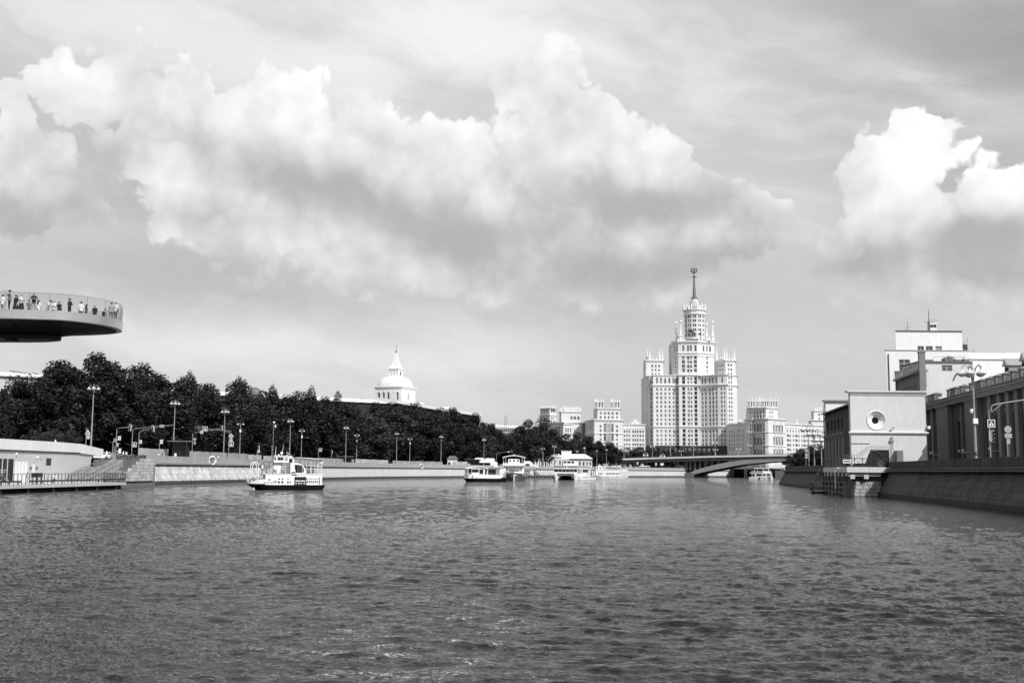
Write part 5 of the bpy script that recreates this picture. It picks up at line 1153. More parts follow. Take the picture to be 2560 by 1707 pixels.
    facade(w, a0, (u.x, u.y), L, 0, ze, [(4.5 + 2.6 * k, 5.5 + 2.6 * k, 17.2, 21.2) for k in range(8)], .4, pan); w.quad((0, 0, 0), (1.3, 0, 0), (1.3, 0, ze), (0, 0, ze)); w.build('wall', 'ochre_wall', t3); put_panes(pan, t3, me=PANE2)
    n = Vector((u.y, -u.x)); e = MB(); p, q = a0 + n * .9, a1 + n * .9
    e.slab((p.x, p.y, ze + .5), (q.x, q.y, ze + .5), (q.x + 3, q.y, ze + .8), (p.x + 3, p.y, ze + .8), (0, 0, 1), .5); e.build('eave', 'ochre_trim', t3)
    for s0, s1, zt in ((L - .2, L + 1.0, 28.2), (0, 1.4, 26.)):
        p = a0 + u * s0; q = a0 + u * s1; g = MB(); g.prism([(p.x - .3, p.y), (q.x - .3, q.y), (q.x + 1.2, q.y), (p.x + 1.2, p.y)], 0, zt); g.prism([(p.x - .45, p.y + .1), (q.x - .45, q.y - .1), (q.x + 1.3, q.y - .1), (p.x + 1.3, p.y + .1)], zt, zt + .3); g.build('corner_pier', 'ochre_wall', t3)
    g = MB(); p, q = a0 + n * .6, a1 + n * .6; g.tube([(p.x, p.y, ze + 1.9), (q.x, q.y, ze + 1.9)], .06, 4)
    for k in range(15): v = p.lerp(q, k / 14); g.tube([(v.x, v.y, ze + .5), (v.x, v.y, ze + 2.1)], .05, 4)
    g.build('roof_rail', 'dark_metal', t3)
    # bright hall roof at the far right
    D4 = 315; q = at(2424, 895, D4); t4 = thing('hall_building', 'hall with a broad bright sheet roof at the right edge behind the power station', 'building', (q.x, D4, 4.08)); z4 = lambda y: Z(y, D4, 2500) - 4.08; X4 = lambda px: at(px, 900, D4).x - q.x
    g = MB(); g.box(X4(2424), X4(2640), 0, 20, 0, z4(896)); g.build('wall', 'white_plaster', t4)
    for k in range(9):
        a_, b_ = 2424 + 24 * k, 2448 + 24 * k; g = MB(); g.slab((X4(a_), -.4, z4(896)), (X4(b_) - .08, -.4, z4(896)), (X4(b_) - .08, 16, z4(868) + .02 * k), (X4(a_), 16, z4(868) + .02 * k), (0, 0, 1), .25); g.build('roof_sheet', 'roof_white', t4)
    g = MB(); g.tube([(X4(2486), 14, z4(868)), (X4(2486), 14, z4(858))], .06, 4); g.build('mast', 'mid_metal', t4)
modern_block()

# ------------------------------------------------------------------ landing platform on the right wall
def landing():
    base = Vector((51, 171, 0)); t = thing('landing_platform', 'pale-edged concrete landing platform on a block pier, jutting from the dark wall', 'platform', base)
    u = Vector((.1386, .9903)); v = Vector((.99, -.02)); P = lambda s, o: (u.x * s + v.x * o, u.y * s + v.y * o)
    z0, z1 = 3.62, 4.42; L = 27.; Wd = 6.5
    g = MB(); g.prism([P(0, 0), P(0, Wd), P(L, Wd), P(L, 0)], z0, z1); g.build('deck', 'concrete_white', t)
    for k in range(3):                                   # boards along the lit edge
        g = MB(); g.prism([P(-.05, -.05), P(-.05, 5.6), P(-.004, 5.6), P(-.004, -.05)], z0 + .02 + .265 * k, z0 + .255 + .265 * k); g.build('edge_board', 'concrete_white', t)
    g = MB(); g.prism([P(.4, .6), P(.4, 5.2), P(1.0, 5.2), P(1.0, .6)], 3.05, z0); g.prism([P(.4, .2), P(.4, .8), P(L, .8), P(L, .2)], 3.0, z0); g.build('beam', 'concrete', t)
    for o in (.5, 2.6): g = MB(); g.prism([P(.25, o), P(.25, o + .7), P(.9, o + .7), P(.9, o)], 2.65, 3.3); g.build('corbel', 'concrete', t)
    rs = random.Random(4); st = unit_stone('pier_block', 'granite_left_pale', .05)
    for c in range(4):
        x = 1.3 - .10 * (3 - c); 
        while x < 4.6:
            w = rs.uniform(.8, 1.3); p = P(1.6, x + w / 2); link('pier_block', st, t, (p[0], p[1], .28 + .56 * c), 0, (w - .05, 1.4, .52)); x += w
    g = MB(); g.prism([P(2.0, 1.0), P(2.0, 6), P(12, 6), P(12, 1.0)], -1, 3.0); g.build('pier_core', 'concrete_dark', t)
    # fender frames and walkways under the river side
    def frame(pts, r, name, mat='dark_metal'):
        g = MB(); 
        for a, b in pts: g.tube([a, b], r, 5)
        return g.build(name, mat, t)
    for s in (1.0, 5., 9., 13., 17., 21., 25.):
        a, b = P(s, -.3), P(s, .3); frame([((a[0], a[1], -.5), (a[0], a[1], 3.6)), ((a[0], a[1], 1.2), (b[0], b[1], 3.4))], .13, 'fender_post')
    for zz in (.5, 1.3, 2.1): a, b = P(.5, -.35), P(26, -.35); frame([((a[0], a[1], zz), (b[0], b[1], zz))], .11, 'fender_rail')
    for s in (1., 9., 17.): a, b = P(s, -.3), P(s + 8, -.3); frame([((a[0], a[1], .4), (b[0], b[1], 2.2))], .07, 'brace')
    a = P(24, -1.6); fr = []
    for q in (0, 1.3, 2.6):
        p = P(23.5 + q * 1.6, -2.2); fr.append(((p[0], p[1], -.2), (p[0], p[1], 1.9)))
    p, q = P(23.5, -2.2), P(27.8, -2.2); fr += [((p[0], p[1], 1.9), (q[0], q[1], 1.9)), ((p[0], p[1], .3), (q[0], q[1], .3)), ((p[0], p[1], 1.1), (q[0], q[1], 1.1))]; frame(fr, .10, 'mooring_cage')
    g = MB(); a, b, c, d = P(23, -2.6), P(23, .2), P(28, .2), P(28, -2.6); g.prism([a, b, c, d], -.1, .35); g.build('float_stage', 'black_paint', t)
    lad = []
    for o in (-.5, .3): p, q = P(26.5, o - .4), P(26.5, o - 1.0); lad.append(((p[0], p[1], 4.4), (q[0], q[1], 2.0)))
    for k in range(6): f = k / 6; p, q = P(26.5, -.9 - .6 * f), P(26.5, -.1 - .6 * f); lad.append(((p[0], p[1], 4.2 - 2.2 * f), (q[0], q[1], 4.2 - 2.2 * f)))
    frame(lad, .07, 'ladder')
    a, b, c = P(9, -.5), P(9, -.5), P(6, -.5); frame([((a[0], a[1], 1.0), (b[0], b[1], 4.15)), ((b[0], b[1], 4.15), (c[0], c[1], 4.3))], .12, 'bent_pipe', 'sign_white')
    # railings on the deck with a small notice plate
    g = MB(); 
    for zz in (4.5, 5.75): 
        p, q, r_ = P(26, .1), P(.2, .1), P(.2, 3.6); g.tube([(p[0], p[1], zz), (q[0], q[1], zz), (r_[0], r_[1], zz)], .05, 4)
    for s in np.linspace(.2, 26, 14): p = P(s, .1); g.tube([(p[0], p[1], 4.42), (p[0], p[1], 5.8)], .06, 4)
    for o in (.1, 1.2, 2.4, 3.6):
        p = P(.2, o); g.tube([(p[0], p[1], 4.42), (p[0], p[1], 5.8)], .06, 4)
    for o in (.1, 1.2, 2.4): p, q = P(.2, o), P(.2, o + 1.15); g.tube([(p[0], p[1], 4.5), (q[0], q[1], 5.75)], .03, 4); g.tube([(p[0], p[1], 5.75), (q[0], q[1], 4.5)], .03, 4)
    g.build('railing', 'dark_metal', t)
    p = P(-.05, -.6); g = MB(); g.box(p[0], p[0] + 1.2, p[1] - .03, p[1] + .03, 5.0, 5.55); pl = g.build('notice_plate', 'sign_white', t); g = MB(); g.box(p[0] + .12, p[0] + 1.08, p[1] - .04, p[1] - .032, 5.18, 5.38); g.build('notice_text', 'sign_dark', pl)
pm('concrete_white', .62, .85, .06, .4, streak=.12, fine=.05)
landing()
# steel gate screen with coils of barbed wire at the head of the platform
def gate():
    base = Vector((55.2, 172.4, 4.42)); t = thing('security_gate', 'dark steel gate screen topped with barbed wire coils at the head of the landing', 'gate', base)
    g = MB(); g.box(-.2, 2.7, 0, .08, -.2, 2.65); g.build('gate_leaf', 'black_paint', t)
    for (x0, x1, z0, z1) in ((-.2, 2.7, 1.15, 1.28), (-.2, 2.7, -.1, 0.0), (-.2, -.08, -.2, 2.65), (2.58, 2.7, -.2, 2.65), (.62, .72, 0, 1.15), (1.9, 2.0, 0, 1.15)): g = MB(); g.box(x0, x1, -.10, -.002, z0, z1); g.build('gate_bar', 'dark_metal', t)
    g = MB(); g.tube([(1.3 + .42 * math.cos(a), -.08, .57 + .42 * math.sin(a)) for a in [math.pi * k / 8 for k in range(17)]], .05, 5); g.tube([(1.3 + .2 * math.cos(a), -.08, .57 + .2 * math.sin(a)) for a in [math.pi * k / 8 for k in range(17)]], .05, 5); g.build('round_ornament', 'mid_metal', t)
    g = MB(); g.tube([(-.1 + 1.6 * math.sin(a), -.08, 1.25 + 1.25 * math.cos(a)) for a in [math.pi / 2 * k / 8 for k in range(9)]], .07, 5); g.build('arch_bar', 'dark_metal', t)
    for (a, b, r) in (((-.2, 0, 2.95), (2.7, 0, 2.95), .32), ((-2.2, .2, 1.6), (-.3, 0, 2.9), .42), ((-4.2, .3, 1.6), (-2.2, .2, 1.6), .30)):
        A, Bv = Vector(a), Vector(b); n = int((Bv - A).length / .28); pts = []
        for k in range(n * 8): f = k / (n * 8); an = 2 * math.pi * k / 8; pts.append(A.lerp(Bv, f) + Vector((0, r * math.cos(an), r * math.sin(an))))
        g = MB(); g.tube(pts, .022, 3, cap=False); g.build('barbed_wire_coil', 'mid_metal', t)
    g = MB(); g.prism([(-1.2, .1), (-.2, 0), (-.2, .1), (-1.2, .2)], -.2, 2.2, [(-.35, .02), (-.2, 0), (-.2, .1), (-.35, .1)]); g.build('side_wing', 'black_paint', t)
gate()
# ------------------------------------------------------------------ people
def body_mesh(pose):
    """one continuous skinned figure 1.75 m tall looking along -y; slots: skin, top, bottom, shoe"""
    J = {'pel': (0, 0, .95), 'spi': (0, 0, 1.14), 'che': (0, .01, 1.33), 'nec': (0, 0, 1.50), 'hea': (0, -.02, 1.60), 'top': (0, -.02, 1.69)}
    for s, k in ((1, 'l'), (-1, 'r')):
        J.update({k + 'sh': (s * .17, .01, 1.41), k + 'el': (s * .23, .04, 1.14), k + 'wr': (s * .22, -.06, .91), k + 'ha': (s * .215, -.09, .83), k + 'hi': (s * .09, 0, .90), k + 'kn': (s * .10, -.02, .50), k + 'an': (s * .10, .02, .09), k + 'to': (s * .115, -.15, .035)})
    if pose == 'phone': J.update({'lel': (.20, -.18, 1.32), 'lwr': (.07, -.34, 1.50), 'lha': (.05, -.38, 1.57), 'rel': (-.20, -.18, 1.32), 'rwr': (-.07, -.34, 1.50), 'rha': (-.05, -.38, 1.57)})
    if pose == 'point': J.update({'lel': (.36, -.08, 1.34), 'lwr': (.56, -.20, 1.36), 'lha': (.65, -.24, 1.37)})
    if pose == 'lean':
        J.update({'spi': (0, -.06, 1.13), 'che': (0, -.16, 1.30), 'nec': (0, -.24, 1.44), 'hea': (0, -.30, 1.52), 'top': (0, -.32, 1.61)})
        for s, k in ((1, 'l'), (-1, 'r')): J.update({k + 'sh': (s * .17, -.18, 1.37), k + 'el': (s * .25, -.30, 1.13), k + 'wr': (s * .14, -.46, 1.08), k + 'ha': (s * .10, -.53, 1.08)})
    if pose == 'walk': J.update({'lkn': (.10, -.18, .52), 'lan': (.10, -.18, .10), 'lto': (.11, -.35, .07), 'rkn': (-.10, .05, .50), 'ran': (-.10, .28, .14), 'rto': (-.11, .16, .04), 'lel': (.23, .12, 1.15), 'lwr': (.21, .08, .92), 'lha': (.2, .06, .84), 'rel': (-.23, -.06, 1.15), 'rwr': (-.2, -.2, .98), 'rha': (-.19, -.24, .92)})
    if pose == 'sit':
        for k in ('pel', 'spi', 'che', 'nec', 'hea', 'top', 'lsh', 'rsh', 'lhi', 'rhi'): x, y, z = J[k]; J[k] = (x, y, z - .42)
        for s, k in ((1, 'l'), (-1, 'r')): J.update({k + 'el': (s * .24, -.06, .75), k + 'wr': (s * .14, -.28, .62), k + 'ha': (s * .11, -.35, .60), k + 'kn': (s * .12, -.43, .50), k + 'an': (s * .12, -.42, .09), k + 'to': (s * .13, -.58, .035)})
    if pose == 'arms': 
        for s, k in ((1, 'l'), (-1, 'r')): J.update({k + 'el': (s * .28, -.05, 1.17), k + 'wr': (s * .08, -.22, 1.20), k + 'ha': (s * .0, -.24, 1.22)})
    rad = {'pel': .150, 'spi': .128, 'che': .150, 'nec': .056, 'hea': .098, 'top': .070, 'sh': .072, 'el': .046, 'wr': .031, 'ha': .036, 'hi': .100, 'kn': .062, 'an': .043, 'to': .036}
    E = [('pel', 'spi'), ('spi', 'che'), ('che', 'nec'), ('nec', 'hea'), ('hea', 'top')]
    for k in 'lr': E += [('che', k + 'sh'), (k + 'sh', k + 'el'), (k + 'el', k + 'wr'), (k + 'wr', k + 'ha'), ('pel', k + 'hi'), (k + 'hi', k + 'kn'), (k + 'kn', k + 'an'), (k + 'an', k + 'to')]
    names = list(J); me = bpy.data.meshes.new('sk'); me.from_pydata([J[n] for n in names], [(names.index(a), names.index(b)) for a, b in E], [])
    o = bpy.data.objects.new('sk', me); COL.objects.link(o); o.modifiers.new('s', 'SKIN')
    for i, n in enumerate(names):
        r = rad[n] if n in rad else rad[n[1:]]; sv = me.skin_vertices[0].data[i]; sv.radius = (r, r * (.78 if n in ('pel', 'spi', 'che') else 1.)); sv.use_root = (n == 'pel')
    ss = o.modifiers.new('d', 'SUBSURF'); ss.levels = 1; ss.render_levels = 1
    bpy.context.view_layer.update(); dg = bpy.context.evaluated_depsgraph_get(); out = bpy.data.meshes.new_from_object(o.evaluated_get(dg))
    bpy.data.objects.remove(o); bpy.data.meshes.remove(me)
    pts, tag = [], []
    reg = {('spi', 'che'): 1, ('pel', 'spi'): 1, ('che', 'nec'): 1, ('nec', 'hea'): 0, ('hea', 'top'): 0}
    for a, b in E:
        A, B = Vector(J[a]), Vector(J[b]); sfx = b[1:] if b not in rad else b
        g = reg.get((a, b)); 
        if g is None: g = {'sh': 1, 'el': 1, 'wr': 0, 'ha': 0, 'hi': 2, 'kn': 2, 'an': 2, 'to': 3}[sfx]
        for f in np.linspace(.1, .95, 6): pts.append(A.lerp(B, f)); tag.append(g)
    pts = np.array(pts); tag = np.array(tag); co = np.array([p.center for p in out.polygons])
    near = tag[np.argmin(((co[:, None] - pts[None]) ** 2).sum(-1), 1)]
    # fingers, nose and eyes as fine geometry on the same body
    mb = MB(); mb.v = [tuple(v.co) for v in out.vertices]; mb.f = [tuple(p.vertices) for p in out.polygons]; mb.mi = list(map(int, near)); mb.cur = 0
    for k in 'lr':
        W_, H = Vector(J[k + 'wr']), Vector(J[k + 'ha']); d = (H - W_).normalized(); sd_ = d.cross(Vector((0, 1, 0.2))).normalized(); nn = d.cross(sd_)
        for i, (off, ln) in enumerate(((-.03, .065), (-.01, .078), (.01, .075), (.03, .058))): b = H + sd_ * off + d * .015; mb.tube([b, b + d * ln * .55, b + d * ln * .9 + nn * .02], [.0095, .009, .007], 5)
        b = W_.lerp(H, .6) - sd_ * .03; mb.tube([b, b - sd_ * .03 + d * .03, b - sd_ * .035 + d * .06], [.011, .010, .008], 5)
    h = Vector(J['hea']); mb.tube([h + Vector((0, -.085, .035)), h + Vector((0, -.118, -.005))], [.008, .016], 5)
    mb.cur = 3
    for s in (-1, 1): mb.lathe([(.001, -.008), (.011, 0), (.001, .008)], (h.x + s * .033, h.y - .092, h.z + .022), 6)
    out2 = mb.mesh('body', 'skin', 'cloth_white', 'cloth_grey', 'hair_dark', smooth=True); bpy.data.meshes.remove(out)
    return out2, h
POSES = {p: body_mesh(p) for p in ('stand', 'phone', 'point', 'lean', 'walk', 'sit', 'arms')}
def hair_mesh(kind, mat):
    mb = MB(); mb.lathe([(.086, -.015), (.103, .02), (.100, .075), (.066, .118), (.005, .132)], n=14)
    if kind == 'long': mb.tube([(0, .06, .05), (0, .085, -.10), (0, .09, -.30)], [.085, .085, .05], 8)
    if kind == 'cap': mb.prism([(-.08, -.09), (.08, -.09), (.06, -.19), (-.06, -.19)], .045, .06)
    return mb.mesh('hair' if kind != 'cap' else 'cap', mat, smooth=True)
HAIR = {(k, m): hair_mesh(k, m) for k in ('short', 'long', 'cap') for m in ('hair_dark', 'hair_light')}
def person(label, loc, face, pose='stand', top='cloth_white', bottom='cloth_grey', hair=('short', 'hair_dark'), h=1.72, skirt=False, bag=None, group=None, shoe='cloth_black', tilt=0.):
    """face: heading of the look, degrees clockwise from straight away from the viewer"""
    t = thing('person', label, 'person', loc, R(180 - face), group, (h / 1.75,) * 3)
    me, hd = POSES[pose]; o = link('body', me, t)
    for i, m in enumerate(('skin', top, bottom, shoe)):
        o.material_slots[i].link = 'OBJECT'; o.material_slots[i].material = MATS[m]
    link('cap' if hair[0] == 'cap' else 'hair', HAIR[hair], t, tuple(hd + Vector((0, .012, .015))))
    if skirt:
        g = MB(); g.lathe([(.15, 1.0), (.19, .85), (.26, .45)], n=12, cap=False); g.build('skirt', bottom, t)
    if top != 'skin' and pose in ('stand', 'walk', 'phone', 'point', 'arms'):
        g = MB(); g.lathe([(.168, .88), (.17, .98), (.150, 1.12), (.16, 1.26)], n=12, cap=False); s = g.build('shirt_hem', top, t); s.scale = (1, .8, 1)
    if bag == 'pack':
        g = MB(); g.box(-.14, .14, .11, .27, 1.02, 1.42); g.box(-.10, .10, .27, .31, 1.06, 1.25); g.build('backpack', 'cloth_black', t)
    if bag == 'phone':
        w = Vector((0, -.40, 1.60)); g = MB(); g.box(-.075, .075, w.y - .012, w.y + .012, w.z, w.z + .09); g.build('camera', 'black_paint', t)
    if bag == 'shoulder':
        g = MB(); g.box(.17, .27, -.10, .12, .80, 1.05); g.tube([(.2, 0, 1.05), (.05, .1, 1.42), (-.14, .02, 1.44)], .014, 5); g.build('shoulder_bag', 'cloth_black', t)
    return t

# ------------------------------------------------------------------ floating observation deck
def skydeck():
    zt, zb = 16.2, 15.47
    near_px = [(-1150, 84.5), (-700, 87), (-300, 89.2), (0, 90.), (72, 90.4), (145, 90.9), (195, 92.0), (246, 93.7), (275, 95.2), (292, 96.6), (299, 98.)]
    far_px = [(300, 98.6), (296, 99.4), (284, 100.2), (260, 101.0), (217, 101.8), (150, 102.6), (0, 104.2), (-400, 108), (-1000, 116)]
    X = lambda px, D: (px - CX) / F * D
    near = catmull([(X(*p), p[1]) for p in near_px], 4); far = catmull([(X(*p), p[1]) for p in far_px], 4); ring = near + far
    base = Vector((X(0, 96), 96, 0)); t = thing('observation_deck', 'cantilevered observation deck with brushed metal rim and glass balustrade jutting over the river', 'viewing platform', base); M = Matrix.Translation(-base)
    fl = MB(M); fl.add([(p.x, p.y, zt - .12) for p in ring], [tuple(range(len(ring)))]); fl.build('deck_floor', 'paving', t)
    cen = Vector((X(60, 96.5), 96.5))
    def outn(i, P): a, b = P[max(i - 1, 0)], P[min(i + 1, len(P) - 1)]; d = (b - a).normalized(); return Vector((d.y, -d.x))
    # rim of curved metal plates
    i = 0
    while i < len(ring) - 1:
        j = min(i + (3 if ring[i].x < X(150, 95) else 4), len(ring) - 1); g = MB(M); vs = []
        for k in range(i, j + 1):
            p, n = ring[k], outn(k, ring)
            for (o, z) in ((-.30, zt), (0, zt), (-.06, zb), (-.5, zb - .02)): q = p + n * o; vs.append((q.x, q.y, z))
        g.add(vs, [(a * 4 + c, (a + 1) * 4 + c, (a + 1) * 4 + c + 1, a * 4 + c + 1) for a in range(j - i) for c in range(3)]); o = g.build('rim_plate', 'brushed_metal', t, smooth=True); o.data.set_sharp_from_angle(angle=R(40)); i = j
    # soffit panels running from the rim to the keel
    keel = [(X(-1100, 92), 92.), (X(-300, 95.0), 95.), (X(60, 96.2), 96.2), (X(128, 96.6), 96.6), (X(146, 96.9), 96.9)]; kb = [(X(-1100, 108), 106.), (X(-300, 100.5), 100.5), (X(60, 99.2), 99.2), (X(128, 98.4), 98.4), (X(146, 97.6), 97.6)]
    kring = catmull(keel, 4) + list(reversed(catmull(kb, 4)))
    def knear(p): return min(kring, key=lambda q: (q - p).length)
    seams = list(range(0, len(ring) - 1, 2)); zk = 14.85
    for a, b in zip(seams, seams[1:] + [len(ring) - 1]):
        pa, pb = ring[a], ring[b]; na, nb = outn(a, ring) * -.45, outn(b, ring) * -.45; qa, qb = knear(pa), knear(pb)
        if (qa - qb).length < .02: qb = qb + (pb - pa) * .03
        sh = .985; m = [pa + na, pb + nb, qb, qa]; 
        m1a, m1b = m[0].lerp(qa, .45), m[1].lerp(qb, .45); g = MB(M); ga = (m[1] - m[0]) * .02
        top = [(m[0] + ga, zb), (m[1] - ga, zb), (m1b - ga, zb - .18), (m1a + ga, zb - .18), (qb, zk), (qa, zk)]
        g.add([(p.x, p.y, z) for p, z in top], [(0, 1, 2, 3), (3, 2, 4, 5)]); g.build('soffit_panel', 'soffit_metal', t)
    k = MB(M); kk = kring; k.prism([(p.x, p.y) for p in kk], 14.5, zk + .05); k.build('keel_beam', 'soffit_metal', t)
    q = at(28, 854, 97); g = MB(M); g.box(q.x - .4, q.x + .4, q.y - .3, q.y + .3, 14.3, 14.55); g.build('under_lamp', 'black_paint', t)
    # the two arms reach back to supports on the land, out of the picture
    for (a, b) in (((X(-1080, 96), 96.), (-86, 62)), ((X(-950, 110), 110.), (-98, 150))):
        g = MB(M); a, b = Vector(a), Vector(b); d = (b - a).normalized(); n = Vector((-d.y, d.x)) * 3.; g.prism([tuple(a + n), tuple(b + n), tuple(b - n), tuple(a - n)], 14.6, zt - .14); g.prism([tuple(b + n * .6), tuple(b + d * 2 + n * .6), tuple(b + d * 2 - n * .6), tuple(b - n * .6)], 4.9, 14.6); g.build('support_arm', 'concrete', t)
    # glass balustrade
    gs = [i for i in range(0, len(ring) - 1)]; i = 3
    while i < len(ring) - 3:
        st_ = 3 if ring[i].x < X(180, 95) else 4
        j = min(i + st_, len(ring) - 3); g = MB(M); vs = []
        for k_ in range(i, j + 1): p = ring[k_] + outn(k_, ring) * -.10; vs += [(p.x, p.y, zt - .05), (p.x, p.y, zt + 1.42)]
        g.add(vs, [(2 * a, 2 * a + 2, 2 * a + 3, 2 * a + 1) for a in range(j - i)]); g.build('glass_panel', 'clear_glass', t)
        e = MB(M); p = ring[i] + outn(i, ring) * -.10; e.box(p.x - .012, p.x + .012, p.y - .012, p.y + .012, zt, zt + 1.42); e.build('glass_joint', 'mid_metal', t); i = j
    hr = MB(M); hr.tube([(p + outn(k_, ring) * -.10).to_3d() + Vector((0, 0, zt + 1.43)) for k_, p in enumerate(ring)], .012, 4, cap=False); hr.build('glass_edge', 'mid_metal', t)
    return zt - .12
ZF = skydeck()
def on_deck(px, ytop, h, **kw):
    D = (ZF + h - EYE) * F / (1176 + ROLL * (px - 1280) - ytop); edge = 90.3 if px < 150 else 90.6 + (px - 145) / 150 * 6.0
    D = max(D, edge + .55); p = at(px, 800, D); return (p.x, p.y, ZF)
DECK = [(4, 734, 1.70, 'person in white tee at the very left end of the deck', dict(top='cloth_white', bottom='cloth_mid', face=20)),
        (21, 719, 1.84, 'man in dark cap and grey shirt raising a camera on the deck', dict(pose='phone', top='cloth_grey', bottom='cloth_black', hair=('cap', 'hair_dark'), face=250, bag='phone')),
        (37, 735, 1.66, 'long-haired girl in a dark dress on the deck', dict(top='cloth_black', bottom='cloth_black', hair=('long', 'hair_dark'), face=200, skirt=True)),
        (51, 733, 1.68, 'fair-haired woman in white top and black skirt on the deck', dict(top='cloth_white', bottom='cloth_black', hair=('short', 'hair_light'), face=90, skirt=True, pose='arms')),
        (70, 747, 1.60, 'dark-clothed person half hidden at the deck edge', dict(top='cloth_grey', bottom='cloth_black', face=120)),
        (82, 729, 1.76, 'person in black top and pale trousers standing mid-deck', dict(pose='arms', top='cloth_black', bottom='cloth_mid', hair=('short', 'hair_light'), face=150)),
        (94, 748, 1.62, 'long-haired woman in white seen from behind on the deck', dict(top='cloth_white', bottom='cloth_white', hair=('long', 'hair_dark'), face=10)),
        (117, 746, 1.74, 'man in white shirt leaning forward on the deck', dict(pose='lean', top='cloth_white', bottom='cloth_mid', face=100)),
        (132, 749, 1.66, 'person in white tee with folded arms on the deck', dict(pose='arms', top='cloth_white', bottom='cloth_black', hair=('long', 'hair_light'), face=200)),
        (146, 752, 1.45, 'small dark-haired child with a pale bag on the deck', dict(top='cloth_black', bottom='cloth_grey', hair=('long', 'hair_dark'), face=170, bag='shoulder')),
        (172, 744, 1.80, 'man in black jacket and trousers standing alone on the deck', dict(top='cloth_black', bottom='cloth_black', face=30, pose='arms')),
        (201, 752, 1.74, 'man in white tee and dark trousers with back turned on the deck', dict(top='cloth_white', bottom='cloth_black', face=0)),
        (215, 759, 1.62, 'long-haired woman in black beside the man in white tee', dict(top='cloth_black', bottom='cloth_black', hair=('long', 'hair_dark'), face=60)),
        (236, 761, 1.74, 'fair-haired person in a black jacket near the deck tip', dict(top='cloth_black', bottom='cloth_grey', hair=('short', 'hair_light'), face=0)),
        (262, 770, 1.66, 'person with a black backpack near the deck tip', dict(top='cloth_mid', bottom='cloth_black', face=20, bag='pack')),
        (277, 754, 1.76, 'man in grey tee standing behind his white-shirted neighbour at the deck tip', dict(top='cloth_mid', bottom='cloth_grey', face=330)),
        (288, 752, 1.80, 'man in white tee and jeans pointing outwards at the deck tip', dict(pose='point', top='cloth_white', bottom='cloth_mid', hair=('short', 'hair_light'), face=20))]
for (px, yt, h, lab, kw) in DECK: person(lab, on_deck(px, yt, h), h=h, group='visitors on the observation deck', **kw)
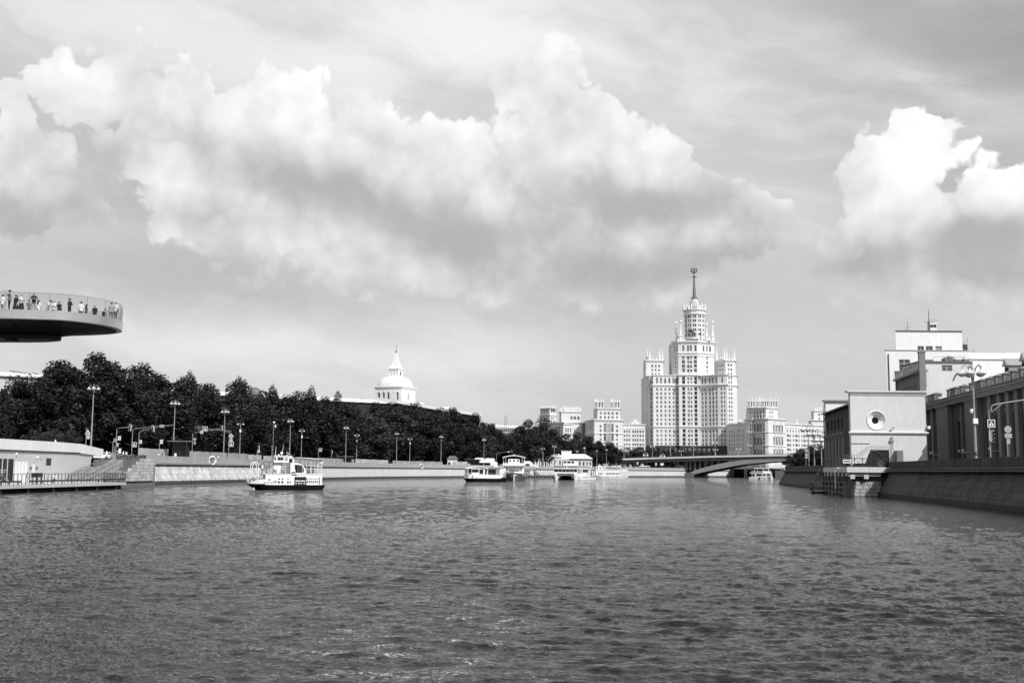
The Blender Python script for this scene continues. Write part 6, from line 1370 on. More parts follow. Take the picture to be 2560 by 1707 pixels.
# ------------------------------------------------------------------ river terrace with landing on the left
XT = -75.0
def tY(px): return XT * F / (px - CX)
def terrace():
    t = thing('terrace_building', 'low pale concrete river terrace with white parapet, glazed front and louvred doors', 'building', (XT, 164, 1.05)); M = Matrix.Translation((-XT, -164, -1.05))
    z = lambda y, px: at(px, y, tY(px)).z; Ya, Yb = 120., tY(236); pan = []; w = MB(M)
    W_ = lambda p0, p1, z0, z1: (tY(p0) - Ya, tY(p1) - Ya, z0 - 1.05, z1 - 1.05)
    wins = [W_(-90, -50, 1.15, 4.7), W_(-45, -2, 1.15, 4.7), W_(1, 16, 1.15, 4.7), W_(17.5, 29, 1.15, 4.7), W_(30.5, 45, 1.15, 4.7), W_(48, 81, 1.15, 4.35), W_(91, 98, 1.15, 4.15), W_(124.5, 138, 3.75, 4.95)]
    wins = [tuple(round(q, 3) for q in v) for v in wins]
    facade(w, (XT, Ya), (0, 1), Yb - Ya, 1.05, 6.0, wins, .10, pan); w.quad((XT, Yb, 1.05), (XT - 12, Yb, 1.05), (XT - 12, Yb, 6.), (XT, Yb, 6.)); w.build('wall', 'concrete', t)
    for k, (p, a, ww, hh) in enumerate(pan):
        p = M @ Vector(p)
        if k == 5:
            for i in range(4): g = MB(Matrix.Translation(p) @ Matrix.Rotation(a, 4, 'Z')); x0 = -ww / 2 + ww * i / 4; g.prism([(x0 + .03, -.03), (x0 + ww / 8, -.14), (x0 + ww / 4 - .03, -.03), (x0 + ww / 4 - .03, 0), (x0 + .03, 0)], -hh / 2, hh / 2); g.build('louvre_leaf', 'roof_white', t)
        elif k == 6: link('door', PB_WHITE, t, p, a, (ww, 1, hh))
        else: link('window', PANE2D, t, p, a, (ww, 1, hh))
    # white parapet wall, dropping and curving at the end
    pts = [(XT + .35, 112, 7.6), (XT + .35, 150, 7.6), (XT + .35, tY(60), 7.6), (XT + .3, tY(150), 7.62), (XT + .3, tY(205), 7.55), (XT + .25, tY(235), 7.2), (XT + .15, tY(257), 6.92), (XT + .05, tY(265), 6.85)]
    for a, b in zip(pts, pts[1:]):
        g = MB(M); za, zb = (6.05, 6.05) if a[1] < tY(190) else (6.05 - .45 * (a[1] - tY(190)) / 12, 6.05 - .45 * (b[1] - tY(190)) / 12)
        za, zb = max(za, 5.3), max(zb, 5.3)
        g.add([(a[0], a[1], za), (b[0], b[1] - .03, zb), (b[0], b[1] - .03, b[2]), (a[0], a[1], a[2]), (a[0] - .5, a[1], za), (b[0] - .5, b[1] - .03, zb), (b[0] - .5, b[1] - .03, b[2]), (a[0] - .5, a[1], a[2])], [(0, 1, 2, 3), (3, 2, 6, 7), (5, 4, 7, 6), (1, 5, 6, 2), (4, 0, 3, 7), (4, 5, 1, 0)]); g.build('parapet_panel', 'white_plaster', t)
    g = MB(M); g.box(XT - .1, XT + .15, 115, tY(205), 5.85, 6.04); g.build('drip_edge', 'concrete_dark', t)
    rf = MB(M); rf.box(XT - 20, XT - .16, 110, tY(262), 5.6, 6.02); rf.build('terrace_floor', 'paving', t)
    for px, zz in ((48, 5.3), (101, 4.9)): q = tY(px); g = MB(M); g.box(XT + .01, XT + .25, q - .12, q + .12, zz, zz + .35); g.build('wall_lamp', 'sign_white', t)
    for px in (86, 101): q = tY(px); g = MB(M); g.box(XT + .01, XT + .2, q - .12, q + .12, 3.2, 3.5); g.build('wall_box', 'dark_metal', t)
    g = MB(M); q = tY(112); g.box(XT + .004, XT + .02, q - .5, q + .5, 4.75, 4.9); g.box(XT + .004, XT + .02, q - .3, q + .4, 4.5, 4.62); g.build('wall_letters', 'sign_back', t)
    # lettering on the glazed front, too small to read
    g = MB(M)
    for i in range(4): g.box(XT - .06, XT - .05, tY(8) + .1, tY(8) + 2.6 - .3 * i, 3.0 - .28 * i, 3.12 - .28 * i)
    g.build('glass_lettering', 'sign_back', t)
terrace()

def stairs():
    base = Vector((-72.5, 190, 1.05)); t = thing('river_stairs', 'wide stone steps with several handrails climbing from the landing to the road', 'stairs', base); M = Matrix.Translation(-base)
    y0, y1, zb, zt = tY(178), tY(290) - .5, 1.05, 5.05; n = 22; x0, x1 = XT + .05, -69.2
    steps = []; run = (y1 - y0 - 2.4) / n; y = y0
    for k in range(n):
        if k in (8, 15): y += 1.2
        g = MB(M); g.box(x0, x1, y, y1 + 1.5, zb + (zt - zb) * k / n + .004, zb + (zt - zb) * (k + 1) / n); g.build('step', 'granite_left_pale', t); steps.append((y, zb + (zt - zb) * (k + 1) / n)); y += run
    def zs(yy):
        v = zb
        for a, b in steps:
            if yy >= a: v = b
        return v
    ks = [y0 - .8, y0] + [s[0] for s in steps if s in (steps[7], steps[8], steps[14], steps[15])] + [y1 + .6]
    for x in (x0 + .3, x0 + 2.0, x0 + 3.8, x1 - .1):
        g = MB(M); pts = [(x, q, max(zs(q), zb) + 1.0) for q in ks]; pts[-1] = (x, ks[-1], zt + 1.0); g.tube(pts, .06, 5); g.tube([(p[0], p[1], p[2] - .5) for p in pts], .03, 4)
        yy = y0
        while yy < y1 + .6: g.tube([(x, yy, zs(yy)), (x, yy, zs(yy) + 1.0 + (zt - zb) / n * .4)], .045, 4); yy += 1.35
        g.build('handrail', 'mid_metal', t)
    # masonry cheek on the river side
    st = unit_stone('cheek_block', 'granite_left', .03); rs = random.Random(2)
    for c in range(7):
        zc = 1.05 + .6 * c + .3; yst = y0 + 5 + (c + .5) / 7 * (y1 - y0 - 6); yy = yst
        while yy < tY(312):
            w = rs.uniform(1.0, 1.7); link('cheek_block', st, t, tuple(M @ Vector((x1 + .25 + rs.uniform(-.02, .02), yy + w / 2, zc))), R(90), (w - .04, .4, .56)); yy += w
    g = MB(M); g.box(x1 + .004, x1 + .2, y0 + 10, tY(316), -1, 5.0); g.box(XT - 4, x1, y1 + 1.5, tY(322), -1, 5.0); g.build('stair_core', 'concrete_dark', t)
    g = MB(M); g.box(XT - .2, XT + 5.4, tY(300), tY(302), 5.06, 5.9); g.build('top_barrier', 'dark_metal', t)
stairs()

def pier():
    base = Vector((-70, 165, 0)); t = thing('river_pier', 'low concrete landing pier with a dark underside along the terrace', 'pier', base); M = Matrix.Translation(-base)
    xa, xb = -66.6, -65.2; ya, yb = 96., 191.5
    fx = lambda y: xa + (xb - xa) * (y - 146) / 46
    nseg = 8
    for i in range(nseg):
        a, b = ya + (yb - ya) * i / nseg, ya + (yb - ya) * (i + 1) / nseg - .05; g = MB(M); g.prism([(XT, a), (fx(a), a), (fx(b), b), (XT, b)], .62, 1.05); g.build('deck_slab', 'concrete', t)
    g = MB(M); g.prism([(XT, ya), (fx(ya) - .8, ya), (fx(yb) - .8, yb - .6), (XT, yb - .6)], -1.2, .62); g.build('under_deck_shade', 'dark_void', t)  # near-black block; the shade below the deck is put into its colour
    for i in range(12): y = ya + 4 + i * 8; g = MB(M); g.tube([(fx(y) - .4, y, -1), (fx(y) - .4, y, .62)], .22, 7); g.build('pile', 'dark_metal', t)
    r = thing('pier_railing', 'thin dark railing of upright posts along the edge of the landing pier', 'railing', base)
    n = int((yb - ya) / 1.15)
    for i in range(n + 1):
        y = ya + (yb - ya) * i / n; g = MB(M); g.box(fx(y) - .2, fx(y) - .12, y - .035, y + .035, 1.05, 2.55); g.build('post', 'dark_metal', r)
    g = MB(M); g.tube([(fx(ya) - .16, ya, 2.57), (fx(yb) - .16, yb, 2.57), (fx(yb) - 4, yb, 2.57)], .035, 5); g.build('top_rail', 'dark_metal', r)
    g = MB(M); g.box(fx(yb) - 4, fx(yb) - .16, yb - .03, yb, 1.1, 2.5); g.build('end_screen', 'clear_glass', r)
    for (p0, p1, lab) in ((90, 258, 'long dark bench behind the pier railing'), (272, 318, 'short dark bench at the far end of the pier'), (12, 62, 'dark bench under the seated pair on the pier')):
        xx = -68.2; y0, y1 = xx * F / (p0 - CX), xx * F / (p1 - CX); b = thing('bench', lab, 'bench', (xx, (y0 + y1) / 2, 1.05)); L = (y1 - y0) / 2
        for k in range(3): g = MB(); g.box(-.3 + .21 * k, -.12 + .21 * k, -L, L, .34, .56); g.build('seat_slat', 'black_paint', b)
        for k in range(max(2, int(L / 1.5))): q = -L + .3 + (2 * L - .6) * k / (max(2, int(L / 1.5)) - 1); g = MB(); g.box(-.04, .04, q - .04, q + .04, 0, .34); g.build('leg', 'dark_metal', b)
pier()
def on_pier(px, x=-68.3, z=1.05): return (x, x * F / (px - CX), z)
person('person in black sitting on the pier bench at the left edge', on_pier(8, -67.9), 80, 'sit', 'cloth_black', 'cloth_black')
person('person in a pale top sitting on the pier beside the one in black', on_pier(27, -67.9), 100, 'sit', 'cloth_mid', 'cloth_black', ('long', 'hair_dark'))
person('person with dark hair standing by the white louvred doors', on_pier(80, -71), 60, 'stand', 'cloth_mid', 'cloth_mid')
person('person in white shirt sitting at the pier railing', on_pier(149, -68.3, 1.15), 300, 'sit', 'cloth_white', 'cloth_grey', h=1.85)
b = thing('drinks_cart', 'small black table cart standing on the pier near the steps', 'cart', on_pier(104, -70)); g = MB(); g.box(-.5, .5, -.85, .85, .95, 1.6); g.build('cabinet', 'black_paint', b)
for x, y in ((-.4, -.7), (.4, -.7), (-.4, .7), (.4, .7)): g = MB(); g.box(x - .05, x + .05, y - .05, y + .05, 0, .95); g.build('leg', 'dark_metal', b)
g = MB(); g.box(-.55, .55, -.9, .9, .3, .36); g.build('shelf', 'dark_metal', b)
person('person in white looking over the terrace parapet', (XT - 1.6, (XT - 1.6) * F / (145 - CX), 6.55), 90, 'arms', 'cloth_white', 'cloth_grey')
person('person bending behind the terrace parapet, only a white back showing', (XT - 2., (XT - 2.) * F / (113 - CX), 6.15), 120, 'lean', 'cloth_white', 'cloth_grey')
# ------------------------------------------------------------------ street furniture
def bell(mb, x, y, z, s=1.):
    mb.lathe([(.06 * s, .42 * s), (.10 * s, .30 * s), (.20 * s, .20 * s), (.44 * s, .02 * s), (.46 * s, -.02 * s), (.40 * s, -.02 * s)], (x, y, z), 10)
def lamp(arms, h, label, group, loc, rot=0., box=False, s=1., cam_box=False):
    t = thing('street_lamp', label, 'street lamp', loc, rot, group)
    p = MB(); p.lathe([(.30, 0), (.32, .15), (.24, .5), (.20, 1.2), (.16, 1.4), (.145, h * .45), (.17, h * .45 + .05), (.17, h * .45 + .25), (.12, h * .45 + .3), (.095, h - 1.9 * s), (.14, h - 1.85 * s), (.14, h - 1.6 * s), (.06, h - 1.5 * s), (.05, h - .25 * s), (.09, h - .18 * s), (.02, h)], n=8); p.build('pole', 'lamp_metal', t)
    for a in arms:
        ca, sa = math.cos(a), math.sin(a); P = lambda r, z: (ca * r * s, sa * r * s, h + z * s)
        g = MB(); g.tube([P(.06, -1.7), P(.16, -1.0), P(.40, -.42), P(.66, -.26), P(.84, -.42), P(.86, -.62)], .045 * s, 5); g.tube([P(.10, -.5), P(.25, -.68), P(.42, -.46)], .03 * s, 4); ar = g.build('lamp_arm', 'lamp_metal', t)
        g = MB(); q = P(.86, -1.05); bell(g, q[0], q[1], q[2], s); g.build('lamp_shade', 'lamp_shade', ar, smooth=True)
        g = MB(); g.lathe([(.38 * s, -.02 * s), (.30 * s, -.16 * s), (.05 * s, -.26 * s)], q, 10); g.build('lamp_glass', 'lamp_white', ar, smooth=True)
    if box: g = MB(); g.box(-.28, .28, -.36, -.14, h - 3.6, h - 2.7); g.build('cabinet_box', 'sign_white', t)
    if cam_box: g = MB(); g.tube([(0, 0, h - 4.2), (.5, -.3, h - 4.1)], .05, 4); g.lathe([(.02, -.25), (.2, -.15), (.22, .1), (.05, .25)], (.55, -.3, h - 4.3), 8); g.build('camera_head', 'sign_white', t)
    return t
pm('lamp_shade', .62, .4, .05, 1., spec=.5)
TALL = [(228, 960), (434, 1000), (560, 1022), (725, 1047), (865, 1065), (992, 1080), (1103, 1088), (1210, 1096), (1302, 1104)]
SHORT = [(-2, 1030), (187, 1008), (234, 1034), (347, 1026), (600, 1054), (754, 1072), (892, 1084), (1025, 1093), (1137, 1102), (1228, 1108), (1307, 1110)]
MASTER = {}
def place_lamp(key, px, ytop, zt, gz, label, group, rot, **kw):
    D = (zt - EYE) * F / (1176 + ROLL * (px - 1280) - ytop); p = at(px, 1100, D); h = zt - gz
    k = (key, round(h, 1))
    if k not in MASTER: MASTER[k] = lamp(h=h, label=label, group=group, loc=(p.x, p.y, gz), rot=rot, **kw); return MASTER[k]
    c = copy_tree(MASTER[k]); c.location = (p.x, p.y, gz); c.rotation_euler = (0, 0, rot); c['label'] = label; c['group'] = group; return c
for i, (px, y) in enumerate(TALL): place_lamp('tall', px, y, 20., 5.1, 'tall four-shade street lamp by the left parapet, %s from the terrace' % ordn(i), 'tall lamps along the left embankment', .35 + .1 * i, arms=[0, math.pi / 2, math.pi, -math.pi / 2])
for i, (px, y) in enumerate(SHORT): place_lamp('short', px, y, 19. if px != 234 else 17.5, 5.0, 'two-armed street lamp before the dark trees, %s from the left' % ordn(i), 'two-armed lamps on the far side of the left road', .0 + .25 * (i % 3), arms=[0, math.pi], box=px != 234)
for i, (px, y) in enumerate([(1357, 1118), (1386, 1112), (1443, 1125), (1461, 1116), (1492, 1124), (1516, 1121), (1541, 1129)]): place_lamp('mid', px, y, 16.5, 5.0, 'small street lamp behind the moored boats, %s from the left in that stretch' % ordn(i), 'lamps behind the moored boats', .4 * i, arms=[0, math.pi])
for i, (px, y) in enumerate([(1560, 1121), (1614, 1128), (1631, 1108), (1656, 1131), (1676, 1104), (1703, 1124), (1733, 1106), (1787, 1098), (1789, 1120), (1846, 1118)]):
    D = 800 - (px - 1540) * .14 + 14; zt = at(px, y, D).z; gz = at(px, 1146 if px < 1650 else 1139, D).z if px not in (1614, 1656) else 5.0
    p = at(px, y, D); 
    k = ('far',)
    if k not in MASTER: MASTER[k] = lamp([0, math.pi], zt - gz, '', '', (p.x, p.y, gz), 0., s=1.5); c = MASTER[k]; far_h = zt - gz
    else: c = copy_tree(MASTER[k]); c.location = (p.x, p.y, gz); c.scale = (1, 1, (zt - gz) / far_h)
    c['label'] = 'thin lamp post on the road bridge, %s from its left end' % ordn(i); c['group'] = 'lamp posts on the road bridge'
# ornate many-armed lamps on the right bank
def right_lamp(px, ytop, off, label, n, s=1.35, extras=False):
    Y = pxY(px, off); zt = at(px, ytop, Y).z; p = at(px, 1150, Y)
    t = lamp([2 * math.pi * k / n + .3 for k in range(n)], zt - 4.08, label, 'ornate lamps on the right bank', (p.x, Y, 4.08), 0., s=s)
    if extras:
        k = Y / F; z = lambda y: at(px, y, Y).z - 4.08
        g = MB(); g.box(-.25, .28, -.34, -.14, z(1059), z(1046)); g.build('cabinet_box', 'sign_white', t)
        g = MB(); g.tube([(0, 0, z(1024)), (-.32, -.1, z(1023))], .05, 5); g.lathe([(.03, -.3), (.14, -.25), (.19, -.05), (.17, .15), (.05, .2)], (-.36, -.1, z(1027)), 10); g.build('camera_head', 'sign_white', t)
        g = MB(); g.lathe([(.24, z(1137)), (.30, z(1136)), (.24, z(1134)), (.30, z(1132)), (.2, z(1129))], n=10); g.build('pole_collar', 'dark_metal', t)
right_lamp(2440, 905, 3.5, 'tall ornate street lamp with a ring of bell shades before the power station', 5, 1.3, True)
right_lamp(2022, 1057, 3.5, 'ornate lamp post at the river corner by the small trees, the taller one', 6, 1.7)
right_lamp(2036, 1068, 4.5, 'ornate lamp post just right of the taller one at the river corner', 6, 1.7)
right_lamp(2054, 1084, 6.0, 'ornate lamp post partly hidden against the substation end', 6, 1.6)

# ---- signs and signals
def flat_sign(shape, w, parent, c, rot=0., face='white', name='sign_plate', back=False):
    """sign plate in the local xz plane looking along -y at c"""
    M = Matrix.Translation(c) @ Matrix.Rotation(rot, 4, 'Z'); g = MB(M)
    if shape == 'square': g.box(-w / 2, w / 2, -.02, .02, -w / 2, w / 2)
    elif shape == 'rect': g.box(-w / 2, w / 2, -.02, .02, -w * .72, w * .72)
    elif shape == 'wide': g.box(-w / 2, w / 2, -.02, .02, -w * .3, w * .3)
    elif shape == 'round': n = 20; g.add([(w / 2 * math.cos(2 * math.pi * k / n), y, w / 2 * math.sin(2 * math.pi * k / n)) for y in (-.02, .02) for k in range(n)], [tuple(range(n)), tuple(reversed(range(n, 2 * n)))] + [(k, n + k, n + (k + 1) % n, (k + 1) % n) for k in range(n)])
    elif shape == 'diamond': r = w * .7; g.add([(r * a, y, r * b) for y in (-.02, .02) for a, b in ((0, -1), (1, 0), (0, 1), (-1, 0))], [(0, 1, 2, 3), (7, 6, 5, 4)] + [(k, 4 + k, 4 + (k + 1) % 4, (k + 1) % 4) for k in range(4)])
    elif shape == 'tri': r = w * .6; g.add([(r * a, y, r * b) for y in (-.02, .02) for a, b in ((-1, -.6), (1, -.6), (0, 1.15))], [(0, 1, 2), (5, 4, 3)] + [(k, 3 + k, 3 + (k + 1) % 3, (k + 1) % 3) for k in range(3)])
    pl = g.build(name, 'sign_back' if back else 'sign_white', parent)
    if back: return pl
    m = MB(M)
    if shape == 'square':       # pedestrian crossing: dark field, white triangle, walking figure
        m.box(-w * .42, w * .42, -.024, -.021, -w * .42, w * .42); m.build('dark_field', 'sign_dark', pl); m = MB(M); m.add([(-w * .34, -.028, -w * .32), (w * .34, -.028, -w * .32), (0, -.028, w * .34)], [(0, 1, 2)]); m.build('triangle', 'sign_white', pl)
        m = MB(M); m.tube([(0, -.033, w * .02), (0, -.033, -w * .1)], w * .035, 4); m.tube([(0, -.033, -w * .1), (-w * .1, -.033, -w * .28)], w * .03, 4); m.tube([(0, -.033, -w * .1), (w * .1, -.033, -w * .28)], w * .03, 4); m.tube([(0, -.033, 0), (w * .1, -.033, -w * .08)], w * .025, 4); m.lathe([(.001, -w * .045), (w * .045, 0), (.001, w * .045)], (0, -.033, w * .09), 6); m.build('walking_figure', 'sign_dark', pl)
    elif shape == 'rect': m.box(-w * .30, w * .30, -.024, -.021, -w * .1, w * .42); m.box(-w * .28, w * .28, -.024, -.0212, -w * .55, -w * .4); m.build('sign_mark', 'sign_dark', pl); m = MB(M); m.box(-w * .1, w * .1, -.027, -.0245, 0, w * .32); m.build('sign_inset', 'sign_white', pl)
    elif shape == 'round': m.box(-w * .13, w * .13, -.024, -.021, -w * .32, w * .32); m.build('sign_mark', 'sign_dark', pl); r = MB(M); r.tube([(w * .45 * math.cos(a), -.022, w * .45 * math.sin(a)) for a in [math.pi * k / 10 for k in range(21)]], w * .035, 4); r.build('sign_ring', 'sign_back', pl)
    elif shape == 'diamond': r = w * .5; m.add([(r * a, -.024, r * b) for a, b in ((0, -1), (1, 0), (0, 1), (-1, 0))], [(0, 1, 2, 3)]); m.build('diamond_field', 'sign_back', pl)
    elif shape == 'tri': r = w * .4; m.add([(r * a, -.024, r * b) for a, b in ((-1, -.6), (1, -.6), (0, 1.15))], [(0, 1, 2)]); m.build('triangle_field', 'sign_back', pl); m = MB(M); m.box(-w * .05, w * .05, -.03, -.026, -w * .2, w * .2); m.build('sign_mark', 'sign_dark', pl)
    return pl
def text_mesh(s, size, mat, name='lettering', extrude=.01):
    cu = bpy.data.curves.new('t', 'FONT'); cu.body = s; cu.size = size; cu.extrude = extrude; cu.align_x = 'CENTER'; cu.align_y = 'CENTER'; o = bpy.data.objects.new('t', cu); COL.objects.link(o)
    bpy.context.view_layer.update(); me = bpy.data.meshes.new_from_object(o.evaluated_get(bpy.context.evaluated_depsgraph_get())); bpy.data.objects.remove(o); bpy.data.curves.remove(cu); me.materials.clear(); me.materials.append(MATS[mat]); me.name = name; return me
def signal_head(parent, c, rot=0., s=1., tilt=0.):
    M = Matrix.Translation(c) @ Matrix.Rotation(rot, 4, 'Z') @ Matrix.Rotation(tilt, 4, 'Y'); g = MB(M); g.box(-.20 * s, .20 * s, -.1, .15, -.62 * s, .62 * s); h = g.build('signal_case', 'sign_white' if tilt else 'lamp_metal', parent)
    for k in (-.4, 0, .4):
        g = MB(M @ Matrix.Translation((0, -.1, k * s)) @ Matrix.Rotation(math.pi / 2, 4, 'X')); g.lathe([(.16 * s, 0), (.17 * s, .22), (.14 * s, .22), (.13 * s, .01)], n=10); g.build('signal_lens', 'sign_dark', h)
    g = MB(M); g.box(-.32 * s, -.2 * s, -.02, .02, -.62 * s, .62 * s); g.build('signal_shield', 'sign_back', h)
def post(px, ytop, label, off=6., gz=5.05, cat='sign', name='sign_post', side=LEFT, group=None, r=.07):
    t_, p = side.at_px(px, off); h = at(px, ytop, p.y).z - gz; t = thing(name, label, cat, (p.x, p.y, gz), 0., group); g = MB(); g.tube([(0, 0, 0), (0, 0, h)], r, 6); g.build('post', 'lamp_metal', t); D = p.y
    return t, D, (lambda x, y: (at(x, y, D).x - p.x, -.1, at(x, y, D).z - gz)), D / F
LEFTN = Path([(-86, 60), (-82, 150)] + [(p.x, p.y) for p in LEFT.p])
def arm(t, pts, r=.06):
    g = MB(); g.tube(pts, r, 5); g.build('mast_arm', 'lamp_metal', t)
t, D, P, k = post(296, 1072, 'signal mast with a short arm and slanted white signal, nearest the steps', name='signal_mast', cat='traffic light', side=LEFTN); arm(t, [P(296, 1072), P(298, 1070), P(334, 1066)]); signal_head(t, P(326, 1069), s=1.05, tilt=.12); flat_sign('rect', 7 * k, t, P(299, 1095), name='number_plate'); g = MB(); q = P(300, 1127); g.box(q[0] - .2, q[0] + .25, -.3, -.05, q[2] - .5, q[2] + .5); g.build('control_box', 'sign_white', t)
t, D, P, k = post(336, 1072, 'long signal mast arm carrying a blank sign back over the road', name='signal_mast', cat='traffic light', side=LEFTN, off=9.); arm(t, [P(336, 1073), P(339, 1071), P(434, 1062)]); flat_sign('wide', 12 * k, t, P(405, 1065), back=True); flat_sign('square', 12 * k, t, P(336, 1111), name='crossing_sign')
t, D, P, k = post(351, 1079, 'signal mast with a bent arm and tilted white signal beside the second lamp', name='signal_mast', cat='traffic light', side=LEFTN); arm(t, [P(351, 1080), P(354, 1077), P(392, 1068)]); signal_head(t, P(383, 1071), s=1.05, tilt=-.2); flat_sign('rect', 6 * k, t, P(352, 1104), name='number_plate')
t, D, P, k = post(487, 1083, 'signal mast leaning its arm right past the round arrow sign', name='signal_mast', cat='traffic light', side=LEFTN); arm(t, [P(487, 1084), P(490, 1081), P(564, 1069)]); flat_sign('round', 9 * k, t, P(504, 1080)); flat_sign('diamond', 7 * k, t, P(487, 1098), back=True); flat_sign('round', 7 * k, t, P(487, 1107), back=True); signal_head(t, P(555, 1070), s=.9, tilt=.05)
t, D, P, k = post(578, 1078, 'signal mast stacked with diamond, round and crossing signs right of the bus shelter', name='signal_mast', cat='traffic light', side=LEFTN, off=8.); arm(t, [P(578, 1080), P(576, 1077), P(486, 1069)]); arm(t, [P(578, 1084), P(562, 1076)], .045); signal_head(t, P(496, 1070), s=1.05); flat_sign('square', 12 * k, t, P(513, 1072), name='crossing_sign'); flat_sign('diamond', 9 * k, t, P(578, 1090)); flat_sign('round', 8 * k, t, P(578, 1100)); flat_sign('square', 12 * k, t, P(578, 1110), name='crossing_sign')
for (px, y, sh, w, lab) in ((289, 1100, 'square', 8, 'white plate sign on a post left of the slanted signal'), (293, 1112, 'rect', 6, 'number board on a post below the slanted signal'), (404, 1104, 'rect', 7, 'narrow white number sign left of the bus shelter'), (801, 1124, 'square', 8, 'bus stop plate on a thin post right of the ferry boat'), (647, 1128, 'round', 7, 'round sign on a post behind the bow of the ferry boat')):
    t, D, P, k = post(px, y + 3, lab, side=LEFTN, off=7.); flat_sign(sh, w * k, t, P(px, y))
    if px == 801: g = MB(); q = P(px, y); 
for (px, y, lab) in ((647, 1120, 'white-faced signal on a post left of the ferry wheelhouse'), (681, 1120, 'white-faced signal on a post just above the ferry wheelhouse'), (830, 1130, 'short signal with two bright faces right of the ferry')):
    t, D, P, k = post(px + 3, y + 4, lab, side=LEFTN, off=10., name='signal_post', cat='traffic light'); signal_head(t, P(px, y), s=1.1, tilt=.06)
t, D, P, k = post(687, 1052, 'camera pole with a white dome camera between two lamps', side=LEFTN, off=8., name='camera_pole', cat='pole'); g = MB(); q = P(685, 1055); g.tube([P(687, 1053), q], .06, 5); g.lathe([(.05, .3), (.32, .25), (.36, 0), (.25, -.3), (.05, -.4)], (q[0], q[1], q[2] - .1), 10); g.build('dome_camera', 'sign_white', t); g = MB(); q = P(689, 1065); g.box(q[0] - .2, q[0] + .2, -.3, -.1, q[2] - .4, q[2] + .4); g.build('control_box', 'sign_white', t)
t, D, P, k = post(1243, 1133, 'signal mast with a long arm over the moored boats', name='signal_mast', cat='traffic light', off=7.); arm(t, [P(1243, 1135), P(1245, 1132.5), P(1280, 1127)], .09); signal_head(t, P(1280, 1127.5), s=1.3); flat_sign('wide', 6 * k, t, P(1272, 1129), back=True)
t, D, P, k = post(1360, 1133, 'sloping mast arm with a white board before the pavilion', name='signal_mast', cat='traffic light', off=7.); arm(t, [P(1360, 1133), P(1350, 1129), P(1322, 1122)], .09); flat_sign('wide', 8 * k, t, P(1328, 1123), name='board')
# lower signs on the tall lamp by the terrace: works triangle and 40 limit
t, D, P, k = post(222, 1070, 'warning triangle above a round forty limit sign beside the first tall lamp', side=LEFTN, off=3.5); flat_sign('tri', 11 * k, t, P(220, 1081))
g = flat_sign('round', 11 * k, t, P(221, 1092), name='limit_sign', back=False)
for ch in list(g.children):
    if ch.name.startswith('sign_mark'): bpy.data.objects.remove(ch)
q = P(221, 1092); link('limit_number', text_mesh('40', 8.5 * k, 'sign_dark'), g, (q[0], q[1] - .03, q[2]), (math.pi / 2, 0, 0))
# right bank signs
def rpost(px, ytop, label, off=3.6, **kw):
    Y = pxY(px, off); p = at(px, 1150, Y); t = thing(kw.get('name', 'sign_post'), label, kw.get('cat', 'sign'), (p.x, Y, 4.08)); g = MB(); g.tube([(0, 0, 0), (0, 0, at(px, ytop, Y).z - 4.08)], .06, 6); g.build('post', 'lamp_metal', t); return t, Y, (lambda x, y: (at(x, y, Y).x - p.x, -.08, at(x, y, Y).z - 4.08)), Y / F
t, D, P, k = rpost(2477, 1025, 'mast with a crossing sign and signal before the power station', name='signal_mast', cat='traffic light'); arm(t, [P(2476, 1027), P(2479, 1014), P(2486, 1011), P(2600, 993)], .07); arm(t, [P(2477, 1031), P(2503, 1010)], .045); flat_sign('square', 19 * k, t, P(2477.5, 1058.5), name='crossing_sign'); signal_head(t, P(2481, 1090), s=1.05, rot=.5); g = MB(); q = P(2474, 1090); g.box(q[0] - .08, q[0] + .05, -.2, -.05, q[2] - .55, q[2] + .55); g.build('signal_back_board', 'sign_white', t)
t, D, P, k = rpost(2520, 1066, 'round sign seen from behind with plates below, near the right edge'); flat_sign('round', 18 * k, t, P(2519, 1073), back=True); flat_sign('wide', 18 * k, t, P(2520, 1089), back=True); flat_sign('rect', 9 * k, t, P(2520, 1103), back=True)
t, D, P, k = rpost(2015, 1120, 'crossing sign and round sign at the far river corner', 5.); flat_sign('square', 8 * k, t, P(2016, 1125), name='crossing_sign'); flat_sign('round', 8 * k, t, P(2016, 1136), back=True); flat_sign('wide', 8 * k, t, P(2016, 1143), back=True)

# ---- hoarding panels, bus shelter, lifebuoys
def hoarding(px0, px1, off, ytop, label, gap=.12, mat='hoarding'):
    a, _ = LEFTN.at_px(px0, off); b, _ = LEFTN.at_px(px1, off); p0 = LEFTN.pt(a, off)[0]; top = at(px0, ytop, p0.y).z; t = thing('site_hoarding', label, 'hoarding', (p0.x, p0.y, 5.0)); n = max(1, int((b - a) / 2.6)); Lp = (b - a) / n
    me = MB().box(0, 1, -.04, .04, 0, 1).mesh('hoarding_panel', mat)
    for i in range(n):
        p, d, nn = LEFTN.pt(a + Lp * i, off); link('hoarding_panel', me, t, (p.x - p0.x, p.y - p0.y, .02), math.atan2(d.y, d.x), (Lp - gap, 1, top - 5 + random.uniform(-.06, .06)))
pm('hoarding', .40, .7, .06, .5, rnd=.14, streak=.05); pm('hoarding_dark', .30, .7, .06, .5, rnd=.12, streak=.05)
hoarding(353, 428, 10., 1120, 'pale site hoarding panels left of the bus shelter'); hoarding(469, 628, 9., 1127, 'row of grey hoarding panels right of the bus shelter', mat='hoarding_dark'); hoarding(628, 660, 8., 1136, 'short pale hoarding behind the ferry bow'); hoarding(664, 800, 9., 1139, 'grey hoarding panels behind the ferry')
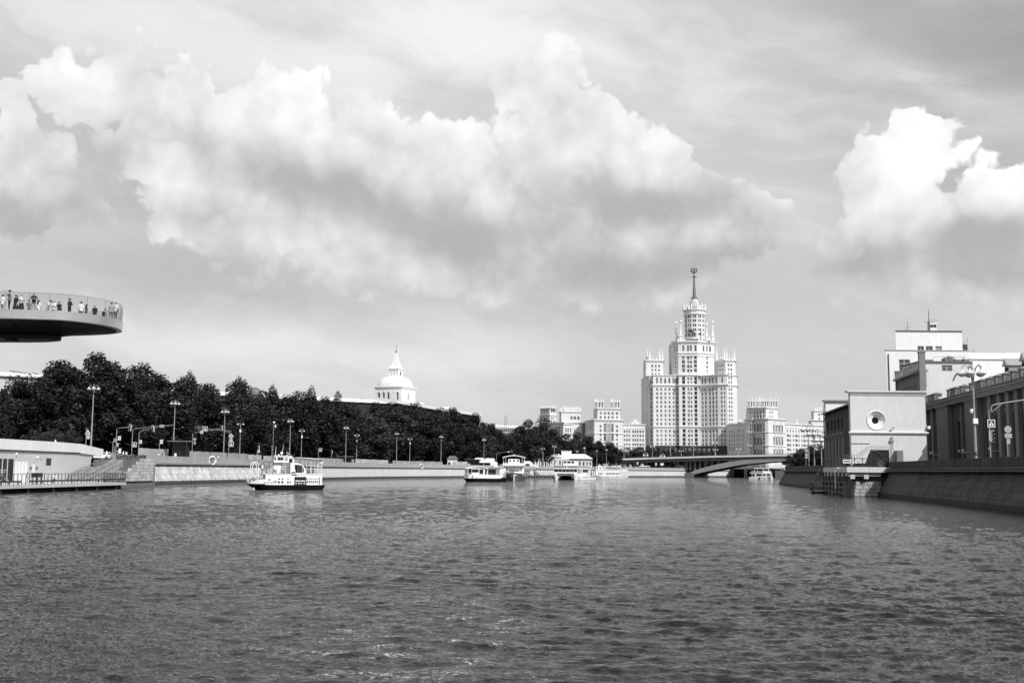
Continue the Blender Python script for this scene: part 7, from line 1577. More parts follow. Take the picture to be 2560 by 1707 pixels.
hoarding(800, 890, 8., 1144, 'low pale hoarding right of the ferry', mat='hoarding_dark'); hoarding(893, 975, 8., 1147, 'pale low hoarding in mid embankment'); hoarding(985, 1110, 8., 1151, 'long low grey hoarding left of the kiosk', mat='hoarding_dark'); hoarding(1135, 1172, 6., 1153, 'last pale hoarding before the tents')
def shelter(px0, px1, yroof, label, off=6.):
    pm_ = (px0 + px1) / 2; _, p = LEFTN.at_px(pm_, off); D = p.y; t = thing('bus_shelter', label, 'bus shelter', (p.x, p.y, 5.05)); w = (px1 - px0) * D / F; zr = at(pm_, yroof, D).z - 5.05
    g = MB(); g.prism([(-w / 2, -.8), (w / 2, -.8), (w / 2, 1.2), (-w / 2, 1.2)], zr - .1, zr + .15, [(-w / 2 - .3, -1.0), (w / 2 + .3, -1.0), (w / 2 + .3, 1.4), (-w / 2 - .3, 1.4)]); g.build('roof', 'lamp_shade', t)
    g = MB(); g.box(-w * .36, w * .42, .9, 1.0, .1, zr - .1); g.build('rear_glass', 'black_paint', t); g = MB(); g.box(w * .32, w * .36, -.5, .9, .1, zr - .1); g.build('side_glass', 'black_paint', t)
    for x in (-w * .36, w * .36): g = MB(); g.box(x - .06, x + .06, .84, .96, 0, zr - .1); g.build('post', 'dark_metal', t)
    g = MB(); g.box(-w * .3, w * .25, .3, .7, .45, .52); g.box(-w * .25, -w * .2, .35, .65, 0, .45); g.box(w * .15, w * .2, .35, .65, 0, .45); g.build('bench_seat', 'dark_metal', t); g = MB(); g.box(-w * .28, -w * .18, .84, .89, 1.0, 1.9); g.build('timetable', 'sign_white', t)
shelter(427, 480, 1103, 'bus shelter with a pale flat roof and dark glass walls beside a lamp'); shelter(853, 886, 1141, 'small bus shelter roof beside the lamps right of the ferry', 7.); shelter(1165, 1205, 1148, 'dark flat-roofed shelter left of the tents', 7.)
def lifebuoy(px, y0, y1, label):
    _, p = LEFT.at_px(px, 1.5); z0, z1 = at(px, y1, p.y).z, at(px, y0, p.y).z; t = thing('lifebuoy_stand', label, 'lifebuoy', (p.x, p.y, 4.7)); r = (z1 - z0) / 2 * .82; zc = (z0 + z1) / 2 - 4.7
    g = MB(); g.tube([(0, r * math.cos(a), zc + r * math.sin(a)) for a in [2 * math.pi * k / 24 for k in range(25)]], r * .24, 8); rg = g.build('ring_buoy', 'lamp_white', t, smooth=True)
    for a in (.8, 2.4, 3.9, 5.5): g = MB(); g.tube([(0, r * math.cos(a - .12), zc + r * math.sin(a - .12)), (0, r * math.cos(a + .12), zc + r * math.sin(a + .12))], r * .27, 8); g.build('band', 'sign_back', rg)
    g = MB(); g.box(-.5, -.25, -.5, .5, 0, zc + .6); g.build('post', 'mid_metal', t); t.rotation_euler = (0, 0, -.75)
lifebuoy(537, 1139, 1163, 'white lifebuoy hung on the left parapet near the ferry'); lifebuoy(1057, 1159, 1173, 'distant white lifebuoy on the parapet before the kiosk')
# promenade walkers, seen from the chest up over the parapet
for (px, off, lab, kw) in ((274, 6., 'woman in white top with big dark hair at the head of the steps', dict(top='cloth_white', hair=('long', 'hair_dark'), face=200)), (314, 5., 'walker in white top and white cap behind the parapet start', dict(top='cloth_white', hair=('cap', 'hair_light'), face=90)), (326, 4.5, 'person bending low in white behind the parapet', dict(top='cloth_white', pose='lean', face=270)), (398, 6., 'walker in pale clothes before the hoarding', dict(top='cloth_mid', face=90, pose='walk')), (404, 6., 'walker in white close behind the pale one before the hoarding', dict(top='cloth_white', face=90, pose='walk')), (413, 6.5, 'walker in black before the hoarding', dict(top='cloth_black', face=270)), (552, 6., 'walker in white below the third lamp', dict(top='cloth_white', face=90)),
                           (899, 6., 'walker in white below the mid-embankment lamps', dict(top='cloth_white', face=90)), (913, 6., 'second walker in white right of the mid-embankment lamps', dict(top='cloth_white', face=270)), (954, 6., 'lone walker in white between two lamps', dict(top='cloth_white', face=90)), (1015, 6., 'walker in white beside the short signal lamp', dict(top='cloth_white', face=90)), (1083, 6., 'walker in white left of the pale kiosk', dict(top='cloth_white', face=90))):
    _, p = LEFTN.at_px(px, off); person(lab, (p.x, p.y, 5.12), h=1.85, group='walkers on the left promenade', **kw)
def car(px, D, gz, label, rot, mat='boat_white'):
    p = at(px, 1150, D); t = thing('parked_car', label, 'car', (p.x, p.y, gz), rot); b = MB()
    prof = [(-2.1, .35), (-2.15, .75), (-1.2, .95), (-.6, 1.42), (.9, 1.45), (1.6, 1.0), (2.15, .92), (2.15, .35)]
    b.add([(x, y, z) for y in (-.85, .85) for x, z in prof], [tuple(range(8)), tuple(reversed(range(8, 16)))] + [(k, 8 + k, 8 + (k + 1) % 8, (k + 1) % 8) for k in range(8)]); b.build('body', mat, t)
    g = MB(); g.add([(x, y, z) for y in (-.86, .86) for x, z in ((-1.05, .98), (-.58, 1.36), (.85, 1.38), (1.4, 1.0))], [(0, 1, 2, 3), (7, 6, 5, 4)]); g.build('side_window', 'dark_glass', t)
    for x in (-1.35, 1.35):
        for y in (-.8, .8): g = MB(Matrix.Translation((x, y, .33)) @ Matrix.Rotation(math.pi / 2, 4, 'X')); g.lathe([(.2, -.1), (.33, -.1), (.33, .1), (.2, .1)], n=14); g.build('wheel', 'black_paint', t)
car(246, 226, 5.1, 'white parked car whose roof shows over the terrace end, left one', .5); car(258, 232, 5.1, 'white parked car whose roof shows over the terrace end, right one', .5)
# ------------------------------------------------------------------ boats
def hull(stations, draft, name, mat, parent, keelw=.25, deck=True):
    """stations: (x, half beam at deck, deck height, half beam at waterline)"""
    vs = []; n = 7
    for st in stations:
        x, b, zd, bw = st[:4]; xw = st[4] if len(st) > 4 else x; vs += [(x, -b, zd), (xw, -bw, 0.), (xw, -bw * keelw, -draft), (xw, 0, -draft), (xw, bw * keelw, -draft), (xw, bw, 0.), (x, b, zd)]
    k = len(stations); g = MB(); fs = [(i * n + j, (i + 1) * n + j, (i + 1) * n + j + 1, i * n + j + 1) for i in range(k - 1) for j in range(n - 1)]
    if deck: fs += [(i * n, i * n + 6, (i + 1) * n + 6, (i + 1) * n) for i in range(k - 1)]
    fs += [tuple(reversed(range(n))), tuple(range((k - 1) * n, k * n))]; g.add(vs, fs); return g.build(name, mat, parent)
def rails(pts, h, parent, r=.03, step=.8, name='railing', mat='boat_white', mids=(.5,)):
    g = MB(); P = [Vector(p) for p in pts]; up = Vector((0, 0, 1)); g.tube([p + up * h for p in P], r, 4)
    for m in mids: g.tube([p + up * h * m for p in P], r * .7, 4)
    for a, b in zip(P, P[1:]):
        k = max(1, int((b - a).length / step))
        for i in range(k + 1): q = a.lerp(b, i / k); g.tube([q, q + up * h], r, 4)
    return g.build(name, mat, parent)
def side_wall(t, x0, x1, yb, z0, z1, wins, mat='boat_white', name='cabin_side', pane='boat_glass', both=True):
    """cabin wall towards -y (and its twin) with real window openings"""
    g = MB(); pan = []; facade(g, (x0, -yb), (1, 0), x1 - x0, z0, z1, [(round(a - x0, 3), round(b - x0, 3), round(c - z0, 3), round(d - z0, 3)) for a, b, c, d in wins], .12, pan)
    g.quad((x1, -yb, z0), (x1, yb, z0), (x1, yb, z1), (x1, -yb, z1)); g.quad((x0, yb, z0), (x0, -yb, z0), (x0, -yb, z1), (x0, yb, z1)); g.quad((x1, yb, z0), (x0, yb, z0), (x0, yb, z1), (x1, yb, z1)); g.quad((x0, -yb, z1), (x1, -yb, z1), (x1, yb, z1), (x0, yb, z1)); o = g.build(name, mat, t)
    me = MB().box(-.5, .5, -.01, .05, -.5, .5).mesh('window', pane)
    for (p, a, w, h) in pan: link('window', me, t, p, a, (w, 1, h))
def seated(label, parent_loc, rot, px_off, **kw): pass

def ferry():
    D = 193.; c = at(713, 1222.5, D); th = R(20); t = thing('river_boat', 'white two-deck river boat with black hull sailing along the left wall', 'boat', (c.x, c.y, 0), th)
    k = .00671 * D / 192; X = lambda zx: (zx - 1180) * k; H = lambda zy: (1150 - zy) * k; B = 1.9
    hull([(X(190), .25, H(1000), .05, X(430)), (X(300), 1.15, H(1005), .5, X(480)), (X(480), 1.75, H(1012), 1.35, X(600)), (X(800), 2.05, H(1030), 1.75), (X(1700), 2.05, H(1030), 1.8), (X(2100), 1.9, H(1028), 1.6, X(2050)), (X(2160), 1.7, H(1030), 1.4, X(2090))], .6, 'hull', 'hull_black', t)
    g = MB(); P = [(X(215), .3), (X(310), 1.1), (X(480), 1.7), (X(640), 1.9)]
    for s in (-1, 1):
        for a, b in zip(P, P[1:]): g.slab((a[0], s * a[1], H(1000)), (b[0], s * b[1], H(1005)), (b[0], s * b[1], H(890)), (a[0], s * a[1], H(905)), (0, -1, 0), .06)
    g.build('bow_bulwark', 'boat_white', t)
    g = MB(); g.box(X(222), X(330), -.5, .5, H(1000), H(925)); g.build('bow_fender', 'boat_grey', t)
    # main deck house
    w = [(X(950), X(1000), H(990), H(935)), (X(1035), X(1085), H(990), H(935)), (X(1180), X(1218), H(990), H(935)), (X(1240), X(1265), H(990), H(935)), (X(955), X(1000), H(900), H(868)), (X(1040), X(1080), H(900), H(868)), (X(1185), X(1215), H(900), H(868))]
    w += [(X(1680 + 50 * i), X(1710 + 50 * i), H(978), H(925)) for i in range(6)] + [(X(1683 + 50 * i), X(1708 + 50 * i), H(890), H(862)) for i in range(6)] + [(X(1985), X(2008), H(1015), H(835))]
    side_wall(t, X(640), X(2060), B, H(1030), H(760), w)
    g = MB(); g.prism([(X(1360), -B - .03), (X(1665), -B - .03), (X(1665), -B - .004), (X(1360), -B - .004)], H(1025), H(855)); sp = g.build('dark_side_panel', 'hull_black', t)
    for i in range(4): g = MB(); g.lathe([(.001, -.02), (.26, 0), (.001, .02)], (0, 0, 0), 12); o = g.build('panel_arch', 'hull_black', sp); o.location = (X(1395 + 72 * i), -B - .02, H(858)); o.rotation_euler = (math.pi / 2, 0, 0)
    for i, (a, b) in enumerate(((1385, 1505), (1515, 1640))): g = MB(); g.box(X(a), X(b), -B - .045, -B - .032, H(940), H(915)); g.box(X(a + 5), X(a + 35), -B - .045, -B - .032, H(1002), H(970)); g.box(X(b - 50), X(b - 10), -B - .045, -B - .032, H(1002), H(970)); g.build('panel_light', 'boat_white', sp)
    g = MB(); g.prism([(X(850), -B - .02), (X(925), -B - .02), (X(925), -B - .003), (X(850), -B - .003)], H(975), H(925)); g.build('stern_lobe_mark', 'boat_grey', t)
    for (a, b, y) in ((1100, 1395, 745), (1285, 1385, 712), (1290, 1415, 785), (1635, 1785, 747)): g = MB(); g.box(X(a), X(b), -B - .03, -B - .003, H(y + 9), H(y - 8)); g.build('side_stripe', 'hull_black', t)
    # upper deck slab and bow stairs
    g = MB(); g.box(X(560), X(2070), -B - .08, B + .08, H(762), H(745)); g.build('upper_deck', 'boat_white', t)
    g = MB(); g.slab((X(470), -1.2, H(875)), (X(470), .2, H(875)), (X(580), .2, H(755)), (X(580), -1.2, H(755)), (-.7, 0, .7), .08); g.box(X(350), X(640), -1.5, 1.5, H(905), H(860)); g.build('bow_stair', 'boat_grey', t)
    g = MB()
    for y in (-1.5, 1.3): g.tube([(X(310), y, H(870)), (X(325), y, H(560)), (X(350), y, H(490)), (X(400), y, H(465)), (X(445), y, H(490)), (X(465), y, H(560)), (X(465), y, H(870))], .075, 6)
    g.build('bow_arch', 'boat_white', t); rails([(X(380), -1.5, H(720)), (X(470), -1.5, H(720)), (X(480), -1.5, H(860))], .7, t)
    # middle structure, wheelhouse
    g = MB(); P = [(X(1260), H(762)), (X(1250), H(480)), (X(1420), H(478)), (X(1560), H(520)), (X(1640), H(640)), (X(1650), H(762))]; g.add([(x, y, z) for y in (-B + .1, B - .1) for x, z in P], [tuple(range(6)), tuple(reversed(range(6, 12)))] + [(i, 6 + i, 6 + (i + 1) % 6, (i + 1) % 6) for i in range(6)]); g.build('saloon', 'boat_white', t)
    g = MB(); P = [(X(1400), H(725)), (X(1365), H(620)), (X(1360), H(525)), (X(1470), H(525)), (X(1550), H(550)), (X(1600), H(640)), (X(1600), H(700)), (X(1580), H(725))]; g.add([(x, -B + .07, z) for x, z in P], [tuple(range(8))]); g.build('saloon_window', 'boat_glass', t)
    g = MB(); P = [(X(830), H(470)), (X(860), H(320)), (X(1290), H(310)), (X(1365), H(430)), (X(1365), H(470))]; g.add([(x, y, z) for y in (-1.3, 1.3) for x, z in P], [tuple(range(5)), tuple(reversed(range(5, 10)))] + [(i, 5 + i, 5 + (i + 1) % 5, (i + 1) % 5) for i in range(5)]); g.prism([(X(850), -1.4), (X(1300), -1.4), (X(1300), 1.4), (X(850), 1.4)], H(318), H(298)); wh = g.build('wheelhouse', 'boat_white', t)
    for (a, b, y0, y1, m) in ((935, 1085, 412, 345, 'boat_glass'), (860, 895, 420, 345, 'boat_glass'), (1125, 1190, 425, 350, 'boat_grey'), (1225, 1310, 470, 370, 'boat_glass')): g = MB(); g.box(X(a), X(b), -1.33, -1.305, H(y0), H(y1)); g.build('window', m, wh)
    g = MB(); g.prism([(X(820), -.8), (X(1060), -.8), (X(1060), .8), (X(820), .8)], H(760), H(475), [(X(860), -.8), (X(1060), -.8), (X(1060), .8), (X(860), .8)]); g.build('wheelhouse_base', 'boat_white', t)
    g = MB(); g.box(X(1060), X(1255), -1.2, 1.2, H(760), H(480)); g.build('cabin_recess', 'boat_grey', t)
    g = MB(); g.box(X(640), X(840), -1.5, 1.5, H(475), H(462)); g.build('fore_canopy', 'hull_black', t)
    for x in (650, 800):
        for y in (-1.45, 1.45): g = MB(); g.tube([(X(x), y, H(750)), (X(x), y, H(470))], .04, 5); g.build('canopy_post', 'boat_white', t)
    g = MB(); g.tube([(X(1380), -B, H(352)), (X(1700), -B, H(362)), (X(2060), -B, H(410)), (X(2060), B, H(410)), (X(1700), B, H(362)), (X(1380), B, H(352))], .05, 4); g.build('canopy_frame', 'boat_white', t)
    g = MB(); g.slab((X(1380), -B, H(352)), (X(2060), -B, H(405)), (X(2060), B, H(405)), (X(1380), B, H(352)), (0, 0, 1), .10); g.slab((X(1380), -B - .06, H(388)), (X(2060), -B - .06, H(445)), (X(2060), -B - .06, H(400)), (X(1380), -B - .06, H(350)), (0, -1, 0), .05); g.build('aft_canopy', 'roof_grey', t)
    for x in (1560, 1650, 1760, 1860, 1950, 2040):
        for y in (-B, B): g = MB(); g.tube([(X(x), y, H(755)), (X(x), y, H(375 if x < 1700 else 400))], .04, 5); g.build('canopy_post', 'boat_white', t)
    g = MB(); g.prism([(X(1990), -B - .02), (X(2075), -B - .02), (X(2075), -B + .1), (X(1990), -B + .1)], H(480), H(420)); g.build('stern_board', 'boat_white', t)
    rails([(X(640), -B, H(748)), (X(1255), -B, H(748))], 1.15, t, mids=(.33, .66)); rails([(X(1650), -B, H(748)), (X(2050), -B, H(748)), (X(2050), B, H(748)), (X(1650), B, H(748))], 1.3, t, mids=(.33, .66)); rails([(X(1255), B, H(748)), (X(640), B, H(748)), (X(640), -B, H(748))], 1.15, t)
    for i in range(3): g = MB(); x = X(1700 + 110 * i); g.box(x, x + .7, -1.2, 1.2, H(700), H(690)); g.box(x + .3, x + .4, -.1, .1, H(748), H(700)); g.build('deck_table', 'hull_black', t); g = MB(); g.box(x - .35, x - .1, -1.2, 1.2, H(715), H(705)); g.box(x - .38, x - .33, -1.2, 1.2, H(715), H(640)); g.build('deck_bench', 'hull_black', t)
    for i in range(2): g = MB(); x = X(680 + 110 * i); g.box(x, x + .6, -1.3, 1.0, H(700), H(690)); g.box(x + .2, x + .3, -.1, .1, H(748), H(700)); g.build('deck_table', 'hull_black', t)
    g = MB(); g.tube([(X(905), 0, H(300)), (X(920), 0, H(60))], .05, 5, .02); g.build('mast', 'boat_white', t); g = MB(); g.tube([(X(1060), 0, H(300)), (X(1110), 0, H(20))], .045, 5, .02); g.box(X(1035), X(1090), -.15, .15, H(255), H(205)); g.build('radar_mast', 'boat_white', t)
    g = MB(); g.lathe([(.15, H(300)), (.17, H(280)), (.05, H(262))], (X(990), 0, 0), 8); g.build('horn', 'boat_white', t); g = MB(); g.tube([(X(1180), 0, H(300)), (X(1250), 0, H(240)), (X(1180), 0, H(215))], .06, 5); g.build('searchlight_arm', 'boat_white', t)
    g = MB(); g.box(X(365), X(388), -1.32, -1.2, H(1145), H(1100)); g.build('draught_plate', 'boat_white', t)
    me = text_mesh('КОЛОМНА', .33, 'hull_black', 'name_lettering'); link('name_lettering', me, t, (X(730), -B - .012, H(975)), (math.pi / 2, 0, 0)); link('name_lettering', text_mesh('КОЛОМНА', .28, 'sign_back', 'name_lettering'), t, (X(1500), -B - .012, H(765)), (math.pi / 2, 0, 0))
    g = MB()
    for x in (712, 752): g.box(X(x), X(x + 8), -B - .02, -B - .004, H(918), H(880))
    for y in (890, 908): g.box(X(705), X(770), -B - .021, -B - .005, H(y + 3), H(y - 4))
    g.build('bow_emblem', 'hull_black', t)
    M = t.matrix_basis if False else Matrix.Translation((c.x, c.y, 0)) @ Matrix.Rotation(th, 4, 'Z'); zd = H(744)
    for (zx, y, lab, kw) in ((565, -1.2, 'passenger in white tee standing at the boat bow rail', dict(top='cloth_white', bottom='cloth_grey', face=200)), (870, -.9, 'passenger in white sitting on the boat foredeck', dict(top='cloth_white', bottom='cloth_black', pose='sit', face=90)), (945, -.7, 'passenger in pale clothes beside the seated one on the foredeck', dict(top='cloth_white', bottom='cloth_mid', pose='sit', face=270)), (1060, -1.3, 'passenger in grey by the cabin recess of the boat', dict(top='cloth_mid', bottom='cloth_grey', pose='sit', face=120)), (1190, -1.3, 'passenger in patterned grey next to the saloon of the boat', dict(top='cloth_grey', bottom='cloth_mid', face=160, pose='arms')), (1720, -.6, 'passenger sitting under the boat canopy', dict(top='cloth_mid', bottom='cloth_black', pose='sit', face=90)), (690, .9, 'passenger on the far side of the boat foredeck', dict(top='cloth_mid', bottom='cloth_black', face=0)), (710, 1.4, 'dark-haired passenger looking over from the boat upper step', dict(top='cloth_white', bottom='cloth_black', face=20))):
        p = M @ Vector((X(zx), y, zd)); person(lab, (p.x, p.y, zd), h=1.6, group='passengers on the white river boat', **kw)
ferry()

def boat_b():   # low glass-sided restaurant boat
    D = 347.; c = at(1212, 1203, D); k = D / F / 11.76; t = thing('river_boat', 'low white glass-fronted boat with a flat curved roof before the tents', 'boat', (c.x, c.y, 0), R(14)); X = lambda zx: (zx - 965) * k; H = lambda zy: (1100 - zy) * k; B = 2.6
    hull([(X(340), .9, H(985), .3, X(410)), (X(420), 2.0, H(990), 1.5, X(470)), (X(700), 2.7, H(1000), 2.3), (X(1400), 2.7, H(1010), 2.3), (X(1550), 2.5, H(990), 2.0)], .7, 'hull', 'hull_black', t)
    g = MB(); g.prism([(X(345), -1.0), (X(430), -2.1), (X(700), -2.72), (X(1400), -2.72), (X(1400), 2.72), (X(700), 2.72), (X(430), 2.1), (X(345), 1.0)], H(995), H(900)); g.build('bulwark', 'boat_white', t)
    side_wall(t, X(410), X(1000), B - .3, H(905), H(715), [(X(425), X(520), H(880), H(735)), (X(530), X(730), H(830), H(735)), (X(750), X(870), H(880), H(735)), (X(915), X(975), H(890), H(740))])
    g = MB(); n = 8
    for i in range(n): a, b = X(390) + (X(1010) - X(390)) * i / n, X(390) + (X(1010) - X(390)) * (i + 1) / n; za, zb = [H(715) + (H(645) - H(715)) * math.sin(math.pi * q / n) for q in (i, i + 1)]; g.slab((a, -B, za), (b, -B, zb), (b, B, zb), (a, B, za), (0, 0, 1), .25)
    g.build('roof', 'boat_white', t)
    side_wall(t, X(1005), X(1350), B - .2, H(960), H(700), [(X(1015), X(1240), H(880), H(740))], 'boat_grey', 'aft_saloon'); side_wall(t, X(1360), X(1470), B - .5, H(960), H(720), [], 'boat_white', 'stern_cabin')
    g = MB(); g.slab((X(1000), -B, H(690)), (X(1380), -B, H(690)), (X(1380), B, H(670)), (X(1000), B, H(670)), (0, 0, 1), .2); g.build('aft_roof', 'boat_grey', t)
    for i in range(5): g = MB(); g.lathe([(.1, 0), (.14, .2), (.03, .5)], (X(600 + 60 * i), -.5 + .3 * (i % 3), H(668)), 6); g.build('roof_lamp', 'dark_metal', t)
    g = MB(); g.tube([(X(565), -2.6, H(1000)), (X(560), -2.7, H(890))], .16, 6); g.build('fender', 'boat_white', t); g = MB(); g.box(X(1290), X(1560), -2.6, 2.6, H(1000), H(975)); g.build('stern_platform', 'hull_black', t); rails([(X(1380), -2.5, H(975)), (X(1540), -2.5, H(975)), (X(1540), 2.5, H(975))], 1.6, t, .06, 1.2)
pm('bow_grey', .10, .4, .06, .6, spec=.5)
def boat_c():   # ship seen bow-on
    D = 403.; c = at(1284.5, 1199.5, D); k = D / F / 11.76; t = thing('river_ship', 'bow-on motor ship with rounded dark bow panels and a domed wheelhouse roof', 'boat', (c.x, c.y, 0), R(-90)); V = lambda zx: (zx - 1880) * k; H = lambda zy: (1060 - zy) * k
    L = 24.   # local +x points at the viewer; local y runs to the right
    hull([(-12, 4.0, H(880), 3.6), (4, 4.2, H(880), 3.9), (8, 3.9, H(870), 3.2), (10.5, 2.4, H(850), 1.4), (12, .4, H(835), .12)], 1., 'hull', 'bow_grey', t, .3)
    for s in (-1, 1):
        g = MB(); pts = [(10.9, s * .3, H(905)), (9.9, s * 1.5, H(868)), (8.6, s * 2.9, H(880)), (6.6, s * 3.9, H(930)), (5.2, s * 4.1, H(985))]; g.tube([(p[0] + .75 - .1 * i, p[1], p[2]) for i, p in enumerate(pts)], [.35, .3, .28, .25, .2], 6); g.build('bow_moulding', 'boat_white', t)
        g = MB(); q = (9.4, s * 2.0, H(925)); g.lathe([(.001, -.05), (.4, 0), (.001, .05)], (0, 0, 0), 10); o = g.build('hawse_hole', 'dark_void', t); o.location = (10.35, s * 1.62, H(930)); o.rotation_euler = (0, math.pi / 2, s * .9); o.scale = (1.5, 1, 1)
    g = MB(); g.tube([(12.1, 0, -.3), (12.1, 0, H(880))], .22, 5); g.build('stem', 'boat_white', t)
    g = MB(); g.prism([(11.6, 0), (9.6, -2.0), (7.5, -3.4), (7.5, 3.4), (9.6, 2.0)], H(850), H(800)); g.build('fore_deck', 'boat_white', t)
    def tier(x0, x1, w, z0, z1, wn, name):
        g = MB(); pan = []; cols = [(w + v - .35, w + v + .35, (z1 - z0) * .35, (z1 - z0) * .8) for v in wn]; facade(g, (x1, -w), (0, 1), 2 * w, z0, z1, [tuple(round(q, 3) for q in c_) for c_ in cols], .1, pan); g.quad((x0, -w, z0), (x1, -w, z0), (x1, -w, z1), (x0, -w, z1)); g.quad((x1, w, z0), (x0, w, z0), (x0, w, z1), (x1, w, z1)); g.quad((x0, -w, z1), (x1, -w, z1), (x1, w, z1), (x0, w, z1)); g.build(name, 'boat_white', t)
        me = MB().box(-.5, .5, -.01, .05, -.5, .5).mesh('window', 'boat_glass')
        for (p, a, ww, h) in pan: link('window', me, t, p, a, (ww, 1, h))
    tier(-12, 6.5, 3.6, H(860), H(640), [-2.4, -1.6, -.8, 0, .8, 1.6, 2.4], 'main_saloon'); g = MB(); g.box(-12, 7.2, -3.9, 3.9, H(640), H(560)); g.build('upper_bulwark', 'boat_white', t)
    tier(-3, 4, 2.0, H(560), H(440), [-1.35, 0., 1.35], 'wheelhouse')
    for y in (-3.7, -2.9, 2.9, 3.7):
        for x in (-3, 3): g = MB(); g.tube([(x, y, H(560)), (x, y, H(385))], .12, 5); g.build('roof_post', 'boat_white', t)
    g = MB(); n = 10; 
    for i in range(n): a, b = -4.1 + 8.2 * i / n, -4.1 + 8.2 * (i + 1) / n; za, zb = [H(390) + (H(330) - H(390)) * math.sin(math.pi * q / n) for q in (i, i + 1)]; g.slab((-5, a, za), (4.8, a, za), (4.8, b, zb), (-5, b, zb), (0, 0, 1), .25)
    g.build('domed_roof', 'boat_white', t); g = MB(); g.box(-.3, .3, -.3, .3, H(335), H(295)); g.build('roof_lamp', 'boat_grey', t); rails([(9.8, -2.2, H(800)), (11.4, 0, H(800)), (9.8, 2.2, H(800))], 1.1, t, .05, .8)
    g = MB(); g.box(8, 9, -1.6, 1.6, H(800), H(740)); g.build('anchor_winch', 'dark_metal', t)
def boat_d():   # catamaran
    D = 456.; c = at(1430, 1198.5, D); k = D / F / 10.226; t = thing('catamaran', 'blunt white catamaran with a dark band across its square front', 'boat', (c.x, c.y, 0), R(-90 - 16)); V = lambda zx: (zx - 500) * k; H = lambda zy: (905 - zy) * k; W2 = 4.9
    for s in (-1, 1): 
        hull([(-14, .9, H(790), .8), (8, .9, H(790), .85), (11, .75, H(780), .55), (12, .4, H(770), .1)], .6, 'hull', 'boat_white', t).location = (0, s * 3.9, 0)
    g = MB(); n = 10; w = 3.1; P = [(-w, H(880)), (-w, H(800)), (w, H(800)), (w, H(880))] 
    g.add([(x, y, z) for x in (-14, 11.2) for y, z in [(-4.7, H(742)), (4.7, H(742)), (4.7, H(800)), (-4.7, H(800))]], [(0, 1, 2, 3), (7, 6, 5, 4), (0, 4, 5, 1), (1, 5, 6, 2), (2, 6, 7, 3), (3, 7, 4, 0)]); g.build('bridge_deck', 'boat_white', t)
    for s in (-1, 1): g = MB(); g.add([(11.0, s * 3.3, H(900)), (11.0, s * 3.3, H(800)), (11.0, s * 1.2, H(800)), (11.0, s * 2.4, H(830)), (-10, s * 3.3, H(900)), (-10, s * 3.3, H(800)), (-10, s * 1.2, H(800)), (-10, s * 2.4, H(830))], [(0, 1, 2, 3), (0, 3, 7, 4), (3, 2, 6, 7)]); g.build('tunnel_side', 'concrete', t)
    g = MB(); g.box(-9, -8.9, -3.3, 3.3, -.2, H(800)); g.build('tunnel_back', 'dark_void', t)
    g = MB(); g.box(11.21, 11.3, -3.6, 3.4, H(795), H(742)); g.build('front_band', 'cabinet_grey', t)
    g = MB(); pan = []; cols = [(a, a + 1.2, H(705) - H(742) + .0, H(655) - H(742)) for a in np.linspace(.3, 8.1, 6)]
    facade(g, (11.0, -4.8), (0, 1), 9.6, H(742), H(640), [tuple(round(float(q), 3) for q in v) for v in cols], .15, pan); pan2 = []
    facade(g, (-14, -4.8), (1, 0), 25, H(742), H(640), [(21., 23.6, .5, 1.6), (17.4, 19.8, .5, 1.6), (4., 15., .5, 1.6)], .15, pan2)
    pan3 = []; facade(g, (11, 4.8), (-1, 0), 25, H(742), H(640), [(1.2, 4.0, .1, 1.6), (5.2, 7.4, .1, 1.6), (9, 20, .4, 1.6)], .15, pan3); g.quad((-14, -4.8, H(640)), (11, -4.8, H(640)), (11, 4.8, H(640)), (-14, 4.8, H(640))); g.build('saloon', 'boat_white', t)
    me = MB().box(-.5, .5, -.01, .05, -.5, .5).mesh('window', 'boat_glass')
    for (p, a, w_, h) in pan + pan2 + pan3: link('window', me, t, p, a, (w_, 1, h))
    g = MB(); g.box(-14, 11.6, -5.0, 5.0, H(640), H(612)); g.build('upper_deck', 'boat_white', t)
    g = MB(); g.box(11.2, 11.3, -4.7, 4.7, H(610), H(555)); g.box(-13, 11.2, 4.6, 4.7, H(610), H(560)); g.box(-13, 11.2, -4.7, -4.6, H(610), H(560)); g.build('upper_bulwark', 'boat_grey', t)
    g = MB(); g.box(11.31, 11.4, -.65, .65, H(615), H(548)); em = g.build('front_emblem', 'boat_white', t); g = MB(); g.lathe([(.001, -.02), (.4, 0), (.001, .02)], (0, 0, 0), 10); o = g.build('emblem_disc', 'dark_metal', em); o.location = (11.42, 0, H(580)); o.rotation_euler = (0, math.pi / 2, 0)
    g = MB(); pan = []; facade(g, (6, -2.2), (0, 1), 4.6, H(550), H(430), [(.2, 1.3, .9, 1.7), (1.6, 3.0, .9, 1.7), (3.3, 4.4, .9, 1.7)], .1, pan); g.quad((0, -2.2, H(550)), (6, -2.2, H(550)), (6, -2.2, H(430)), (0, -2.2, H(430))); g.quad((6, 2.4, H(550)), (0, 2.4, H(550)), (0, 2.4, H(430)), (6, 2.4, H(430))); g.quad((0, -2.2, H(430)), (6, -2.2, H(430)), (6, 2.4, H(430)), (0, 2.4, H(430))); g.build('wheelhouse', 'boat_white', t)
    for (p, a, w_, h) in pan: link('window', me, t, p, a, (w_, 1, h))
    g = MB(); g.box(-12, -1, -4.2, 4.2, H(440), H(430)); g.build('aft_canopy', 'roof_white', t)
    for x in (-11.5, -6, -1.5):
        for y in (-4, 4): g = MB(); g.tube([(x, y, H(610)), (x, y, H(440))], .06, 4); g.build('canopy_post', 'boat_white', t)
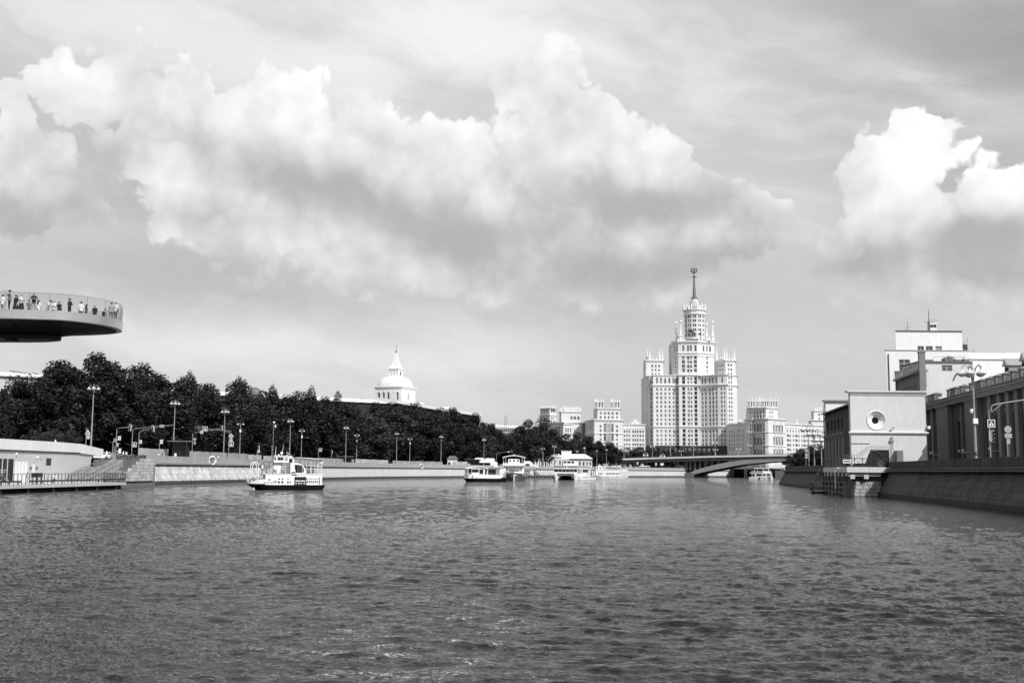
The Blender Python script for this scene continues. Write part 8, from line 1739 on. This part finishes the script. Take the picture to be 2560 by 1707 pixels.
    g = MB(); g.prism([(9, 5.0), (-4, 5.6), (-6, 8.6), (8, 8.0)], H(900), H(835)); g.prism([(9.1, 4.9), (-4, 5.5), (-6.1, 8.8), (8.2, 8.1)], H(832), H(815)); g.build('side_sponson', 'boat_white', t)
    for y, zz in ((-4.6, 870), (2.6, 880)): g = MB(); g.tube([(11.6, y, H(900)), (11.6, y, H(845))], .3, 7); g.build('fender', 'hull_black', t)
def boat_e():   # white excursion ship side-on
    D = 573.; c = at(1522, 1195, D); k = D / F / 10.226; t = thing('excursion_ship', 'long white excursion ship with two rows of windows moored behind the catamaran', 'boat', (c.x, c.y, 0), R(10)); X = lambda zx: (zx - 1555) * k; H = lambda zy: (868 - zy) * k; B = 2.6
    hull([(X(1075), .2, H(800), .1, X(1110)), (X(1160), 1.8, H(805), 1.1), (X(1350), 2.6, H(805), 2.2), (X(1900), 2.6, H(795), 2.3), (X(2035), 2.3, H(790), 1.9)], .8, 'hull', 'boat_white', t)
    g = MB(); g.box(X(1130), X(2030), -2.2, 2.2, -.3, H(850)); g.build('boot_top', 'boat_grey', t)
    side_wall(t, X(1180), X(1830), B - .2, H(805), H(660), [(X(a), X(a + 24), H(775), H(728)) for a in (1252, 1295, 1345, 1445, 1480, 1515, 1555, 1595, 1630, 1665, 1705, 1740, 1780)]); side_wall(t, X(1100), X(1175), B - .8, H(800), H(690), [(X(1120), X(1140), H(780), H(710))], name='fore_cabin')
    g = MB(); g.box(X(1160), X(2020), -B, B, H(660), H(648)); g.build('upper_deck', 'boat_white', t)
    side_wall(t, X(1200), X(1500), B - .5, H(648), H(570), [(X(a), X(a + 28), H(640), H(590)) for a in (1215, 1290, 1370, 1425, 1465)], name='upper_saloon')
    g = MB(); g.box(X(1490), X(1850), -B + .1, B - .1, H(580), H(568)); g.build('awning', 'boat_white', t)
    for a in (1500, 1560, 1620, 1680, 1740, 1800, 1845): 
        for y in (-B + .2, B - .2): g = MB(); g.tube([(X(a), y, H(648)), (X(a), y, H(570))], .07, 4); g.build('awning_post', 'boat_white', t)
    for a in range(8): g = MB(); x = X(1510 + 42 * a); g.box(x, x + .5, -1.8, 1.8, H(625), H(605)); g.build('deck_bench', 'dark_metal', t)
    g = MB(); g.box(X(1405), X(1530), -1.2, 1.2, H(568), H(505)); g.box(X(1400), X(1535), -1.3, 1.3, H(505), H(498)); g.build('wheelhouse', 'boat_grey', t); g = MB(); g.tube([(X(1310), 0, H(570)), (X(1310), 0, H(510))], .09, 4); g.box(X(1290), X(1345), -.5, .5, H(570), H(545)); g.build('mast', 'boat_white', t)
    rails([(X(1830), -B + .1, H(790)), (X(2030), -2.2, H(790))], 1.9, t, .06, 1.4); g = MB(); g.box(X(1830), X(2020), -B, B, H(690), H(660)); g.build('aft_roof', 'boat_white', t)
    for a in (1500, 1750, 1920): g = MB(); g.lathe([(.001, -.03), (.25, 0), (.001, .03)], (0, 0, 0), 10); o = g.build('porthole', 'boat_glass', t); o.location = (X(a), -2.62, H(815)); o.rotation_euler = (math.pi / 2, 0, 0)
def boat_f():
    D = 580.; c = at(1902, 1197.5, D); k = D / F / 15.68; t = thing('excursion_boat', 'small white two-deck excursion boat under the right part of the bridge', 'boat', (c.x, c.y, 0), R(-16)); X = lambda zx: (zx - 815) * k; H = lambda zy: (1215 - zy) * k; B = 1.9
    hull([(X(370), 1.6, H(1125), 1.4), (X(600), 1.9, H(1130), 1.7), (X(1000), 1.9, H(1125), 1.5), (X(1200), 1.2, H(1115), .7), (X(1270), .1, H(1105), .05)], .6, 'hull', 'boat_white', t)
    side_wall(t, X(480), X(1235), B - .15, H(1125), H(985), [(X(490), X(600), H(1110), H(1010)), (X(650), X(870), H(1100), H(1010)), (X(900), X(1010), H(1090), H(1020)), (X(1050), X(1180), H(1090), H(1020))]); g = MB(); g.box(X(410), X(1240), -B - .05, B + .05, H(985), H(960)); g.build('upper_deck', 'boat_white', t)
    g = MB(); g.prism([(X(905), -1.4), (X(1150), -1.4), (X(1150), 1.4), (X(905), 1.4)], H(960), H(830), [(X(940), -1.3), (X(1120), -1.3), (X(1120), 1.3), (X(940), 1.3)]); g.build('wheelhouse', 'boat_white', t); g = MB(); g.box(X(955), X(1110), -1.42, -1.36, H(890), H(840)); g.build('wheelhouse_window', 'boat_glass', t)
    g = MB(); g.box(X(570), X(1140), -1.7, 1.7, H(800), H(775)); g.build('canopy', 'boat_white', t)
    for x in (580, 700, 900, 1120):
        for y in (-1.6, 1.6): g = MB(); g.tube([(X(x), y, H(960)), (X(x), y, H(800))], .06, 4); g.build('canopy_post', 'boat_white', t)
    rails([(X(480), -B, H(960)), (X(900), -B, H(960))], .75, t, .05, .7); 
    for a in range(5): g = MB(); x = X(500 + 80 * a); g.box(x, x + .4, -1.4, 1.4, H(940), H(900)); g.build('deck_bench', 'mid_metal', t)
    g = MB(); g.tube([(X(775), -1.95, H(1215)), (X(775), -1.95, H(1140))], .3, 8); g.build('fender', 'hull_black', t); g = MB(); g.tube([(X(830), 0, H(775)), (X(830), 0, H(650))], .06, 4); g.build('mast', 'boat_white', t)
    g = MB(); g.tube([(X(1160), .5, H(930)), (X(1200), .5, H(880))], .15, 6); g.tube([(X(1160), -.5, H(960)), (X(1225), -.5, H(930))], .2, 6); g.build('vent_horn', 'boat_white', t)
boat_b(); boat_c(); boat_d(); boat_e(); boat_f()

# ------------------------------------------------------------------ landing stages, tents, pavilion along the middle of the left bank
def on_bank(px, off): _, p = LEFT.at_px(px, off); return p
def box_house(name, label, cat, px0, px1, ytop, yroof, off, wallm='white_plaster', roofm='roof_white', depth=5., gz=5.05, wins=0, hip=.4):
    pc = on_bank((px0 + px1) / 2, off); D = pc.y; t = thing(name, label, cat, (pc.x, D, gz)); w = (px1 - px0) * D / F; z1 = at(px0, ytop, D).z - gz; z2 = at(px0, yroof, D).z - gz; g = MB(); pan = []
    cols = [tuple(round(q, 3) for q in (w * (i + .5) / wins - .6, w * (i + .5) / wins + .6, z1 * .3, z1 * .7)) for i in range(wins)]
    facade(g, (-w / 2, 0), (1, 0), w, 0, z1, cols, .2, pan); g.quad((w / 2, 0, 0), (w / 2, depth, 0), (w / 2, depth, z1), (w / 2, 0, z1)); g.quad((-w / 2, depth, 0), (-w / 2, 0, 0), (-w / 2, 0, z1), (-w / 2, depth, z1)); g.quad((w / 2, depth, 0), (-w / 2, depth, 0), (-w / 2, depth, z1), (w / 2, depth, z1)); g.build('wall', wallm, t)
    for (p, a, ww, h) in pan: link('window', PANE2, t, p, a, (ww, 1, h))
    r = MB(); o = .5; i = w * hip / 2; r.prism([(-w / 2 - o, -o), (w / 2 + o, -o), (w / 2 + o, depth + o), (-w / 2 - o, depth + o)], z1 + .003, z2, [(-w / 2 + i, depth * .4), (w / 2 - i, depth * .4), (w / 2 - i, depth * .6), (-w / 2 + i, depth * .6)]); r.build('roof', roofm, t); return t, D, w, z1, z2
t, D, w, z1, z2 = box_house('kiosk', 'small white kiosk with a shallow dark roof on the embankment before the tents', 'kiosk', 1122, 1146, 1147, 1139, 9., roofm='roof_grey'); g = MB(); g.box(-w * .42, -w * .2, -.03, -.005, 0, z1 * .6); g.build('door', 'dark_void', t)
box_house('kiosk', 'pale flat cabin behind the tents, left of a pair', 'kiosk', 1190, 1212, 1149, 1144, 12., hip=.1); box_house('kiosk', 'pale flat cabin behind the tents, right of a pair', 'kiosk', 1216, 1238, 1150, 1145, 12., hip=.1)
def tent(px0, px1, yeave, ypeak, off, label, mat='lamp_shade'):
    pc = on_bank((px0 + px1) / 2, off); D = pc.y; gz = 5.05; t = thing('cafe_tent', label, 'tent', (pc.x, D, gz)); w = (px1 - px0) * D / F; z1, z2 = at(px0, yeave, D).z - gz, at(px0, ypeak, D).z - gz; dp = 6.
    r = MB(); r.prism([(-w / 2, 0), (w / 2, 0), (w / 2, dp), (-w / 2, dp)], z1, z2, [(-w * .2, dp * .45), (w * .2, dp * .45), (w * .2, dp * .55), (-w * .2, dp * .55)]); r.build('tent_roof', mat, t)
    for x in (-w / 2 + .1, -w / 6, w / 6, w / 2 - .1): g = MB(); g.box(x - .08, x + .08, .05, .2, 0, z1); g.build('tent_post', 'boat_white', t)
    g = MB(); g.box(-w / 2 + .3, w / 2 - .3, dp - .3, dp - .2, 0, z1); g.build('back_curtain', 'cabinet_grey', t); g = MB(); g.box(w * .15, w / 2 - .2, -.02, .03, .2, z1 - .02); g.build('side_sheet', 'boat_white', t)
    for i in range(3): g = MB(); x = -w * .35 + w * .22 * i; g.box(x - .5, x + .5, 1.5, 2.5, .7, .76); g.tube([(x, 2, 0), (x, 2, .7)], .06, 5); g.build('cafe_table', 'mid_metal', t)
tent(1194, 1246, 1156, 1148, 5., 'grey hip-roofed cafe tent above the low restaurant boat'); tent(1308, 1336, 1159, 1152, 5., 'pale cafe tent right of the domed ship'); tent(1318, 1348, 1166, 1160, 3.5, 'small pale awning tent on the parapet right of the domed ship')
t, D, w, z1, z2 = box_house('pavilion', 'white pavilion with a broad pale hipped roof behind the catamaran', 'building', 1412, 1482, 1146, 1134, 14., wins=8, depth=14., hip=.45)
g = MB(); g.box(-w * .3, -w * .22, 5, 7, z2 - .5, z2 + 2.); g.build('chimney', 'white_plaster', t); g = MB(); g.box(-w / 2 - .3, w / 2 + .3, -.35, -.004, z1 - .9, z1 - .3); g.build('frieze', 'roof_grey', t)
t, D, w, z1, z2 = box_house('pavilion', 'small white side house under the trees left of the pavilion', 'building', 1372, 1408, 1142, 1134, 16., wins=3, depth=8.)
for i, px in enumerate((1405, 1410, 1415, 1420)):
    p = on_bank(px, 4.); t = thing('flag_pole', 'white flag pole before the pavilion, %s of four from the left' % ordn(i), 'flag pole', (p.x, p.y, 5.05), 0., 'flag poles before the pavilion'); h = at(px, 1125, p.y).z - 5.05; g = MB(); g.tube([(0, 0, 0), (0, 0, h)], .12, 6, .06); g.build('pole', 'boat_white', t); g = MB(); g.add([(0, 0, h), (1.2, .3, h - 1.2), (1.0, .2, h - 6), (0, 0, h - 5)], [(0, 1, 2, 3)]); g.build('flag', 'boat_white', t)
for i, px in enumerate((1340, 1347, 1354, 1362, 1368, 1378, 1383, 1390, 1397)):
    p = on_bank(px, 3.); t = thing('gate_post', 'white ball-topped post on the landing parapet, %s from the left' % ordn(i), 'post', (p.x, p.y, 5.05), 0., 'white posts on the landing parapet'); g = MB(); g.lathe([(.35, 0), (.3, 2.6), (.4, 2.7), (.4, 2.9), (.1, 3.0), (.3, 3.3), (.1, 3.6)], n=8); g.build('shaft', 'boat_white', t)
def stage():
    p = on_bank(1348, -4.); D = p.y; t = thing('landing_stage', 'dark floating landing stage with striped fenders between the ships', 'landing stage', (p.x, p.y, 0), math.atan2(80, 60) - .25); L = 26.
    g = MB(); g.box(-L / 2, L / 2, -3, 3, -.5, 1.0); g.build('pontoon', 'hull_black', t)
    for i in range(14): g = MB(); x = -L / 2 + 1 + i * (L - 2) / 13; g.box(x - .25, x + .25, -3.25, -3.004, -.1, 1.5); g.build('fender', 'cabinet_grey', t)
    rails([(-L / 2, -2.8, 1.), (L / 2, -2.8, 1.)], 1.1, t, .05, 2., mat='dark_metal'); g = MB(); g.box(-L / 2 + 1, -L / 2 + 6, -1.5, 2, 1., 3.4); g.build('ticket_cabin', 'boat_grey', t); g = MB(); g.box(-L / 2 + .6, -L / 2 + 6.4, -1.9, 2.4, 3.4, 3.6); g.build('cabin_roof', 'mid_metal', t)
    g = MB(); g.slab((2, 3, 1.0), (4, 3, 1.0), (4, 8, 4.5), (2, 8, 4.5), (0, 0, 1), .2); g.build('gangway', 'mid_metal', t)
stage()
# signs and a sculpture on the far stretch of parapet
p = on_bank(1577, 3.); t = thing('anchor_monument', 'pale slanted monument on the parapet before the bridge approach', 'monument', (p.x, p.y, 5.05), 0., None, (.6, .6, .6)); g = MB(); g.box(-2.2, 2.2, -1, 1, 0, .8); g.build('plinth', 'concrete', t); g = MB(); g.tube([(-1.5, 0, .7), (.2, 0, 4.6)], .5, 6, .25); g.tube([(1.6, 0, .7), (.2, 0, 4.6)], .4, 6, .25); g.tube([(-.8, 0, 2.2), (1., 0, 2.2)], .2, 5); g.build('figure', 'concrete', t)
for (px, y, lab) in ((1655, 1160, 'white notice board on a post before the bridge columns'), (1594, 1158, 'narrow white board on the parapet before the bridge'), (1640, 1160, 'small sign on the parapet left of the notice board')):
    t, D, P, k = post(px, y + 3, lab, off=3.5); flat_sign('wide' if px == 1655 else 'rect', (8 if px == 1655 else 4) * k, t, P(px, y))
box_house('site_cabin', 'low pale site cabin on the embankment below the bridge, left one', 'cabin', 1600, 1625, 1166, 1164, 5., 'concrete', 'concrete', hip=.05); box_house('site_cabin', 'low pale site cabin on the embankment below the bridge, right one', 'cabin', 1690, 1712, 1163, 1161, 6., 'concrete', 'concrete', hip=.05)
